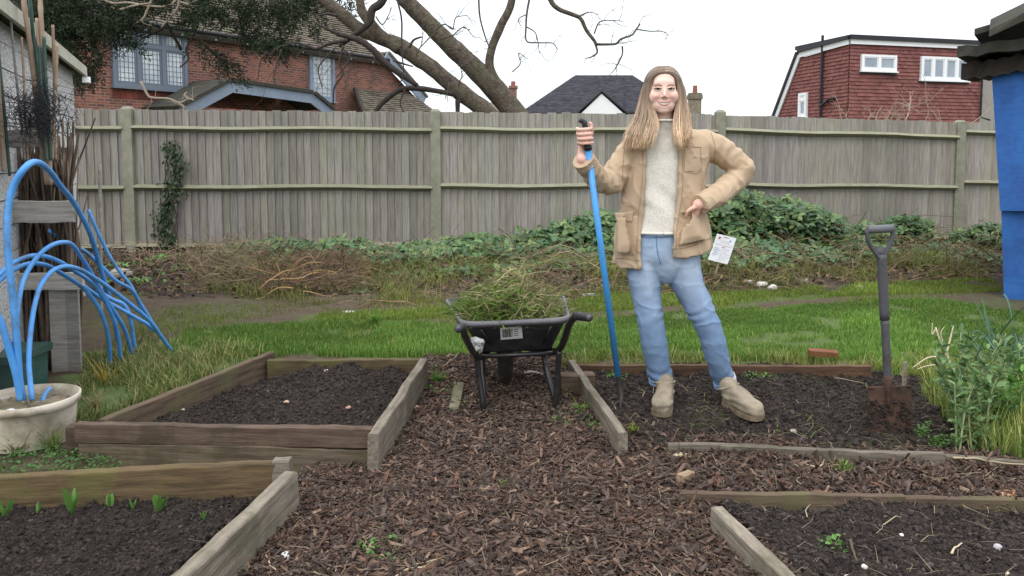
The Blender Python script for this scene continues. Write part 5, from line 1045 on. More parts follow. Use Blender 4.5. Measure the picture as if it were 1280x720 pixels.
cl = Pw[:, None] + dirs[:, None] * ((s - .3) * 1)[None, :, None] * L_[:, None, None] + bend[:, None] * ((s - .3) ** 2)[None, :, None] * (L_ * cu)[:, None, None]; cl[:, :, 2] -= (np.abs(s - .3) ** 2)[None] * .35 * L_[:, None]
cl[:, :, 2] = np.maximum(cl[:, :, 2], .435)
wd_ = .0026 * R.uniform(.5, 1.6, n); ww = wd_[:, None] * np.sin(np.pi * (s * .85 + .12))[None]
V = np.stack([cl - side[:, None] * ww[..., None], cl + side[:, None] * ww[..., None]], 2).reshape(n, -1, 3)
cc = np.where((R.random(n) < np.clip(.74 - 1.3 * q[:, 0] * .5 - .40 * (q[:, 2] > .66), .18, .85))[:, None], np.array([[1.0, .9, .9]]), np.array([[2.4, 1.25, 3.2]])) * R.uniform(.5, 1.35, (n, 1)); dk = R.random(n) < .15; cc[dk] *= (.5, .35, .5)
Fq = np.array([(2 * i, 2 * i + 1, 2 * i + 3, 2 * i + 2) for i in range(m - 1)]); Fq = (Fq[None] + (np.arange(n) * 2 * m)[:, None, None]).reshape(-1, 4)
o = mesh("weed_heap", V.reshape(-1, 3), Fq, M['grass'], None, np.repeat(cc, 2 * m, 0)); tag(o, "heap of pulled grass and straw piled in the wheelbarrow tray", "weed heap", kind="stuff")
th = np.linspace(0, 2 * PI, 25)[:-1]; V = [(hc[0], hc[1], .54)]; 
for f, z in ((.4, .52), (.75, .47), (1, .40)): V += [(hc[0] + math.cos(t) * .27 * f, hc[1] + math.sin(t) * .34 * f, z) for t in th]
Fc = [(0, 1 + j, 1 + (j + 1) % 24) for j in range(24)] + [(1 + i * 24 + j, 25 + i * 24 + j, 25 + i * 24 + (j + 1) % 24, 1 + i * 24 + (j + 1) % 24) for i in range(2) for j in range(24)]
o = mesh("soil_in_barrow", V, Fc, M['clod'], None, np.ones(len(V)) * np.array([1.0])[0] * .9); tag(o, "earth and roots under the weeds in the wheelbarrow", "soil", kind="stuff")

# ================================================================ blue shafted tool in the person's hand
T0, T1 = W_(734.5, 182, 3.71), W_(772.5, 470, 3.87); tdir = (T1 - T0) / np.linalg.norm(T1 - T0)
tl = empty("garden_fork", tuple(gp(776, 512))); tag(tl, "long blue shafted garden tool held upright in the person's hand", "garden tool")
mbx = MB(); mbx.tube([T0, T1], .0150, 16); lbuild(mbx, "shaft", M['bluetool'], tl)
mbx = MB(); g0 = T0 - tdir * .098; mbx.tube([T0 + tdir * .022, T0 + tdir * .02, T0 + tdir * .004, T0 - tdir * .004], [.0155, .0195, .0195, .0165], 16); mbx.tube(spline([T0, g0, g0 - tdir * .012 + (-.004, 0, 0), g0 - tdir * .019 + (-.022, -.004, .002)], 14), np.linspace(.0145, .012, 14), 12); lbuild(mbx, "grip", M['blackplastic'], tl)
mbx = MB(); e0 = T1 - tdir * .01; neck = [e0, T1 + tdir * .05, T1 + tdir * .10 + (.002, -.02, 0), T1 + tdir * .125 + (-.008, -.045, 0)]; mbx.tube(spline(neck, 16), np.linspace(.0145, .010, 16), 12)
for s_ in (-1, 0, 1):
    b = T1 + tdir * .12 + (-.008, -.04, 0); mbx.tube(spline([b, b + (s_ * .030 - .005, -.035, -.012), b + (s_ * .040, -.05, -.06), b + (s_ * .036, -.02, -.12)], 16), np.linspace(.0065, .004, 16), 8)
lbuild(mbx, "fork_head", M['steel'], tl)
# ================================================================ spade
sb = gp(1112, 545); Ys = float(sb[1]); sp = empty("spade", tuple(sb)); tag(sp, "muddy old spade with dark open grip standing in the dug bed", "spade")
def S(px, py, dy=0): return W_(px, py, Ys + dy)
mbx = MB(); mbx.tube(spline([S(1102, 318), S(1103.5, 350), S(1106, 400)], 12), [(.021, .017)] * 12, 14); mbx.tube(spline([S(1106, 398), S(1108, 440), S(1110, 488)], 12), [(.0175, .0165)] * 12, 14); lbuild(mbx, "shaft", M['spade'], sp)
mbx = MB(); mbx.tube([S(1084, 287), S(1084.6, 287), S(1116, 285.5), S(1116.6, 285.5)], [.012, .0185, .0185, .012], 14); lbuild(mbx, "grip", M['greyplastic'], sp)
mbx = MB()
for pp in ([(1084, 288), (1085, 300), (1091, 312), (1098, 322), (1101, 334)], [(1116, 286), (1115, 298), (1110, 310), (1104, 322), (1102, 334)]): mbx.tube(spline([S(a, b) for a, b in pp], 18), [(.009, .012)] * 18, 10)
mbx.add([S(1091, 309, -.006), S(1110, 309, -.006), S(1103, 324, -.012), S(1099, 324, -.012), S(1091, 309, .006), S(1110, 309, .006), S(1103, 324, .012), S(1099, 324, .012)], [(0, 3, 2, 1), (4, 5, 6, 7), (0, 1, 5, 4), (1, 2, 6, 5), (2, 3, 7, 6), (3, 0, 4, 7)]); lbuild(mbx, "handle", M['spade'], sp)
V = []; nx_, ny_ = 16, 18; pc = [S(1086, 485), S(1139, 483), S(1141, 560), S(1085, 562)]
for j in range(ny_ + 1):
    for i in range(nx_ + 1):
        p = bil(pc, i / nx_, j / ny_); u = i / nx_ * 2 - 1; p = p + (0, .018 * u * u - .012 + .004 * fbm2(np.array([u * 1.0]), np.array([j / 6.0]), 2, 2, 3)[0], 0); V.append(p)
V = np.array(V); i = (np.arange(ny_)[:, None] * (nx_ + 1) + np.arange(nx_)[None]).ravel(); Fq = np.stack([i, i + nx_ + 1, i + nx_ + 2, i + 1], 1); N_ = len(V)
M['blade'] = mat("soil caked spade blade", (.085, .048, .034), .85, var=(.03, .021, .017), vs=13, bump=.9, bs=40, dirt=(.10, .05, .035), ds=7, damt=.7)
mbx = MB(); mbx.add(np.vstack([V, V + (0, .006, 0)]), [tuple(f) for f in Fq] + [tuple(f[::-1] + N_) for f in Fq]); mbx.tube([S(1086, 485), S(1139, 483)], .006, 6); mbx.tube(spline([S(1110, 470, -.004), S(1110, 492, -.014), S(1111, 510, -.014)], 8), np.linspace(.02, .006, 8), 10); lbuild(mbx, "blade", M['blade'], sp)
qn = 160; q = np.column_stack([R.uniform(1085, 1140, qn), R.uniform(500, 548, qn)]); P = np.array([S(a, b, -.012) for a, b in q]); o = scatter("mud", IV, IF, P, rotmats(qn, R.uniform(0, 3, qn)), R.uniform(.003, .010, qn), M['clod'], R.uniform(.7, 1.6, qn), sp); o.matrix_parent_inverse = Matrix.Translation(-Vector(sp.location))

# ================================================================ tub
tb = empty("plastic_tub", (-2.135, 3.46, 0)); tb.scale = (.97, .97, 1); tag(tb, "cracked cream plastic tub of earth at the left edge", "tub"); mbx = MB(); K = 64; th = np.arange(K) * 2 * PI / K
pr = [(.175, 0), (.182, .05), (.196, .155), (.198, .158), (.211, .160), (.213, .195), (.203, .198), (.198, .17), (.188, .12), (.17, .02)]
V = []; nn = R.normal(0, 1, K)
for k, (r, z) in enumerate(pr):
    for j, t in enumerate(th):
        dr = .003 * math.sin(3 * t + k) ; chip = .010 * max(0, math.sin(t * 9) * math.sin(t * 4 + 1)) if 3 <= k <= 4 else 0; V.append(((r + dr) * math.cos(t), (r + dr) * math.sin(t), z + (chip if k < 5 else -chip * .2)))
mbx.add(V, [(k * K + j, k * K + (j + 1) % K, (k + 1) * K + (j + 1) % K, (k + 1) * K + j) for k in range(len(pr) - 1) for j in range(K)] + [tuple(9 * K + j for j in range(K))]); mbx.build("shell", M['tub'], tb, True)
mbx = MB(); V = [(0, 0, .155)]
for f in (.3, .6, .85, 1): V += [(math.cos(t) * .192 * f, math.sin(t) * .192 * f, .15 + .01 * R.normal()) for t in th]
mbx.add(V, [(0, 1 + j, 1 + (j + 1) % K) for j in range(K)] + [(1 + i * K + j, 1 + (i + 1) * K + j, 1 + (i + 1) * K + (j + 1) % K, 1 + i * K + (j + 1) % K) for i in range(3) for j in range(K)]); o = mbx.build("fill", M['mortar_chimney'], tb)
o = mesh("foam_lump", IV * (1.4, 1, .7) * (1 + R.uniform(-.25, .25, (12, 1))) * .016, IF, M['white'], None, np.ones(12)); o.location = (tb.location.x + .002 - .0, tb.location.y - .13, .172); tag(o, "small white lump lying on the earth in the tub", "lump")
tuft(20, 560, .12, 70, "grey green grass tuft growing against the cream tub", gz, 'ground', (1.3, .8, 1.3), .004); tuft(65, 558, .14, 80, "taller grass tuft in front of the cream tub's right half", gz, 'ground', (1.0, .75, 1.2), .004); tuft(120, 505, .12, 80, "pale arching grass tuft between tub and raised bed", gz, 'ground', (2.0, 1.0, 2.4), .003)
tuft(132, 478, .16, 40, "yellow stalky tuft behind the raised bed's front corner", gz, 'ground', (3, 1.2, .8), .004)

# ================================================================ blue water pipes
GP = "blue water pipes left of the beds"
def pipe(pts, Y, label, r=.0112):
    P = np.array([W_(a, b, y) for (a, b), y in zip(pts, np.interp(np.linspace(0, 1, len(pts)), np.linspace(0, 1, np.size(Y)), np.atleast_1d(Y)))]); P = spline(P, 60); c = P[-1].copy(); mbx = MB(); mbx.tube(P - c, r, 12); o = mbx.build("water_pipe", M['bluepipe'], None, True); o.location = c; tag(o, label, "pipe", GP)
pipe([(150, 440), (140, 385), (124, 330), (112, 290), (92, 253), (76, 233), (62, 214), (47, 203), (33, 208), (17, 232), (10, 262), (9, 300), (13, 345), (18, 390), (22, 440), (26, 500)], [5.3, 4.5, 3.4, 3.35, 3.4], "tallest blue pipe arching over and down into the tub at the far left", .0145)
pipe([(-20, 300), (-8, 380), (2, 405), (10, 432), (20, 468), (26, 500)], [3.3, 3.4], "blue pipe slanting in from the left edge to the tub", .0145)
pipe([(-30, 372), (-6, 348), (14, 330), (38, 320), (58, 321), (76, 328), (92, 338), (112, 352), (130, 374), (146, 412), (152, 464)], [3.5, 4.0, 4.7], "blue pipe arching low from the left edge over the others")
pipe([(30, 500), (22, 450), (21, 400), (26, 362), (33, 342), (46, 322), (62, 308), (78, 303), (90, 306), (102, 322), (116, 345), (134, 376), (156, 412), (168, 456)], [3.45, 3.8, 4.9], "blue pipe making the highest tight arch beside the brushwood")
pipe([(40, 500), (36, 450), (40, 400), (48, 364), (58, 346), (70, 336), (84, 333), (100, 337), (116, 346), (134, 358), (160, 378), (186, 400), (204, 424), (226, 454)], [3.45, 4.0, 5.0], "blue pipe making the small front arch and trailing right to the bed")
pipe([(-30, 400), (-10, 362), (10, 342), (34, 330), (56, 331), (72, 339), (90, 350), (108, 364), (126, 390), (136, 425), (138, 468)], [3.5, 4.1, 4.65], "blue pipe passing behind the small front arch")
pipe([(60, 288), (72, 297), (88, 306), (106, 314), (124, 330), (144, 350), (164, 362), (176, 380), (200, 418), (218, 446)], [4.6, 5.4], "long thin blue pipe sloping from the brushwood down to the bed's corner")
pipe([(110, 262), (123, 292), (130, 306), (138, 322), (150, 340), (164, 358), (176, 384), (186, 402), (192, 422)], [5.4, 5.6], "farthest blue pipe descending in front of the dead plant heap", .0115)
pipe([(120, 362), (140, 374), (156, 382), (164, 402), (168, 430), (178, 474)], [4.9, 5.0], "blue pipe bending steeply down behind the raised bed's left side", .012)
pipe([(98, 352), (116, 366), (132, 376), (168, 396), (196, 414), (214, 440)], [4.6, 5.2], "blue pipe lying lowest among the trailing ends", .0115)
pipe([(54, 520), (54, 500), (58, 490), (62, 486)], [3.5, 3.6], "short blue pipe stub poking out of the tub", .011)

# ================================================================ pebbledashed garage/shed at left
wa, wb_ = np.array([-1.01 - .4 * 3.2, 3.2]), np.array([-1.01 - .4 * 7.06, 7.06]); dd = (wb_ - wa); LS = np.linalg.norm(dd); dd3 = np.array([dd[0], dd[1], 0]) / LS
g1 = empty("pebbledash_shed", (wa[0], wa[1], 0)); tag(g1, "white pebbledash panel shed with a cream fascia at the left edge", "shed")
GW = Fr((wa[0], wa[1], 0), dd3, (0, 0, 1))   # local x away from the viewer, local -y toward the plot
mbx = MB(); z = -.0; js = [0, .145 * 3, .145 * 4, .145 * 5, .145 * 6, .145 * 7, .145 * 8, .145 * 9, 1.44, 1.585, 1.73, 1.872, 1.99]
for a, b in zip(js[:-1], js[1:]): mbx.box((0, R.uniform(-.003, .003), a + .004), (LS, .12, b - .004), R.uniform(.95, 1.05))
mbx.box((0, .01, 0), (LS - .01, .11, 1.98), .35); mbx.box((LS - .12, .121, 0), (LS, 2.6, 2.1)); o = mbx.build("wall", M['pebbledash'], g1); place(o, GW, g1)
mbx = MB(); mbx.box((0, -.10, 1.965), (LS + .12, -.075, 2.045)); o = mbx.build("fascia", M['cream'], g1); place(o, GW, g1)
mbx = MB(); mbx.box((0, -.074, 2.0), (LS + .1, 2.6, 2.035)); o = mbx.build("roof", M['felt'], g1); place(o, GW, g1)
mbx = MB(); c_ = np.array([LS + .12, -.09, 1.96]); mbx.box(tuple(c_ - (.02, .03, .05)), tuple(c_ + (.05, .03, .0)), 1.5); o = mbx.build("gutter_end", M['upvc'], g1); place(o, GW, g1)
# rack of brushwood in front of it
rk = empty("timber_rack", (-2.65, 4.62, 0)); tag(rk, "grey timber rack with two rails holding upright brushwood", "rack")
for i, (py0, py1, x0, x1, Y) in enumerate(((163, 183, -60, 69, 4.45), (251, 278, -60, 92, 4.5), (341, 362, -60, 104, 4.55))):
    a = W_(x0, py1, Y); b = W_(x1, py0, Y); o = plank("rail", a[:2], b[:2], a[2], b[2], .03, M['greywood'], rk, 1.5, seed=30 + i)
for px in (-40,):
    a = W_(px, 150, 4.53); mbx = MB(); mbx.box((a[0] - .03, 4.505, -.02), (a[0] + .03, 4.56, 1.42 if px > 0 else 1.6)); o = mbx.build("post", M['greywood'], rk); o.matrix_parent_inverse = Matrix.Translation(-Vector(rk.location))
for i, (x0, x1, t) in enumerate(((66, 84, 1.2), (86, 100, .9))):
    a = W_(x0, 400, 4.6); b = W_(x1, 355, 4.6); mbx = MB(); mbx.box((a[0], 4.57, 0), (b[0], 4.59, b[2]), t); o = mbx.build("slat", M['greywood'], rk); o.matrix_parent_inverse = Matrix.Translation(-Vector(rk.location))
mbx = MB()
for k in range(330):
    y0 = R.uniform(4.62, 4.95); x0 = R.uniform(-.64, -.552) * y0; zt_ = R.uniform(.9, 1.40) if R.random() < .8 else R.uniform(1.2, 1.5); p = [(x0, y0, -.02), (x0 + R.normal(0, .03), y0 + R.normal(0, .02), zt_ * .5), (x0 + R.normal(0, .06), y0 + R.normal(0, .03), zt_)]
    mbx.tube(wob(spline(p, 8), .008, 3, k), np.linspace(.011, .005, 8) * R.uniform(.5, 1.5), 5, R.uniform(.5, 2.2), cap=True)
o = mbx.build("brushwood", M['brush'], None, True, loc=(-2.65, 4.8, 0)); tag(o, "upright bundle of brown brushwood sticks behind the timber rack", "brushwood", kind="stuff")
GC = "canes leaning in the rack"
def cane(p0, p1, Y0, Y1, r, m, label, nodes=True):
    a, b = W_(*p0, Y0), W_(*p1, Y1); d = b - a; b = a + d; c = a.copy(); mbx = MB(); n = 40; s = np.linspace(0, 1, n); P = a + d * s[:, None]; P = wob(P, .006, 1.5, int(p0[0])); rr = np.full(n, r)
    if nodes: rr = rr * (1 + .16 * (np.abs(((s * 5.3) % 1) - .5) < .035))
    mbx.tube(P - c, rr, 10, R.uniform(.85, 1.15)); o = mbx.build("garden_cane" if nodes else "garden_stake", m, None, True); o.location = c; tag(o, label, "cane", GC)
cane((58, 230), (26, -30), 4.40, 4.30, .0125, M['bamboo'], "thickest pinkish bamboo cane, left of the dark green cane"); cane((63, 230), (49, -30), 4.38, 4.34, .0115, M['bamboo'], "tall bamboo cane right of the dark green cane")
cane((60, 230), (34, -26), 4.42, 4.36, .0095, M['greencane'], "tall dark green plastic coated cane between two bamboos"); cane((58, 200), (45.5, 23), 4.36, 4.35, .0085, M['bamboo'], "pale bamboo stick ending below the tall canes' tops")
cane((62, 200), (55.5, 46), 4.34, 4.34, .0085, M['greencane'], "green cane with a pale cut top in front of a bamboo"); cane((57, 200), (50, 56), 4.33, 4.33, .0085, M['greencane'], "shortest green cane in the middle of the bundle")
cane((69, 200), (65, 30), 4.42, 4.40, .0075, M['bamboo'], "slim straight bamboo second from the bundle's right"); cane((66, 200), (72.5, 55), 4.40, 4.38, .0075, M['bamboo'], "short thin bamboo at the bundle's right side"); cane((33, 200), (14, 20), 4.30, 4.28, .006, M['greywood'], "thin grey stick leaning alone on the pebbledash", False)
cane((12, 220), (-1, 66), 4.25, 4.22, .008, M['greencane'], "green grey cane at the very left edge"); cane((6, 215), (-3, 84), 4.2, 4.2, .012, M['bamboo'], "brown cane at the left edge before the shed", False); cane((35, 200), (27, 45), 4.32, 4.3, .006, M['bamboo'], "short pale stick left of the thickest bamboo", False)
cane((128, 470), (125, 205), 6.2, 6.2, .012, M['greywood'], "grey upright stake beyond the pipes", False)
nn_ = 300; mbx = MB()
for k in range(nn_):
    c = W_(R.normal(44, 15), np.clip(R.normal(142, 15), 98, 168), 4.22 + R.normal(0, .05)); a = R.normal(0, .05, (4, 3)); mbx.tube(spline(c + np.cumsum(a, 0) - a.sum(0) / 2, 7), .0012, 3, cap=False)
o = mbx.build("garden_netting", M['net'], None, False, loc=tuple(W_(44, 150, 4.22))); tag(o, "bunched black garden netting wrapped round the canes", "netting")
mbx = MB(); b0 = W_(0, 470, 3.95); mbx.box((-.35, 0, -b0[2] + .0), (.065, .3, .06)); mbx.box((-.37, -.02, .06), (.085, .32, .10), .8); o = mbx.build("green_crate", M['greencane'], None); o.location = b0; tag(o, "dark green plastic box behind the tub at the left edge", "box")

# ================================================================ card on a stick, scraps, stones
cd = empty("planting_card", tuple(W_(895, 345, 7.9))); tag(cd, "tilted white printed card on a stick among the brambles", "card"); q4 = [W_(896.5, 292, 7.9), W_(920.5, 298, 7.9), W_(909.5, 330.5, 7.86), W_(885, 324.5, 7.86)]
mbx = MB(); mbx.add(q4 + [q + (0, .004, 0) for q in q4], [(0, 3, 2, 1), (4, 5, 6, 7), (0, 1, 5, 4), (1, 2, 6, 5), (2, 3, 7, 6), (3, 0, 4, 7)]); lbuild(mbx, "card", M['white'], cd, False)
q5 = [q - (0, .004, 0) for q in q4]
def pr_(u0, u1, v0, v1, mb): mb.add([bil(q5, u0, v0), bil(q5, u1, v0), bil(q5, u1, v1), bil(q5, u0, v1)], [(0, 3, 2, 1)])
mbx = MB(); pr_(.13, .24, .08, .17, mbx); pr_(.38, .62, .05, .075, mbx); pr_(.42, .6, .42, .44, mbx); lbuild(mbx, "print", M['inkred'], cd, False)
mbx = MB(); pr_(.72, .80, .13, .18, mbx); [pr_(.1, .1 + R.uniform(.15, .33), v, v + .012, mbx) for v in (.5, .56, .62, .68, .74)]; lbuild(mbx, "print", M['inkblue'], cd, False)
mbx = MB(); pr_(.05, .9, .36, .372, mbx); pr_(.50, .515, .42, .93, mbx); [pr_(.56, .56 + R.uniform(.2, .36), v, v + .010, mbx) for v in (.2, .26, .48, .54, .6, .66, .78, .86)]; [pr_(.3, .3 + R.uniform(.15, .36), v, v + .010, mbx) for v in (.2, .27)]; lbuild(mbx, "print", M['inkgrey'], cd, False)
mbx = MB(); mbx.tube([W_(905, 305, 7.93), W_(889, 362, 7.88)], .011, 6); lbuild(mbx, "stick", M['bamboo'], cd)
def stone(px, py, s, label, m='stone', t=(1, 1, 1), zone='ground', nm="stone", sq=(1, 1, .7), z0=0.0):
    b = gp(px, py, .03); bm = bmesh.new(); bmesh.ops.create_icosphere(bm, subdivisions=3, radius=1.0); V = np.array([v.co for v in bm.verts]); Fc = np.array([[v.index for v in f.verts] for f in bm.faces]); bm.free(); sd_ = int(px * 7 + py)
    V = V * (1 + .28 * fbm(V, 1.2, 3, sd_))[:, None] * np.array(sq) * s; o = mesh(nm, V, Fc, M[m], None, np.tile(np.array(t, float), (len(V), 1)), True); o.location = (b[0], b[1], float(HFN[zone](b[:1], b[1:2])[0]) + s * sq[2] * .45 + z0); tag(o, label, nm.replace('_', ' ')); return o
stone(523, 508, .020, "smooth pinkish stone on the path beside the left bed's side board", t=(1.5, 1.05, .95), zone='path'); stone(577, 501, .012, "small red stone by the short plank offcut", t=(1.4, .5, .4), zone='path'); stone(409, 464, .018, "upright pale grey stone near the back of the left bed", t=(1.1, 1.1, 1.1), zone='bed1', sq=(.8, .8, 1.1)); stone(408, 476, .012, "flat cream stone just before the upright pale stone", t=(1.9, 1.8, 1.6), zone='bed1')
stone(436, 521, .014, "pink stone at the front of the left bed's soil", t=(1.5, .9, .8), zone='bed1'); stone(358, 519, .012, "cream flake near the front board of the left bed", t=(1.7, 1.3, 1), zone='bed1'); stone(228, 517, .012, "pale pebble at the left end of the left bed's soil", t=(1.6, 1.6, 1.5), zone='bed1')
stone(1260, 609, .038, "orange brown stone on the bark at the far right", t=(1.9, 1.0, .55), zone='bed4', sq=(1.3, .8, .35)); stone(992, 538, .014, "pale flat stone in the dug soil right of the boots", t=(1.2, 1.1, 1), zone='bed3'); stone(852, 568, .03, "pale lichened stone at the left end of the front edging plank", t=(1.3, 1.25, .85), zone='bed4', sq=(1.3, 1, .4))
stone(1081, 697, .010, "whitest pebble on the near right soil", t=(2.2, 2.2, 2.2), zone='bed5'); stone(1247, 682, .014, "grey blue flat pebble on the near right soil", t=(1.4, 1.4, 1.6), zone='bed5'); stone(1127, 663, .007, "tiny bright white pebble in the middle of the near right soil", t=(2.4, 2.4, 2.4), zone='bed5'); stone(1263, 706, .010, "cream pebble at the right edge of the near soil", t=(2, 1.8, 1.5), zone='bed5')
stone(1032, 714, .010, "white pebble near the splintered board's end", t=(2.2, 2.2, 2.2), zone='bed5'); stone(1237, 715, .018, "reddish brown lump at the bottom right", t=(1, .3, .25), zone='bed5'); stone(1060, 709, .009, "dull white pebble at the bottom of the near right soil", t=(1.8, 1.8, 1.7), zone='bed5')
stone(952, 356, .05, "largest white stone at the foot of the brambles", t=(1.9, 1.9, 1.9), nm="stone", sq=(1.1, .8, .6)); stone(966, 359, .045, "white stone right beside the largest white stone", t=(1.7, 1.75, 1.7)); stone(938, 354, .03, "small white stone left of the largest white stone", t=(1.8, 1.8, 1.8)); stone(1075, 357, .05, "flat pale stone left of the spade shaft at the bramble foot", t=(1.3, 1.25, 1.1), sq=(1.2, .8, .4)); stone(1006, 352, .035, "grey stone between white stones and spade", t=(1.1, 1.05, 1))
stone(740, 366, .06, "whitish flat scrap on the mud right of the weed heap", m='bag', t=(1.1, 1.1, 1.05), nm="plastic_scrap", sq=(1.6, .7, .25)); stone(437, 387, .045, "white plastic scrap on the mud before the dark heap", m='bag', t=(1.6, 1.6, 1.6), nm="plastic_scrap", sq=(1.3, .6, .25)); stone(455, 356, .07, "pale grey flat stone at the foot of the low brambles", t=(1.1, 1.15, 1.1), sq=(1, .7, .4)); stone(150, 350, .10, "grey rough stone behind the blue pipe arches", t=(1.1, 1.1, 1.05)); stone(92, 366, .10, "pale broken concrete lump under the small pipe arch", t=(1.3, 1.25, 1.2), zone='ground', nm="concrete_lump")
stone(357, 688, .024, "larger white plastic scrap by the near left bed's side board", m='bag', t=(1.6, 1.6, 1.6), zone='path', nm="plastic_scrap", sq=(.7, 1.2, .3)); stone(377, 699, .018, "smaller grey white scrap on the near path", m='bag', t=(1.1, 1.1, 1.1), zone='path', nm="plastic_scrap", sq=(1.5, .6, .25)); stone(328, 718, .012, "tiny white scrap at the bottom edge of the path", m='white', zone='path', nm="plastic_scrap", sq=(1, .8, .3)); stone(472, 571, .02, "brown dead leaf curled beside the left bed's corner", m='dry', t=(1.5, 1.1, .8), zone='path', nm="dead_leaf", sq=(.8, .8, .5))
def rooty(pp, z, r, label, t=1.6, zone='path', nm="root"):
    P = []; 
    for a, b in pp: g = gp(a, b, .02); P.append((g[0], g[1], float(HFN[zone](g[:1], g[1:2])[0]) + z))
    P = spline(P, 26); P = wob(P, .004, 20, 3); P[:, 2] = np.maximum(P[:, 2], .012); c = P[0].copy(); mbx = MB(); mbx.tube(P - c, np.linspace(r, r * .5, 26), 7, t); o = mbx.build(nm, M['dry'], None, True); o.location = c; tag(o, label, nm)
rooty([(495, 722), (508, 712), (530, 709), (552, 710), (566, 722)], .010, .0035, "pale curved root arching at the bottom middle of the path", 2.0); rooty([(334, 692), (337, 704), (344, 712), (346, 722)], .012, .0032, "pale root beside the near left bed's side board", 1.9); rooty([(515, 706), (545, 697), (562, 690)], .010, .002, "thin straight pale root above the curved one", 1.8)
rooty([(590, 536), (584, 545), (590, 541), (591, 530)], .012, .0025, "small looped pale stalk in the middle of the path", 1.6); rooty([(1004, 580), (1022, 585), (1030, 577), (1033, 565)], .02, .004, "pale hooked root poking over the front edging plank", 1.7, 'bed4'); rooty([(994, 582), (1010, 592), (996, 604), (1010, 607), (1024, 603)], .02, .0025, "curly pale root on the bark at the plank's middle", 1.4, 'bed4')
rooty([(1010, 645), (1006, 636), (1012, 628), (1020, 628)], .012, .0022, "short hooked root below the second edging plank", 1.5, 'bed5'); rooty([(1190, 689), (1196, 682), (1202, 678)], .012, .004, "short pale yellow root on the near right soil", 2.0, 'bed5'); rooty([(1104, 657), (1118, 654), (1126, 650)], .012, .002, "fine pale root in the near right soil's middle", 1.5, 'bed5'); rooty([(1062, 672), (1066, 684), (1072, 698)], .01, .006, "dark brown half buried stick on the near right soil", .35, 'bed5', "stick"); rooty([(1190, 580), (1220, 582), (1290, 590)], .035, .005, "long pale stick lying on the bark at far right", 1.4, 'bed4', "stick")
rooty([(655, 469), (666, 468.5), (679, 469)], .02, .008, "white stick lying behind the wheelbarrow wheel", (2.2, 2.6, 3.4), 'path', "stick"); rooty([(553, 462), (566, 452), (574, 443)], .03, .004, "grey twig leaning toward the wheelbarrow's left leg", .8, 'path', "twig")
for i_, (pp, lb) in enumerate((([(570, 441), (556, 432), (548, 428)], "forked dry twig end by the left grass strip"), ([(1040, 470), (1060, 474), (1080, 478)], "flat pale straw wisp near the back plank"))): rooty(pp, .02, .003, lb, 1.1, 'ground', "twig")
# ================================================================ person
from mathutils.bvhtree import BVHTree
M['skin'] = mat("skin", (.76, .525, .44), .5, spec=.3, bump=.05, bs=300, bdist=.001)
M['skin'].node_tree.nodes["Principled BSDF"].inputs["Subsurface Weight"].default_value = .12
M['skin'].node_tree.nodes["Principled BSDF"].inputs["Subsurface Radius"].default_value = (.012, .005, .003)
M['hair'] = mat("long hair", (1, 1, 1), .45, spec=.45)
M['jacket'] = mat("tan cotton canvas", (.50, .375, .255), .9, var=(.44, .325, .218), vs=9, bump=.25, bs=350, bdist=.002, sheen=.1)
M['seam'] = mat("tan seam", (.36, .25, .155), .9)
M['cord'] = mat("dark brown corduroy", (.05, .035, .03), .9, bump=.3, bs=200)
M['lining'] = mat("sweater wool", (.78, .745, .67), .95, var=(.62, .58, .51), vs=120, bump=.5, bs=260, bdist=.004, sheen=.2)
M['denim'] = mat("washed denim", (.15, .235, .39), .85, var=(.18, .275, .43), vs=12, bump=.35, bs=420, bdist=.002)
M['boot'] = mat("muddy beige rubber boot", (.31, .26, .19), .7, var=(.23, .19, .135), vs=22, dirt=(.09, .065, .045), ds=9, damt=.55, bump=.2, bs=60)
M['sock'] = mat("pale sock", (.62, .55, .55), .95, bump=.4, bs=200)
M['metal'] = mat("dull metal", (.5, .48, .44), .35, metal=.9)
M['teeth'] = mat("teeth", (.60, .56, .50), .3); M['lip'] = mat("lips", (.52, .25, .22), .45); M['brow'] = mat("brown brow", (.17, .105, .075), .8); M['lash'] = mat("lashes", (.03, .02, .018), .8)
M['eyewhite'] = mat("eye white", (.50, .46, .43), .25); M['iris'] = mat("grey brown iris", (.06, .055, .05), .2); M['pupil'] = mat("pupil", (.01, .01, .01), .1)
D = .07; YB = 3.86 + D
def fuse(mb, vox, it=4, lam=.5):
    me = bpy.data.meshes.new("tmp"); V = np.concatenate(mb.V); me.from_pydata(V.tolist(), [], mb.F); me.update(); o = bpy.data.objects.new("tmp", me); C.objects.link(o)
    md = o.modifiers.new("r", 'REMESH'); md.mode = 'VOXEL'; md.voxel_size = vox; bpy.context.view_layer.update()
    ev_ = o.evaluated_get(bpy.context.evaluated_depsgraph_get()); m2 = bpy.data.meshes.new_from_object(ev_); n = len(m2.vertices); V = np.empty(n * 3); m2.vertices.foreach_get("co", V); V = V.reshape(-1, 3)
    Fc = np.empty(len(m2.loops), np.int32); m2.loops.foreach_get("vertex_index", Fc); ls = np.empty(len(m2.polygons), np.int32); m2.polygons.foreach_get("loop_total", ls)
    if (ls == 4).all(): Fc = Fc.reshape(-1, 4)
    else: Fc = [tuple(p.vertices) for p in m2.polygons]
    bpy.data.objects.remove(o); bpy.data.meshes.remove(me); bpy.data.meshes.remove(m2)
    V = smoothv(V, Fc, it, lam); return V, Fc
def edges(Fc):
    Fc = np.asarray(Fc); E = np.vstack([Fc[:, [i, (i + 1) % 4]] for i in range(4)]); E.sort(1); return np.unique(E, axis=0)
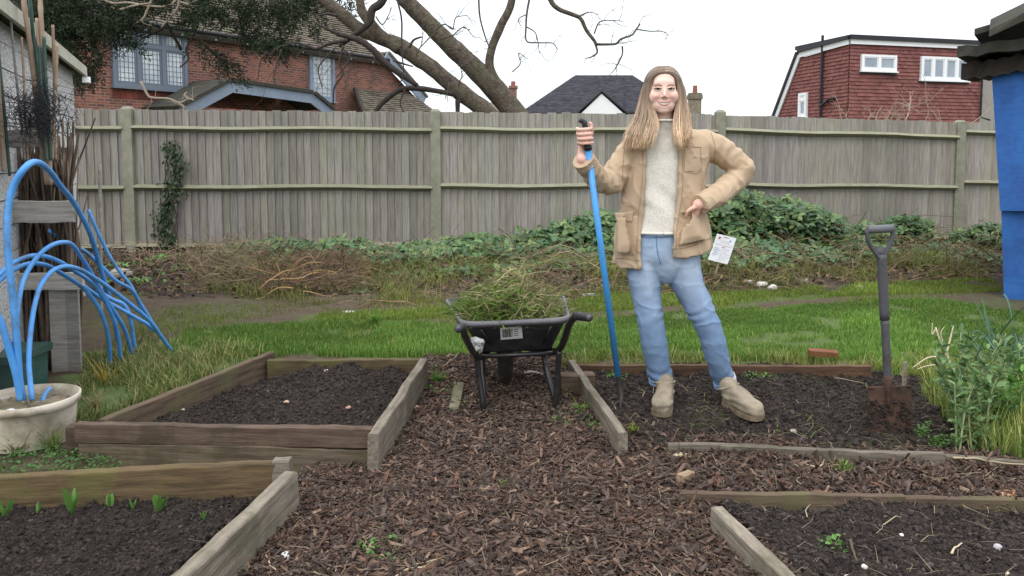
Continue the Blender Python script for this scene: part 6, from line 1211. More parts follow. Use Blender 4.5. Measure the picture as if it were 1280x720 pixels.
def smoothv(V, Fc, it, lam=.5, mask=None):
    if it == 0: return V
    E = edges(Fc); n = len(V); deg = np.bincount(E.ravel(), minlength=n).clip(1)
    for _ in range(it):
        S = np.stack([np.bincount(E[:, 0], V[E[:, 1], k], n) + np.bincount(E[:, 1], V[E[:, 0], k], n) for k in range(3)], 1) / deg[:, None]; d = (S - V) * lam
        V = V + (d if mask is None else d * mask[:, None])
    return V
def normals(V, Fc):
    Fc = np.asarray(Fc); n = np.cross(V[Fc[:, 2]] - V[Fc[:, 0]], V[Fc[:, 3]] - V[Fc[:, 1]]); N = np.stack([sum(np.bincount(Fc[:, i], n[:, k], len(V)) for i in range(4)) for k in range(3)], 1); return N / (np.linalg.norm(N, axis=1)[:, None] + 1e-12)
def ell(mb, c, r, n=14, Mx=None):
    u = np.linspace(0, PI, n)[1:-1]; v = np.arange(2 * n) * PI / n; V = [(0, 0, 1)] + [(math.sin(a) * math.cos(b), math.sin(a) * math.sin(b), math.cos(a)) for a in u for b in v] + [(0, 0, -1)]
    V = np.array(V) * r; V = V if Mx is None else V @ np.array(Mx).T; V = V + np.array(c); K = 2 * n; m = n - 2
    Fc = [(0, 1 + (j), 1 + (j + 1) % K) for j in range(K)] + [(1 + i * K + j, 1 + (i + 1) * K + j, 1 + (i + 1) * K + (j + 1) % K, 1 + i * K + (j + 1) % K) for i in range(m - 1) for j in range(K)] + [(len(V) - 1, 1 + (m - 1) * K + (j + 1) % K, 1 + (m - 1) * K + j) for j in range(K)]
    mb.add(V, Fc)
def rtube(mb, pts, r, n=None, seg=14, up=None):
    """rounded tapered limb"""
    pts = np.array(pts, float); n = n or len(pts) * 6; P = spline(pts, n); r = np.array(r, float); s = np.linspace(0, 1, n); q = np.linspace(0, 1, len(r))
    rr = np.stack([np.interp(s, q, r[:, k]) for k in range(r.shape[1])], 1) if r.ndim == 2 else np.interp(s, q, r)
    V, Fc = tube(P, rr, seg, True, up=up); mb.add(V, Fc)
    for c, a in ((P[0], rr[0]), (P[-1], rr[-1])): ell(mb, c, np.full(3, np.min(a)), 8)
def P3(px, py, Y): return at(px, py, Y + D)
# ---------------------------------------------------------------- body (head, neck, hands, hidden torso) as one surface
Hc = P3(829.0, 112.5, 3.80); yaw = rad(-6)
def H(l):   # head local (right, forward, up) -> world
    l = np.atleast_2d(np.array(l, float)); x = l[:, 0] * math.cos(yaw) + l[:, 1] * math.sin(yaw) * 1.0; f = l[:, 1] * math.cos(yaw) - l[:, 0] * math.sin(yaw)
    return (Hc + np.stack([x, -f, l[:, 2]], 1)).squeeze()
def Hinv(V): d = V - Hc; x, f, z = d[:, 0], -d[:, 1], d[:, 2]; return np.stack([x * math.cos(yaw) - f * math.sin(yaw), f * math.cos(yaw) + x * math.sin(yaw), z], 1)
mb = MB()
def he(c, r): ell(mb, H(c), (r[0], r[1], r[2]), 16)
he((0, -.022, .030), (.070, .088, .076)); he((0, .020, -.012), (.061, .060, .086)); he((0, .028, -.070), (.055, .048, .047)); he((0, .050, -.098), (.027, .022, .019)); he((.036, .036, -.034), (.033, .035, .038)); he((-.036, .036, -.034), (.033, .035, .038)); he((0, .046, .026), (.050, .030, .030)); he((0, .052, -.068), (.030, .024, .024))
he((.040, .008, -.065), (.023, .03, .035)); he((-.040, .008, -.065), (.023, .03, .035)); he((.070, -.015, -.01), (.008, .018, .03)); he((-.070, -.015, -.01), (.008, .018, .03))
rtube(mb, [H((0, .070, .008)), H((0, .084, -.016)), H((0, .092, -.034))], [.007, .008, .0092], 12); he((.0105, .076, -.039), (.0065, .009, .006)); he((-.0105, .076, -.039), (.0065, .009, .006))
rtube(mb, [H((0, -.02, -.06)), H((0, -.03, -.13)), P3(829, 172, 3.86)], [.052, .050, .056], 14, 20)
rtube(mb, [P3(828, 165, 3.87), P3(828, 200, 3.87), P3(827, 250, 3.87), P3(827, 280, 3.86), P3(828, 296, 3.86)], [(.05, .05), (.085, .14), (.075, .12), (.09, .14), (.08, .13)][::1] and [.06, .09, .09, .10, .09], 20, 20)
rtube(mb, [P3(838, 175, 3.87), P3(884, 180, 3.87), P3(928, 214, 3.90), P3(872, 256, 3.735)], [.03, .035, .035, .026], 30); rtube(mb, [P3(818, 178, 3.87), P3(786, 184, 3.86), P3(761, 228, 3.81), P3(728, 199, 3.66)], [.03, .033, .033, .026], 30)
rtube(mb, [P3(808, 315, 3.86), P3(806, 345, 3.85), P3(816, 405, 3.83), P3(826, 465, 3.86), P3(829, 484, 3.88)], [.07, .065, .045, .033, .028], 30); rtube(mb, [P3(845, 315, 3.86), P3(853, 345, 3.85), P3(884, 405, 3.83), P3(906, 468, 3.87), P3(910, 486, 3.88)], [.07, .065, .045, .033, .028], 30)
# right hand closed round the tool's grip
u_ = -tdir; cdir = np.array([0, -1.0, 0]); cdir -= u_ * (cdir @ u_); cdir /= np.linalg.norm(cdir); ldir = np.cross(u_, cdir); ldir = ldir if ldir[0] < 0 else -ldir
def G_(phi, r, h): a = rad(phi); return T0 + u_ * h + (ldir * math.cos(a) + cdir * math.sin(a)) * r
wr = P3(728, 197, 3.665)
fr_r = [.0088, .0092, .0090, .0080]
for i in range(4):
    h = .016 + .0215 * (3 - i); k = .9 if i == 3 else 1.0
    rtube(mb, [G_(-35, .042, h), G_(40, .040 * k, h + .001), G_(105, .032 * k, h - .002), G_(165, .026, h - .005)], [fr_r[i] * 1.12, fr_r[i] * 1.05, fr_r[i], fr_r[i] * .85], 18, 12)
    rtube(mb, [wr + (ldir * .008 - u_ * .01) + np.array([(i - 1.5) * -.004, 0, 0]), G_(-50, .040, h * .55 + .005), G_(-35, .042, h)], [.016, .0135, .0105], 12, 12)
rtube(mb, [wr + (0, .006, 0), G_(-95, .034, .018), G_(-140, .033, .052), G_(-168, .029, .083), G_(-178, .026, .100)], [.020, .017, .0125, .0105, .009], 22, 12)
rtube(mb, [P3(727, 206, 3.675), wr], [.026, .022], 8)
# left hand slipped into the jacket pocket
w2 = P3(873, 258, 3.735)
for i in range(4):
    o_ = np.array([-.020 + i * .013, 0, .008 - i * .009]); b_ = P3(863, 268, 3.760) + o_ * 1.0; rtube(mb, [w2, w2 * .4 + b_ * .6 + o_ * .2, b_, b_ + (-.014, .030, -.030), b_ + (-.020, .045, -.058)], [.018, .013, .0098, .009, .0078], 20, 12)
rtube(mb, [w2, P3(866, 260, 3.722), P3(860, 264, 3.722), P3(857, 270, 3.735)], [.014, .0110, .0095, .008], 16, 12); rtube(mb, [P3(884, 250, 3.74), w2], [.025, .021], 8)
V, Fc = fuse(mb, .0030, 5); L_ = Hinv(V); V = smoothv(V, Fc, 5, .5, ((L_[:, 1] > .0) & (L_[:, 2] > -.14) & (L_[:, 2] < .08)).astype(float))
# facial relief
L_ = Hinv(V); hd = (L_[:, 1] > .02) & (L_[:, 2] > -.125) & (L_[:, 2] < .06) & (np.abs(L_[:, 0]) < .08)
def g3(cx, cz, sx, sz): return np.exp(-((L_[:, 0] - cx) / sx) ** 2 - ((L_[:, 2] - cz) / sz) ** 2) * hd
dep = 0
for s_ in (-1, 1):
    dep = dep - .0080 * g3(s_ * .031, .000, .017, .009) + .0040 * g3(s_ * .038, -.034, .015, .012) - .0012 * g3(s_ * .029, -.058, .006, .014)
dep = dep - .0045 * g3(0, -.0695 , .024, .0055) + .002 * g3(0, -.088, .014, .006) - .0025 * g3(0, -.052, .004, .006)
f = np.stack([np.full(len(V), math.sin(yaw)), np.full(len(V), -math.cos(yaw)), np.zeros(len(V))], 1); V = V + f * np.asarray(dep)[:, None]
L_ = Hinv(V); tint = np.ones((len(V), 3)); 
for s_ in (-1, 1): tint *= 1 - (g3(s_ * .038, -.036, .018, .014)[:, None] * np.array([.0, .17, .15])); tint *= 1 - g3(s_ * .031, .003, .014, .007)[:, None] * np.array([.08, .14, .14])
tint *= 1 - g3(0, -.036, .010, .009)[:, None] * np.array([0, .1, .08]); hand = (V[:, 2] < Hc[2] - .15) ; tint[hand] *= (.98, .86, .84)
bloc = np.array([*P3(860, 300, 3.86)[:2], 0.0])
person = mesh("person", V - bloc, Fc, M['skin'], None, tint, True); person.location = bloc
tag(person, "smiling woman with long fair hair, tan jacket and blue jeans holding a blue shafted tool", "person")
def pbuild(mb, name, m, smooth=True, parent=None):
    o = mb.build(name, m, parent or person, smooth); o.matrix_parent_inverse = Matrix.Translation(-Vector(bloc)); return o
def pmesh(name, V, Fc, m, t=None, smooth=True, parent=None):
    o = mesh(name, V, Fc, m, parent or person, np.ones(len(V)) if t is None else t, smooth); o.matrix_parent_inverse = Matrix.Translation(-Vector(bloc)); return o
def face_y(x, z, r=.005):
    q = hd & (np.abs(L_[:, 0] - x) < r) & (np.abs(L_[:, 2] - z) < r); return L_[q, 1].max() if q.any() else .07
for s_ in (-1, 1):
    ex, ez_ = s_ * .0315, -.0005; fy = face_y(ex, ez_); c = np.array([ex, fy - .0078, ez_])
    m_ = MB(); ell(m_, H(c), (.0115, .0115, .0105), 16); e_ = pbuild(m_, "eye", M['eyewhite'])
    m_ = MB(); ell(m_, H(c + (0.000, .0062, -.0002)), (.0074, .0062, .0070), 12); o = m_.build("iris", M['iris'], e_, True)
    m_ = MB(); ell(m_, H(c + (0.000, .0096, -.0002)), (.0032, .0030, .0032), 10); o = m_.build("pupil", M['pupil'], e_, True)
    xs_ = np.linspace(-.0155, .0155, 9)
    up_ = [H((ex + a, face_y(ex + a, ez_ + .004, .004) + .0005 + .002 * (1 - (a / .0155) ** 2), ez_ + .0052 * (1 - (a / .0165) ** 2) - .001 + .0008 * s_ * a / .015)) for a in xs_]
    lo_ = [H((ex + a, face_y(ex + a, ez_ - .004, .004) + .0002 + .0015 * (1 - (a / .0155) ** 2), ez_ - .0040 * (1 - (a / .0165) ** 2) - .001)) for a in xs_]
    m_ = MB(); m_.tube(spline([p + (0, 0, .003) for p in up_], 20), .0034, 10); m_.tube(spline([p - (0, 0, .0028) for p in lo_], 20), .0028, 10); pbuild(m_, "eyelid", M['skin'])
    m_ = MB(); m_.tube(spline([p + (0, -.0025, .0006) for p in up_], 20), .0023, 6); m_.tube(spline([p + (0, -.0022, .0002) for p in lo_[1:-1]], 20), .0008, 6); pbuild(m_, "eyelash", M['lash'])
    m_ = MB(); bx = [(.013, .0150), (.021, .0172), (.032, .0190), (.043, .0175), (.051, .0130)]; m_.tube(spline([H((s_ * a, face_y(s_ * a, z_, .004) + .0012, z_)) for a, z_ in bx], 20), [(.0018, .0016)] * 10 + [(.0015, .0014)] * 6 + [(.0009, .0008)] * 4, 8); pbuild(m_, "eyebrow", M['brow'])
ml = np.linspace(-1, 1, 13)
def mouthp(z, w_, curve, dy): return [H((a * w_, face_y(a * w_, z, .005) + dy - .002 * a * a, z + curve * a * a)) for a in ml]
m_ = MB(); rr_ = np.interp(np.linspace(-1, 1, 26), [-1, -.4, 0, .4, 1], [.0010, .0022, .0018, .0022, .0010]); m_.tube(spline(mouthp(-.0625, .0355, .0075, .0005), 26), rr_, 8); rr_ = np.interp(np.linspace(-1, 1, 26), [-1, -.5, 0, .5, 1], [.0010, .0026, .0032, .0026, .0010]); m_.tube(spline(mouthp(-.0765, .0330, .0190, .0005), 26), rr_, 8); pbuild(m_, "lips", M['lip'])
m_ = MB(); a = mouthp(-.0637, .0325, .0070, -.0004); b = mouthp(-.0748, .0295, .0170, -.0004); Vt = np.vstack([a, b, np.array(a) + (0, .004, 0), np.array(b) + (0, .004, 0)]); m_.add(Vt, [(i, i + 13, i + 14, i + 1) for i in range(12)] + [(i + 26, i + 27, i + 40, i + 39) for i in range(12)]); pbuild(m_, "teeth", M['teeth'])
# ---------------------------------------------------------------- sweater
def ringloft(mb, rings, K=64, cap=True, fold=None):
    """rings: (cx px, py, a, b, Y)"""
    R_ = np.array(rings, float); n = int((R_[-1, 1] - R_[0, 1]) / 1.6); s = np.linspace(0, 1, n); q = np.linspace(0, 1, len(R_)); I = np.stack([np.interp(s, q, R_[:, k]) for k in range(5)], 1)
    for _ in range(3): I[1:-1] = (I[:-2] + 2 * I[1:-1] + I[2:]) / 4
    V = []; th = np.arange(K) * 2 * PI / K
    for (cx, py, a, b, Y) in I:
        c = P3(cx, py, Y); V.append(np.stack([c[0] + a * np.sin(th), c[1] - b * np.cos(th), np.full(K, c[2])], 1))
    V = np.vstack(V); Fc = [(i * K + j, (i + 1) * K + j, (i + 1) * K + (j + 1) % K, i * K + (j + 1) % K) for i in range(n - 1) for j in range(K)] + [tuple(range(K)), tuple((n - 1) * K + j for j in range(K))[::-1]]
    mb.add(V, Fc)
mb = MB(); ringloft(mb, [(830, 150, .060, .060, 3.82), (830, 157, .064, .064, 3.83), (829, 164, .085, .075, 3.85), (828, 172, .135, .085, 3.86), (828, 185, .165, .100, 3.86), (827, 205, .165, .112, 3.86), (826, 230, .150, .108, 3.86), (825, 260, .150, .112, 3.86), (823, 290, .158, .126, 3.86)])
V, Fc = fuse(mb, .0055, 3); N_ = normals(V, Fc); fd_ = .006 * np.sin(V[:, 0] * 30 + V[:, 2] * 38 + 2.5 * fbm(V, 4, 2, 3)) * np.clip((1.15 - V[:, 2]) / .15, 0, 1) + .005 * fbm(V, 9, 3, 5); V = V + N_ * fd_[:, None]
pmesh("sweater", V, Fc, M['lining'])
m_ = MB(); th = np.linspace(0, 2 * PI, 41)[:-1]
for (px, py, a, b, Y, r) in ((830, 151, .0625, .0625, 3.82, .006), (823, 289, .160, .128, 3.86, .007)):
    c = P3(px, py, Y); Pq = np.stack([c[0] + a * np.sin(th), c[1] - b * np.cos(th), np.full(40, c[2])], 1); Pq = np.vstack([Pq, Pq[:1]]); m_ = MB(); m_.tube(Pq, r, 8); pbuild(m_, "knit_trim", M['lining'])
# ---------------------------------------------------------------- jeans
def cloth_leg(mb, pts, rr, seed, folds):
    P = spline(np.array([P3(*p) for p in pts]), 90); s = np.linspace(0, 1, 90); q = np.array([p[1] for p in pts], float); q = (q - q[0]) / (q[-1] - q[0]); r = np.interp(s, q, rr); K = 48
    V, Fc = tube(P, r, K, True, up=(0, 1, 0)); th = np.tile(np.arange(K) * 2 * PI / K, 90); ss = np.repeat(s, K); d = 0
    for (s0, w_, A, ph, tw) in folds: d = d + A * np.exp(-((ss - s0) / w_) ** 2) * np.sin((ss - s0) * 95 + tw * np.sin(th + ph) * 2 + ph + 1.2 * fbm(V, 8, 2, seed)) * (.55 + .45 * np.sin(th + ph * 2))
    d = d + .006 * fbm(V * (1, 1, .35), 9, 3, seed); c = np.repeat(P, K, 0); u = V - c; V = c + u * (1 + d / np.linalg.norm(u, axis=1))[:, None]; mb.add(V, Fc); return P, r
mb = MB(); ringloft(mb, [(823, 286, .148, .104, 3.86), (824, 300, .170, .118, 3.86), (826, 318, .185, .120, 3.86), (828, 332, .170, .108, 3.86), (829, 342, .12, .09, 3.86), (830, 352, .04, .06, 3.86)])
P_l, _ = cloth_leg(mb, [(803, 296, 3.86), (804.5, 323, 3.85), (805.5, 350, 3.84), (810, 377, 3.83), (814.5, 407, 3.82), (820, 442, 3.84), (826.5, 477, 3.87)], [.088, .092, .081, .069, .061, .057, .053], 3, [(.60, .05, .007, .5, 1.0), (.95, .05, .006, 2, 1.2), (.78, .05, .003, 1, 1.6)])
P_r, _ = cloth_leg(mb, [(848, 296, 3.86), (852, 325, 3.85), (859, 352, 3.84), (872, 380, 3.83), (884.5, 408, 3.82), (896, 444, 3.84), (907, 481, 3.88)], [.092, .095, .084, .073, .062, .056, .051], 13, [(.57, .05, .008, 1.2, 1.0), (.95, .05, .006, .3, 1.3), (.76, .05, .003, 1, 1.6)])
V, Fc = fuse(mb, .0050, 2); N_ = normals(V, Fc); kz = np.exp(-((V[:, 2] - .47) / .13) ** 2) + np.exp(-((V[:, 2] - .16) / .09) ** 2) + .5 * np.exp(-((V[:, 2] - .80) / .10) ** 2) + .3
rg = lambda q, sc_, s_: (1 - np.abs(fbm(q, sc_, 2, s_)).clip(0, 1)) ** 5
V = V + N_ * (.002 * fbm(V, 16, 3, 8) + .0042 * kz * rg(V @ np.array([[1, 0, .5], [0, 1, 0], [-.25, 0, 1.6]]), 8, 66) + .0035 * rg(V * (1.6, 1, .5), 8, 69))[:, None]
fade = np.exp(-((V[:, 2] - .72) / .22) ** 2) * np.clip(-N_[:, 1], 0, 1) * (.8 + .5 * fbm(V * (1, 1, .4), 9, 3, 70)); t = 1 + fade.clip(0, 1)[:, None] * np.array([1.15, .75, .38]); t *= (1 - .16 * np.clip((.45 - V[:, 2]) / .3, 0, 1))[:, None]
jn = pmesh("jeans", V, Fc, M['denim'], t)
bvj = BVHTree.FromPolygons(V.tolist(), [tuple(map(int, f)) for f in Fc])
bvT = None
def hitB(bv, px, py, off=.003):
    d = ray(px, py); d = d / np.linalg.norm(d); r_ = bv.ray_cast(Vector(O), Vector(d)); return (np.array(r_[0]) - d * off) if r_[0] is not None else None
def seam(bv, pts, r, name, m, parent, n=30, off=.001):
    out = []
    for p in spline(np.array([(a, b, 0) for a, b in pts], float), n):
        h = hitB(bv, p[0], p[1], off)
        if h is not None: out.append(h)
    if len(out) > 3:
        m_ = MB(); m_.tube(out, r, 6); o = m_.build(name, m, parent, True); return o
M['denimseam'] = mat("denim seam", (.13, .20, .34), .9)
for pts in ([(820, 291), (820.5, 300), (822, 315), (826, 330)], [(799, 296), (815, 297), (838, 296)]): seam(bvj, pts, .0022, "seam", M['denimseam'], jn)
for (ctr, Pp, rr_) in ((0, P_l, .0555), (1, P_r, .0535)):
    m_ = MB(); c = Pp[-1]; T_ = Pp[-1] - Pp[-4]; T_ /= np.linalg.norm(T_); a_ = np.cross(T_, (0, 1, 0)); a_ /= np.linalg.norm(a_); b_ = np.cross(T_, a_); Pq = [c - T_ * .008 + (a_ * math.sin(t) + b_ * math.cos(t)) * rr_ for t in np.linspace(0, 2 * PI, 41)]; m_.tube(Pq, (.006), 8); m_.tube([q - T_ * .016 for q in Pq], .0045, 8); o = m_.build("hem", M['denim'], jn, True)
m_ = MB(); h = hitB(bvj, 820, 290, .004); 
if h is not None: m_.tube([h, h + (0, -.003, 0)], .008, 12); m_.build("button", M['metal'], jn, True)
# ---------------------------------------------------------------- boots and socks
def boot(X0, Y0, X1, Y1, ankle, lean, z0=.026):
    h0, h1 = np.array([X0, Y0, z0]), np.array([X1, Y1, z0]); d = h1 - h0; Lf = np.linalg.norm(d); d /= Lf; side = np.array([d[1], -d[0], 0]); mb = MB(); rows = []
    # (along, half width, height) of the foot
    pr = [(-.005, .022, .06), (.03, .037, .10), (.075, .039, .115), (.12, .043, .102), (.165, .049, .080), (.205, .050, .066), (.238, .040, .056), (.256, .020, .042)]
    K = 20; V = []
    for (s, w_, h) in pr:
        c = h0 + d * s
        for j in range(K):
            a = 2 * PI * j / K; x = math.cos(a); z = math.sin(a); V.append(c + side * w_ * np.sign(x) * abs(x) ** .75 + np.array([0, 0, h / 2 + .008 + h / 2 * np.sign(z) * abs(z) ** .75]))
    n = len(pr); mb.add(V, [(i * K + j, i * K + (j + 1) % K, (i + 1) * K + (j + 1) % K, (i + 1) * K + j) for i in range(n - 1) for j in range(K)] + [tuple(range(K))[::-1], tuple((n - 1) * K + j for j in range(K))])
    a0 = h0 + d * .052 + (0, 0, .05); rtube(mb, [a0, a0 * .5 + ankle * .5 + d * .004, ankle], [(.046, .044), (.045, .043), (.051, .048)], 14, 24)
    V, Fc = fuse(mb, .0045, 7); N_ = normals(V, Fc); V = V + N_ * (.0025 * fbm(V, 18, 3, int(abs(X0) * 99)) + .003 * np.sin(V[:, 2] * 170 + 2 * fbm(V, 9, 2, 4)) * np.exp(-((V[:, 2] - .085) / .03) ** 2))[:, None]
    muddy = np.clip((.055 - V[:, 2]) / .04 + .5 * fbm(V, 16, 3, 6), 0, 1)[:, None]; t = np.ones((len(V), 3)) * (1 - muddy * np.array([.55, .6, .62]))
    b = pmesh("boot", V, Fc, M['boot'], t)
    m_ = MB(); V = []
    for z in (.004, .026):
        for (s, w_, h) in pr: V.append(h0 + d * s + side * (w_ + .001) + (0, 0, z - .008))
        for (s, w_, h) in pr[::-1]: V.append(h0 + d * s - side * (w_ + .001) + (0, 0, z - .008))
    q = 2 * len(pr); m_.add(V, [tuple(range(q))[::-1], tuple(range(q, 2 * q))] + [(i, (i + 1) % q, q + (i + 1) % q, q + i) for i in range(q)], (.7, .66, .6)); m_.build("sole", M['boot'], b)
    m_ = MB(); T_ = ankle - a0; T_ /= np.linalg.norm(T_); a_ = np.cross(T_, (0, 1, 0)); a_ /= np.linalg.norm(a_); b_ = np.cross(T_, a_); m_.tube([ankle + (a_ * math.sin(t) * .049 + b_ * math.cos(t) * .046) for t in np.linspace(0, 2 * PI, 31)], .005, 8); m_.build("cuff", M['boot'], b, True)
hl, tl2, hr_, tr2 = gp(833, 501, .026), gp(824, 524, .026), gp(907, 506, .026), gp(954, 527, .026)
boot(hl[0], hl[1], tl2[0], tl2[1], at(831, 477, hl[1] - .045), 0); boot(hr_[0], hr_[1], tr2[0], tr2[1], at(911, 483, hr_[1] - .035), 0)
m_ = MB(); rtube(m_, [P3(911, 488, 3.84), P3(909, 472, 3.868)], [.036, .044], 10, 20); pbuild(m_, "sock", M['sock']); m_ = MB(); rtube(m_, [P3(830.5, 486, 3.84), P3(828.5, 468, 3.865)], [.030, .036], 10, 20); pbuild(m_, "sock", M['sock'])
# ---------------------------------------------------------------- jacket
JR = [  # py, centre px, half width m, half depth m, left opening px, right opening px, Y
    (157, 831, .085, .078, 812, 856, 3.86), (163, 832, .135, .092, 810, 853, 3.865), (170, 834, .192, .108, 808, 850, 3.865), (180, 836, .212, .120, 808, 849, 3.865), (200, 833, .212, .130, 807, 849, 3.865), (230, 829, .202, .133, 806, 849, 3.865), (262, 826, .204, .136, 803, 845, 3.865), (290, 828, .226, .142, 801, 842, 3.865), (312, 829, .236, .146, 801, 841, 3.865), (332, 829, .238, .148, 801, 840, 3.865)]
JR = np.array(JR, float); n = 110; s = np.linspace(0, 1, n); ys_ = 157 + (332 - 157) * s; I = np.stack([np.interp(ys_, JR[:, 0], JR[:, k]) for k in range(7)], 1)
for _ in range(4): I[1:-1] = (I[:-2] + 2 * I[1:-1] + I[2:]) / 4
K = 120; Vo = []; Vi = []
for r_i, (py, cx, a, b, xl_, xr_, Y) in enumerate(I):
    c = P3(cx, py, Y); c = np.array([c[0], c[1], P3(cx, py, Y)[2]]); L0 = P3(xl_, py, Y - b * .9)[0] - c[0]; R0 = P3(xr_, py, Y - b * .9)[0] - c[0]
    tl_ = math.asin(np.clip(L0 / a, -.98, .98)); tr_ = math.asin(np.clip(R0 / a, -.98, .98)); th = np.linspace(tr_, 2 * PI + tl_, K); 
    hem = np.interp(np.arange(K) / K, [0, .10, .2, .45, .9, 1], [.052, .060, .098, .05, -.004, .0]) * np.clip((py - 262) / 70, 0, 1) ** 1.3
    f = .008 * np.sin(th * 9 + 2 * math.sin(py * .03)) * np.clip((py - 200) / 100, 0, 1) + .006 * np.sin(th * 5 + py * .05)
    for lst, g in ((Vo, 0), (Vi, -.011)):
        lst.append(np.stack([c[0] + (a + f + g) * np.sin(th), c[1] - (b + f + g) * np.cos(th), c[2] + hem], 1))
Vo = np.vstack(Vo); Vi = np.vstack(Vi); q = n * K; Fc = []
for i in range(n - 1):
    for j in range(K - 1): k = i * K + j; Fc += [(k, k + 1, k + K + 1, k + K), (q + k, q + k + K, q + k + K + 1, q + k + 1)]
for i in range(n - 1): k = i * K; Fc += [(k, k + K, q + k + K, q + k), (k + K - 1, q + k + K - 1, q + k + 2 * K - 1, k + 2 * K - 1)]
for j in range(K - 1): Fc += [(j, q + j, q + j + 1, j + 1), ((n - 1) * K + j, (n - 1) * K + j + 1, q + (n - 1) * K + j + 1, q + (n - 1) * K + j)]
Vj = np.vstack([Vo, Vi])
mb = MB(); mb.add(Vj, [f[::-1] for f in Fc]); bvT = BVHTree.FromPolygons(Vj.tolist(), [tuple(map(int, f)) for f in Fc])
def sleeve(mb, pts, rr, seed, nf):
    P = spline(np.array([P3(*p) for p in pts]), 120); seg_ = np.linalg.norm(np.diff(P, axis=0), axis=1); al = np.concatenate([[0], np.cumsum(seg_)]); al /= al[-1]; s = al
    r = np.interp(s, np.linspace(0, 1, len(rr)), rr); K = 48; V, Fc = tube(P, r, K, True, up=(0, 1, .3)); th = np.tile(np.arange(K) * 2 * PI / K, 120); ss = np.repeat(s, K)
    d = .0062 * (1 - 1.7 * np.abs(np.sin(ss * nf * .5 + 1.5 * np.sin(th + seed) + 2.6 * fbm(V, 6, 3, seed)))) * np.clip(1.2 - 2.2 * np.abs(ss - .52), .0, 1) + .0075 * fbm(V * (1, 1, 1.3), 7, 3, seed + 3)
    c = np.repeat(P, K, 0); u = V - c; V = c + u * (1 + d / np.linalg.norm(u, axis=1))[:, None]; mb.add(V, Fc); ell(mb, P[0], (rr[0],) * 3, 12); return P, r
PL, rL = sleeve(mb, [(806, 186, 3.87), (790, 190, 3.865), (776, 208, 3.85), (764, 226, 3.82), (748, 222, 3.76), (736, 209, 3.70), (729, 199, 3.665)], [.068, .068, .062, .057, .054, .050, .046], 1, 60)
PR, rR = sleeve(mb, [(862, 180, 3.87), (884, 183, 3.875), (906, 194, 3.885), (927, 213, 3.895), (912, 232, 3.85), (892, 246, 3.785), (875, 256, 3.742)], [.066, .069, .064, .060, .056, .049, .043], 5, 60)
V, Fc = fuse(mb, .0052, 3); N_ = normals(V, Fc)
V = V + N_ * (.002 * fbm(V * (1, 1, .7), 12, 3, 31) + .0055 * rg(V @ np.array([[1, 0, .6], [0, 1, 0], [.3, 0, .7]]), 7, 37) + .0045 * rg(V, 13, 39))[:, None]
wear = 1 + .10 * fbm(V, 5, 3, 55); jk = pmesh("jacket", V, Fc, M['jacket'], wear)
bv = BVHTree.FromPolygons(V.tolist(), [tuple(map(int, f)) for f in Fc])
def patch(quad, name, m, parent, off=.006, nu=18, nv=20, puff=.008, skirt=.02):
    V = []; last = None
    for j in range(nv + 1):
        for i in range(nu + 1):
            u, v = i / nu, j / nv; p = (1 - v) * ((1 - u) * np.array(quad[0]) + u * np.array(quad[1])) + v * ((1 - u) * np.array(quad[3]) + u * np.array(quad[2])); h = hitB(bvT, p[0], p[1], 0)
            yl = last[1] if last is not None else 3.78 + D
            if h is None or (last is not None and abs(h[1] - yl) > .04): h = at(p[0], p[1], yl)
            last = h.copy()
            e = min(u, 1 - u, v, 1 - v); h = h + (0, -off - puff * min(1, e * 5) * (.4 + .6 * v), 0); V.append(h)
    V = np.array(V); N0 = len(V); i = (np.arange(nv)[:, None] * (nu + 1) + np.arange(nu)[None]).ravel(); Fq = np.stack([i, i + nu + 1, i + nu + 2, i + 1], 1)
    bd_ = [nv * (nu + 1) + i for i in range(nu + 1)] + [j * (nu + 1) + nu for j in range(nv - 1, -1, -1)] + list(range(nu - 1, -1, -1)) + [j * (nu + 1) for j in range(1, nv)]
    m_ = MB(); m_.add(np.vstack([V, V + (0, .018, 0)]), [tuple(f) for f in Fq] + [tuple((f + N0)[::-1]) for f in Fq] + [(a_, a_ + N0, b_ + N0, b_) for a_, b_ in zip(bd_, bd_[1:] + bd_[:1])]); o = m_.build(name, m, parent, True); return o
pk1 = patch([(771, 270), (797, 270), (797, 317), (772, 316)], "pocket", M['jacket'], jk, .004, puff=.008); patch([(768, 266), (791, 265), (790, 277), (770, 276)], "pocket_flap", M['jacket'], jk, .012, puff=.003)
pk2 = patch([(851, 265), (871, 264), (880, 299), (848, 306)], "pocket", M['jacket'], jk, .024, puff=.014); patch([(855, 184), (876, 185), (875, 214), (855, 215)], "chest_pocket", M['jacket'], jk, .002, puff=.002)
for pts in ([(804, 185), (802.5, 230), (796, 285), (796, 328)], [(813, 0)], [(855, 183), (876, 184)], [(855, 215), (875, 214), (876, 184)], [(856, 184), (855, 215)], [(853, 190), (853, 240), (846, 285), (845, 312)], [(770, 322), (785, 324), (799, 325)], [(842, 311), (860, 309), (889, 298)], [(889, 166), (894, 185), (892, 205)], [(781, 178), (779, 200), (778, 225)], [(849, 306), (870, 303), (889, 297)], [(772, 318), (797, 318)], [(797, 272), (797, 316)]):
    if len(pts) > 1: seam(bv, pts, .0018, "seam", M['seam'], jk, 40)
for (px, py) in ((781, 271), (844, 205), (845, 230), (843, 262)):
    h = hitB(bv, px, py, .004)
    if h is not None: m_ = MB(); m_.tube([h, h + (0, -.004, 0)], .0055, 12); m_.build("snap_button", M['metal'], jk, True)
seam(bv, [(843.5, 255), (842, 290), (841, 314)], .0022, "zip", M['metal'], jk, 40); m_ = MB(); h = hitB(bv, 842.5, 317, .005)
if h is not None: m_.box(h - (.004, .003, .012), h + (.004, .003, .012)); m_.build("zip_end", M['metal'], jk)
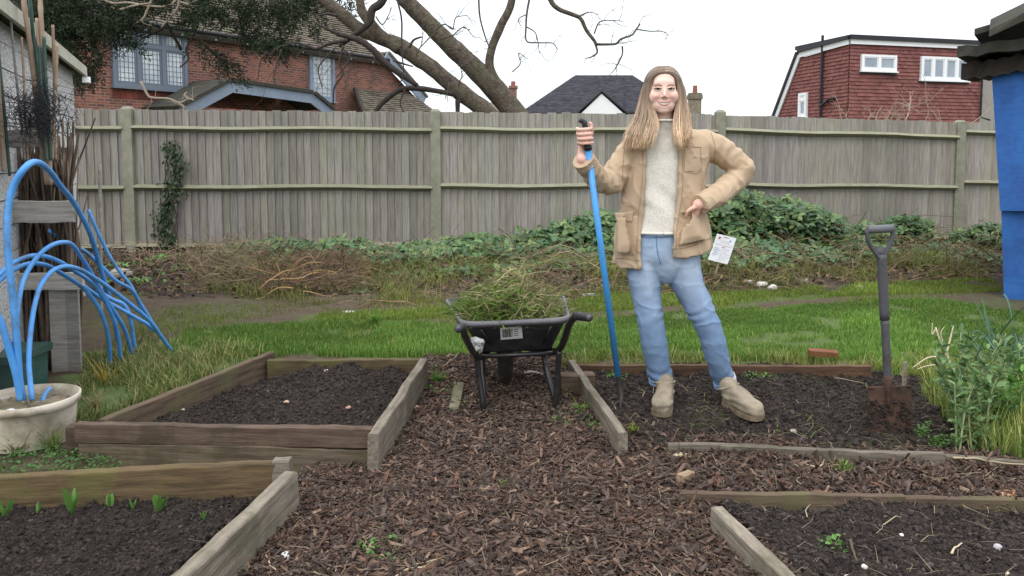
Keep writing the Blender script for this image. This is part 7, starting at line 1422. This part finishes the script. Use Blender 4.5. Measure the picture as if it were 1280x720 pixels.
for (Pp, rr_) in ((PL, .050), (PR, .047)):
    m_ = MB(); c = Pp[-1]; T_ = Pp[-1] - Pp[-5]; T_ /= np.linalg.norm(T_); a_ = np.cross(T_, (0, 1, 0)); a_ /= np.linalg.norm(a_); b_ = np.cross(T_, a_)
    for o_ in (.002, .030): m_.tube([c - T_ * o_ + (a_ * math.sin(t) + b_ * math.cos(t)) * rr_ * (1 if o_ < .01 else 1.03) for t in np.linspace(0, 2 * PI, 41)], .0045 if o_ < .01 else .0025, 8)
    m_.build("cuff", M['jacket'], jk, True)
m_ = MB(); cp = [P3(812, 178, 3.735), P3(806, 168, 3.76), P3(803, 160, 3.81), P3(812, 155, 3.90), P3(832, 152, 3.93), P3(860, 153, 3.90), P3(873, 159, 3.82), P3(866, 168, 3.75), P3(850, 178, 3.735)]
m_.tube(spline(cp, 50), [(.020, .008)] * 50, 12); pbuild(m_, "collar", M['cord'], True, jk)
# ---------------------------------------------------------------- hair
root_c = np.array(lin(140, 118, 100)); mid_c = np.array(lin(188, 160, 134)); tip_c = np.array(lin(220, 190, 155))
def hcol(s, j): 
    s = np.clip(s, 0, 1)[:, None]; c = np.where(s < .45, root_c + (mid_c - root_c) * s / .45, mid_c + (tip_c - mid_c) * (s - .45) / .55); return c * j
hm = MB()
def bundle(side, u, v):
    """u 0 inner edge..1 outer, v 0 front..1 back -> path in head local coords"""
    if side < 0: lv_ = [(.03, -.060, -.084), (0, -.062, -.095), (-.06, -.060, -.107), (-.12, -.042, -.124), (-.17, -.036, -.146), (-.22, -.046, -.170), (-.28, -.066, -.186)]
    else: lv_ = [(.03, .062, .086), (0, .067, .098), (-.06, .066, .108), (-.12, .056, .119), (-.17, .050, .128), (-.22, .052, .132), (-.28, .058, .120)]
    yb = [(.03, .036, -.07), (0, .036, -.075), (-.06, .038, -.07), (-.12, .050, -.06), (-.17, .078, -.02), (-.22, .112, .05), (-.28, .130, .09)]
    out = []
    for (z, a, b), (_, y0, y1) in zip(lv_, yb):
        x = a + (b - a) * u; y = y0 + (y1 - y0) * v - (.02 * u * u if z > -.15 else .045 * u * u)
        out.append((x, y, z))
    return out
def topath(side, v, u):
    """from the parting over the crown to the temple"""
    yp = .053 - .125 * v; z0 = math.sqrt(max(0, 1 - ((yp + .022) / .0925) ** 2)) * .0785 + .030 + .005 * u; out = []
    for a in (-1, 24, 48, 68): a = rad(a); out.append((side * abs(math.sin(a)) ** (1 + .35 * (1 - min(1, max(0, u)))) * (.063 + .021 * u) * (1 if a > 0 else 0), yp + math.sin(a) ** 2 * (.036 - .106 * v - .02 * u * u - yp), .030 + (z0 - .030 + (.0045 if a > .3 and a < .9 else 0)) * math.cos(a)))
    return out
def strand(side, u, v, r, j, zend, cap=False, wb_=0.004, sd_=0):
    tp = topath(side, v, u); bu = bundle(side, u, v); lift_ = np.array([0, 0, 0]); pts = np.array([*tp, *bu]); 
    off = R.normal(0, .0022, 3); n = 34; P = spline(pts, 60); P = P[P[:, 2] >= zend]; P = P[np.linspace(0, len(P) - 1, n).astype(int)] if len(P) > n else P; n = len(P); s = np.linspace(0, 1, n); P = P + off * s[:, None] * 2
    wv = .0035 * np.sin(P[:, 2] * 36 + sd_) * np.clip(-P[:, 2] * 6, 0, 1.4); P[:, 0] += wv * R.uniform(.4, 1.4); P = np.array([H(p) for p in P]); rr = r * np.interp(s, [0, .12, .35, .8, 1], [.4 if r > .005 else .8, .5 if r > .005 else 1, 1, 1, .25])
    V, Fc = tube(P, np.stack([rr, rr * .6], 1), 5, True); c = hcol(np.repeat(np.clip((.03 - (P[:, 2] - Hc[2])) / .30, 0, 1) * 1.0, 5), j); hm.add(V, Fc, c)
# under layer
for side in (-1, 1):
    for u in np.linspace(.1, .9, 9):
        for v in np.linspace(.0, 1, 13): strand(side, u, v, .0085, .62 * R.uniform(.85, 1.15), (-.17 - .05 * (1 - u) if side > 0 else R.uniform(-.235, -.18)), True, 0, R.uniform(0, 6))
NS = 2700
for i in range(NS):
    side = -1 if R.random() < .5 else 1; u = R.random(); v = R.random() ** 1.3; strand(side, u, v, R.uniform(.0010, .0026), np.array([1, R.uniform(.96, 1.03), R.uniform(.9, 1.08)]) * R.uniform(.62, 1.25) * (1 + .55 * float(fbm(np.array([[u * 9, v * 7, side * 5.0]]), 1, 2, 12)[0])), (-.17 - .06 * (1 - u) if side > 0 else -.19) - (.095 * (1 - .55 * u) if side > 0 else .095) * R.random() ** .6 + R.normal(0, .012), sd_=R.normal(0, 1.2))
for i in range(120): side = -1 if R.random() < .5 else 1; strand(side, R.uniform(.9, 1.1), R.uniform(0, 1), .0009, np.array([1, 1, 1]) * R.uniform(.8, 1.3), R.uniform(-.31, -.2), sd_=R.normal(0, 3))
# fine front face-framing strands
for i in range(160):
    side = -1 if R.random() < .5 else 1; strand(side, R.uniform(-.06, .12), R.uniform(0, .08), R.uniform(.0008, .0016), np.array([1, 1, 1]) * R.uniform(.8, 1.35), R.uniform(-.29, -.15), sd_=R.normal(0, 1.2))
# scalp cap under the strands and back fall
sc_ = MB(); V = []; nu, nv = 40, 22
for i in range(nv + 1):
    for j in range(nu + 1):
        az = rad(42 + (360 - 84) * j / nu); el_ = rad(90 - 100 * i / nv); x = math.sin(az) * math.cos(el_) * .0745; y = math.cos(az) * math.cos(el_) * .090 - .022; z = math.sin(el_) * .081 + .030; V.append(H((x, y, z)))
sc_.add(V, [(i * (nu + 1) + j, (i + 1) * (nu + 1) + j, (i + 1) * (nu + 1) + j + 1, i * (nu + 1) + j + 1) for i in range(nv) for j in range(nu)], tuple(root_c * .8))
hm.add(V, sc_.F, tuple(root_c * .75))
for k in range(260):
    x0 = R.uniform(-.085, .085); v = 1.0; a = [H((x0 * .3, -.10, .085)), H((x0 * .8, -.125, .03)), H((x0, -.118, -.06)), H((x0 * 1.25, -.12, -.14)), H((x0 * 1.3, -.185, -.22)), H((x0 * 1.35, -.205, -.30))]; P = spline(a, 20); Vt, Ft = tube(P, [(.006, .003)] * 20, 5, True); hm.add(Vt, Ft, hcol(np.repeat(np.linspace(.1, .9, 20), 5), R.uniform(.7, 1.2)))
o = pbuild(hm, "hair", M['hair'], True)
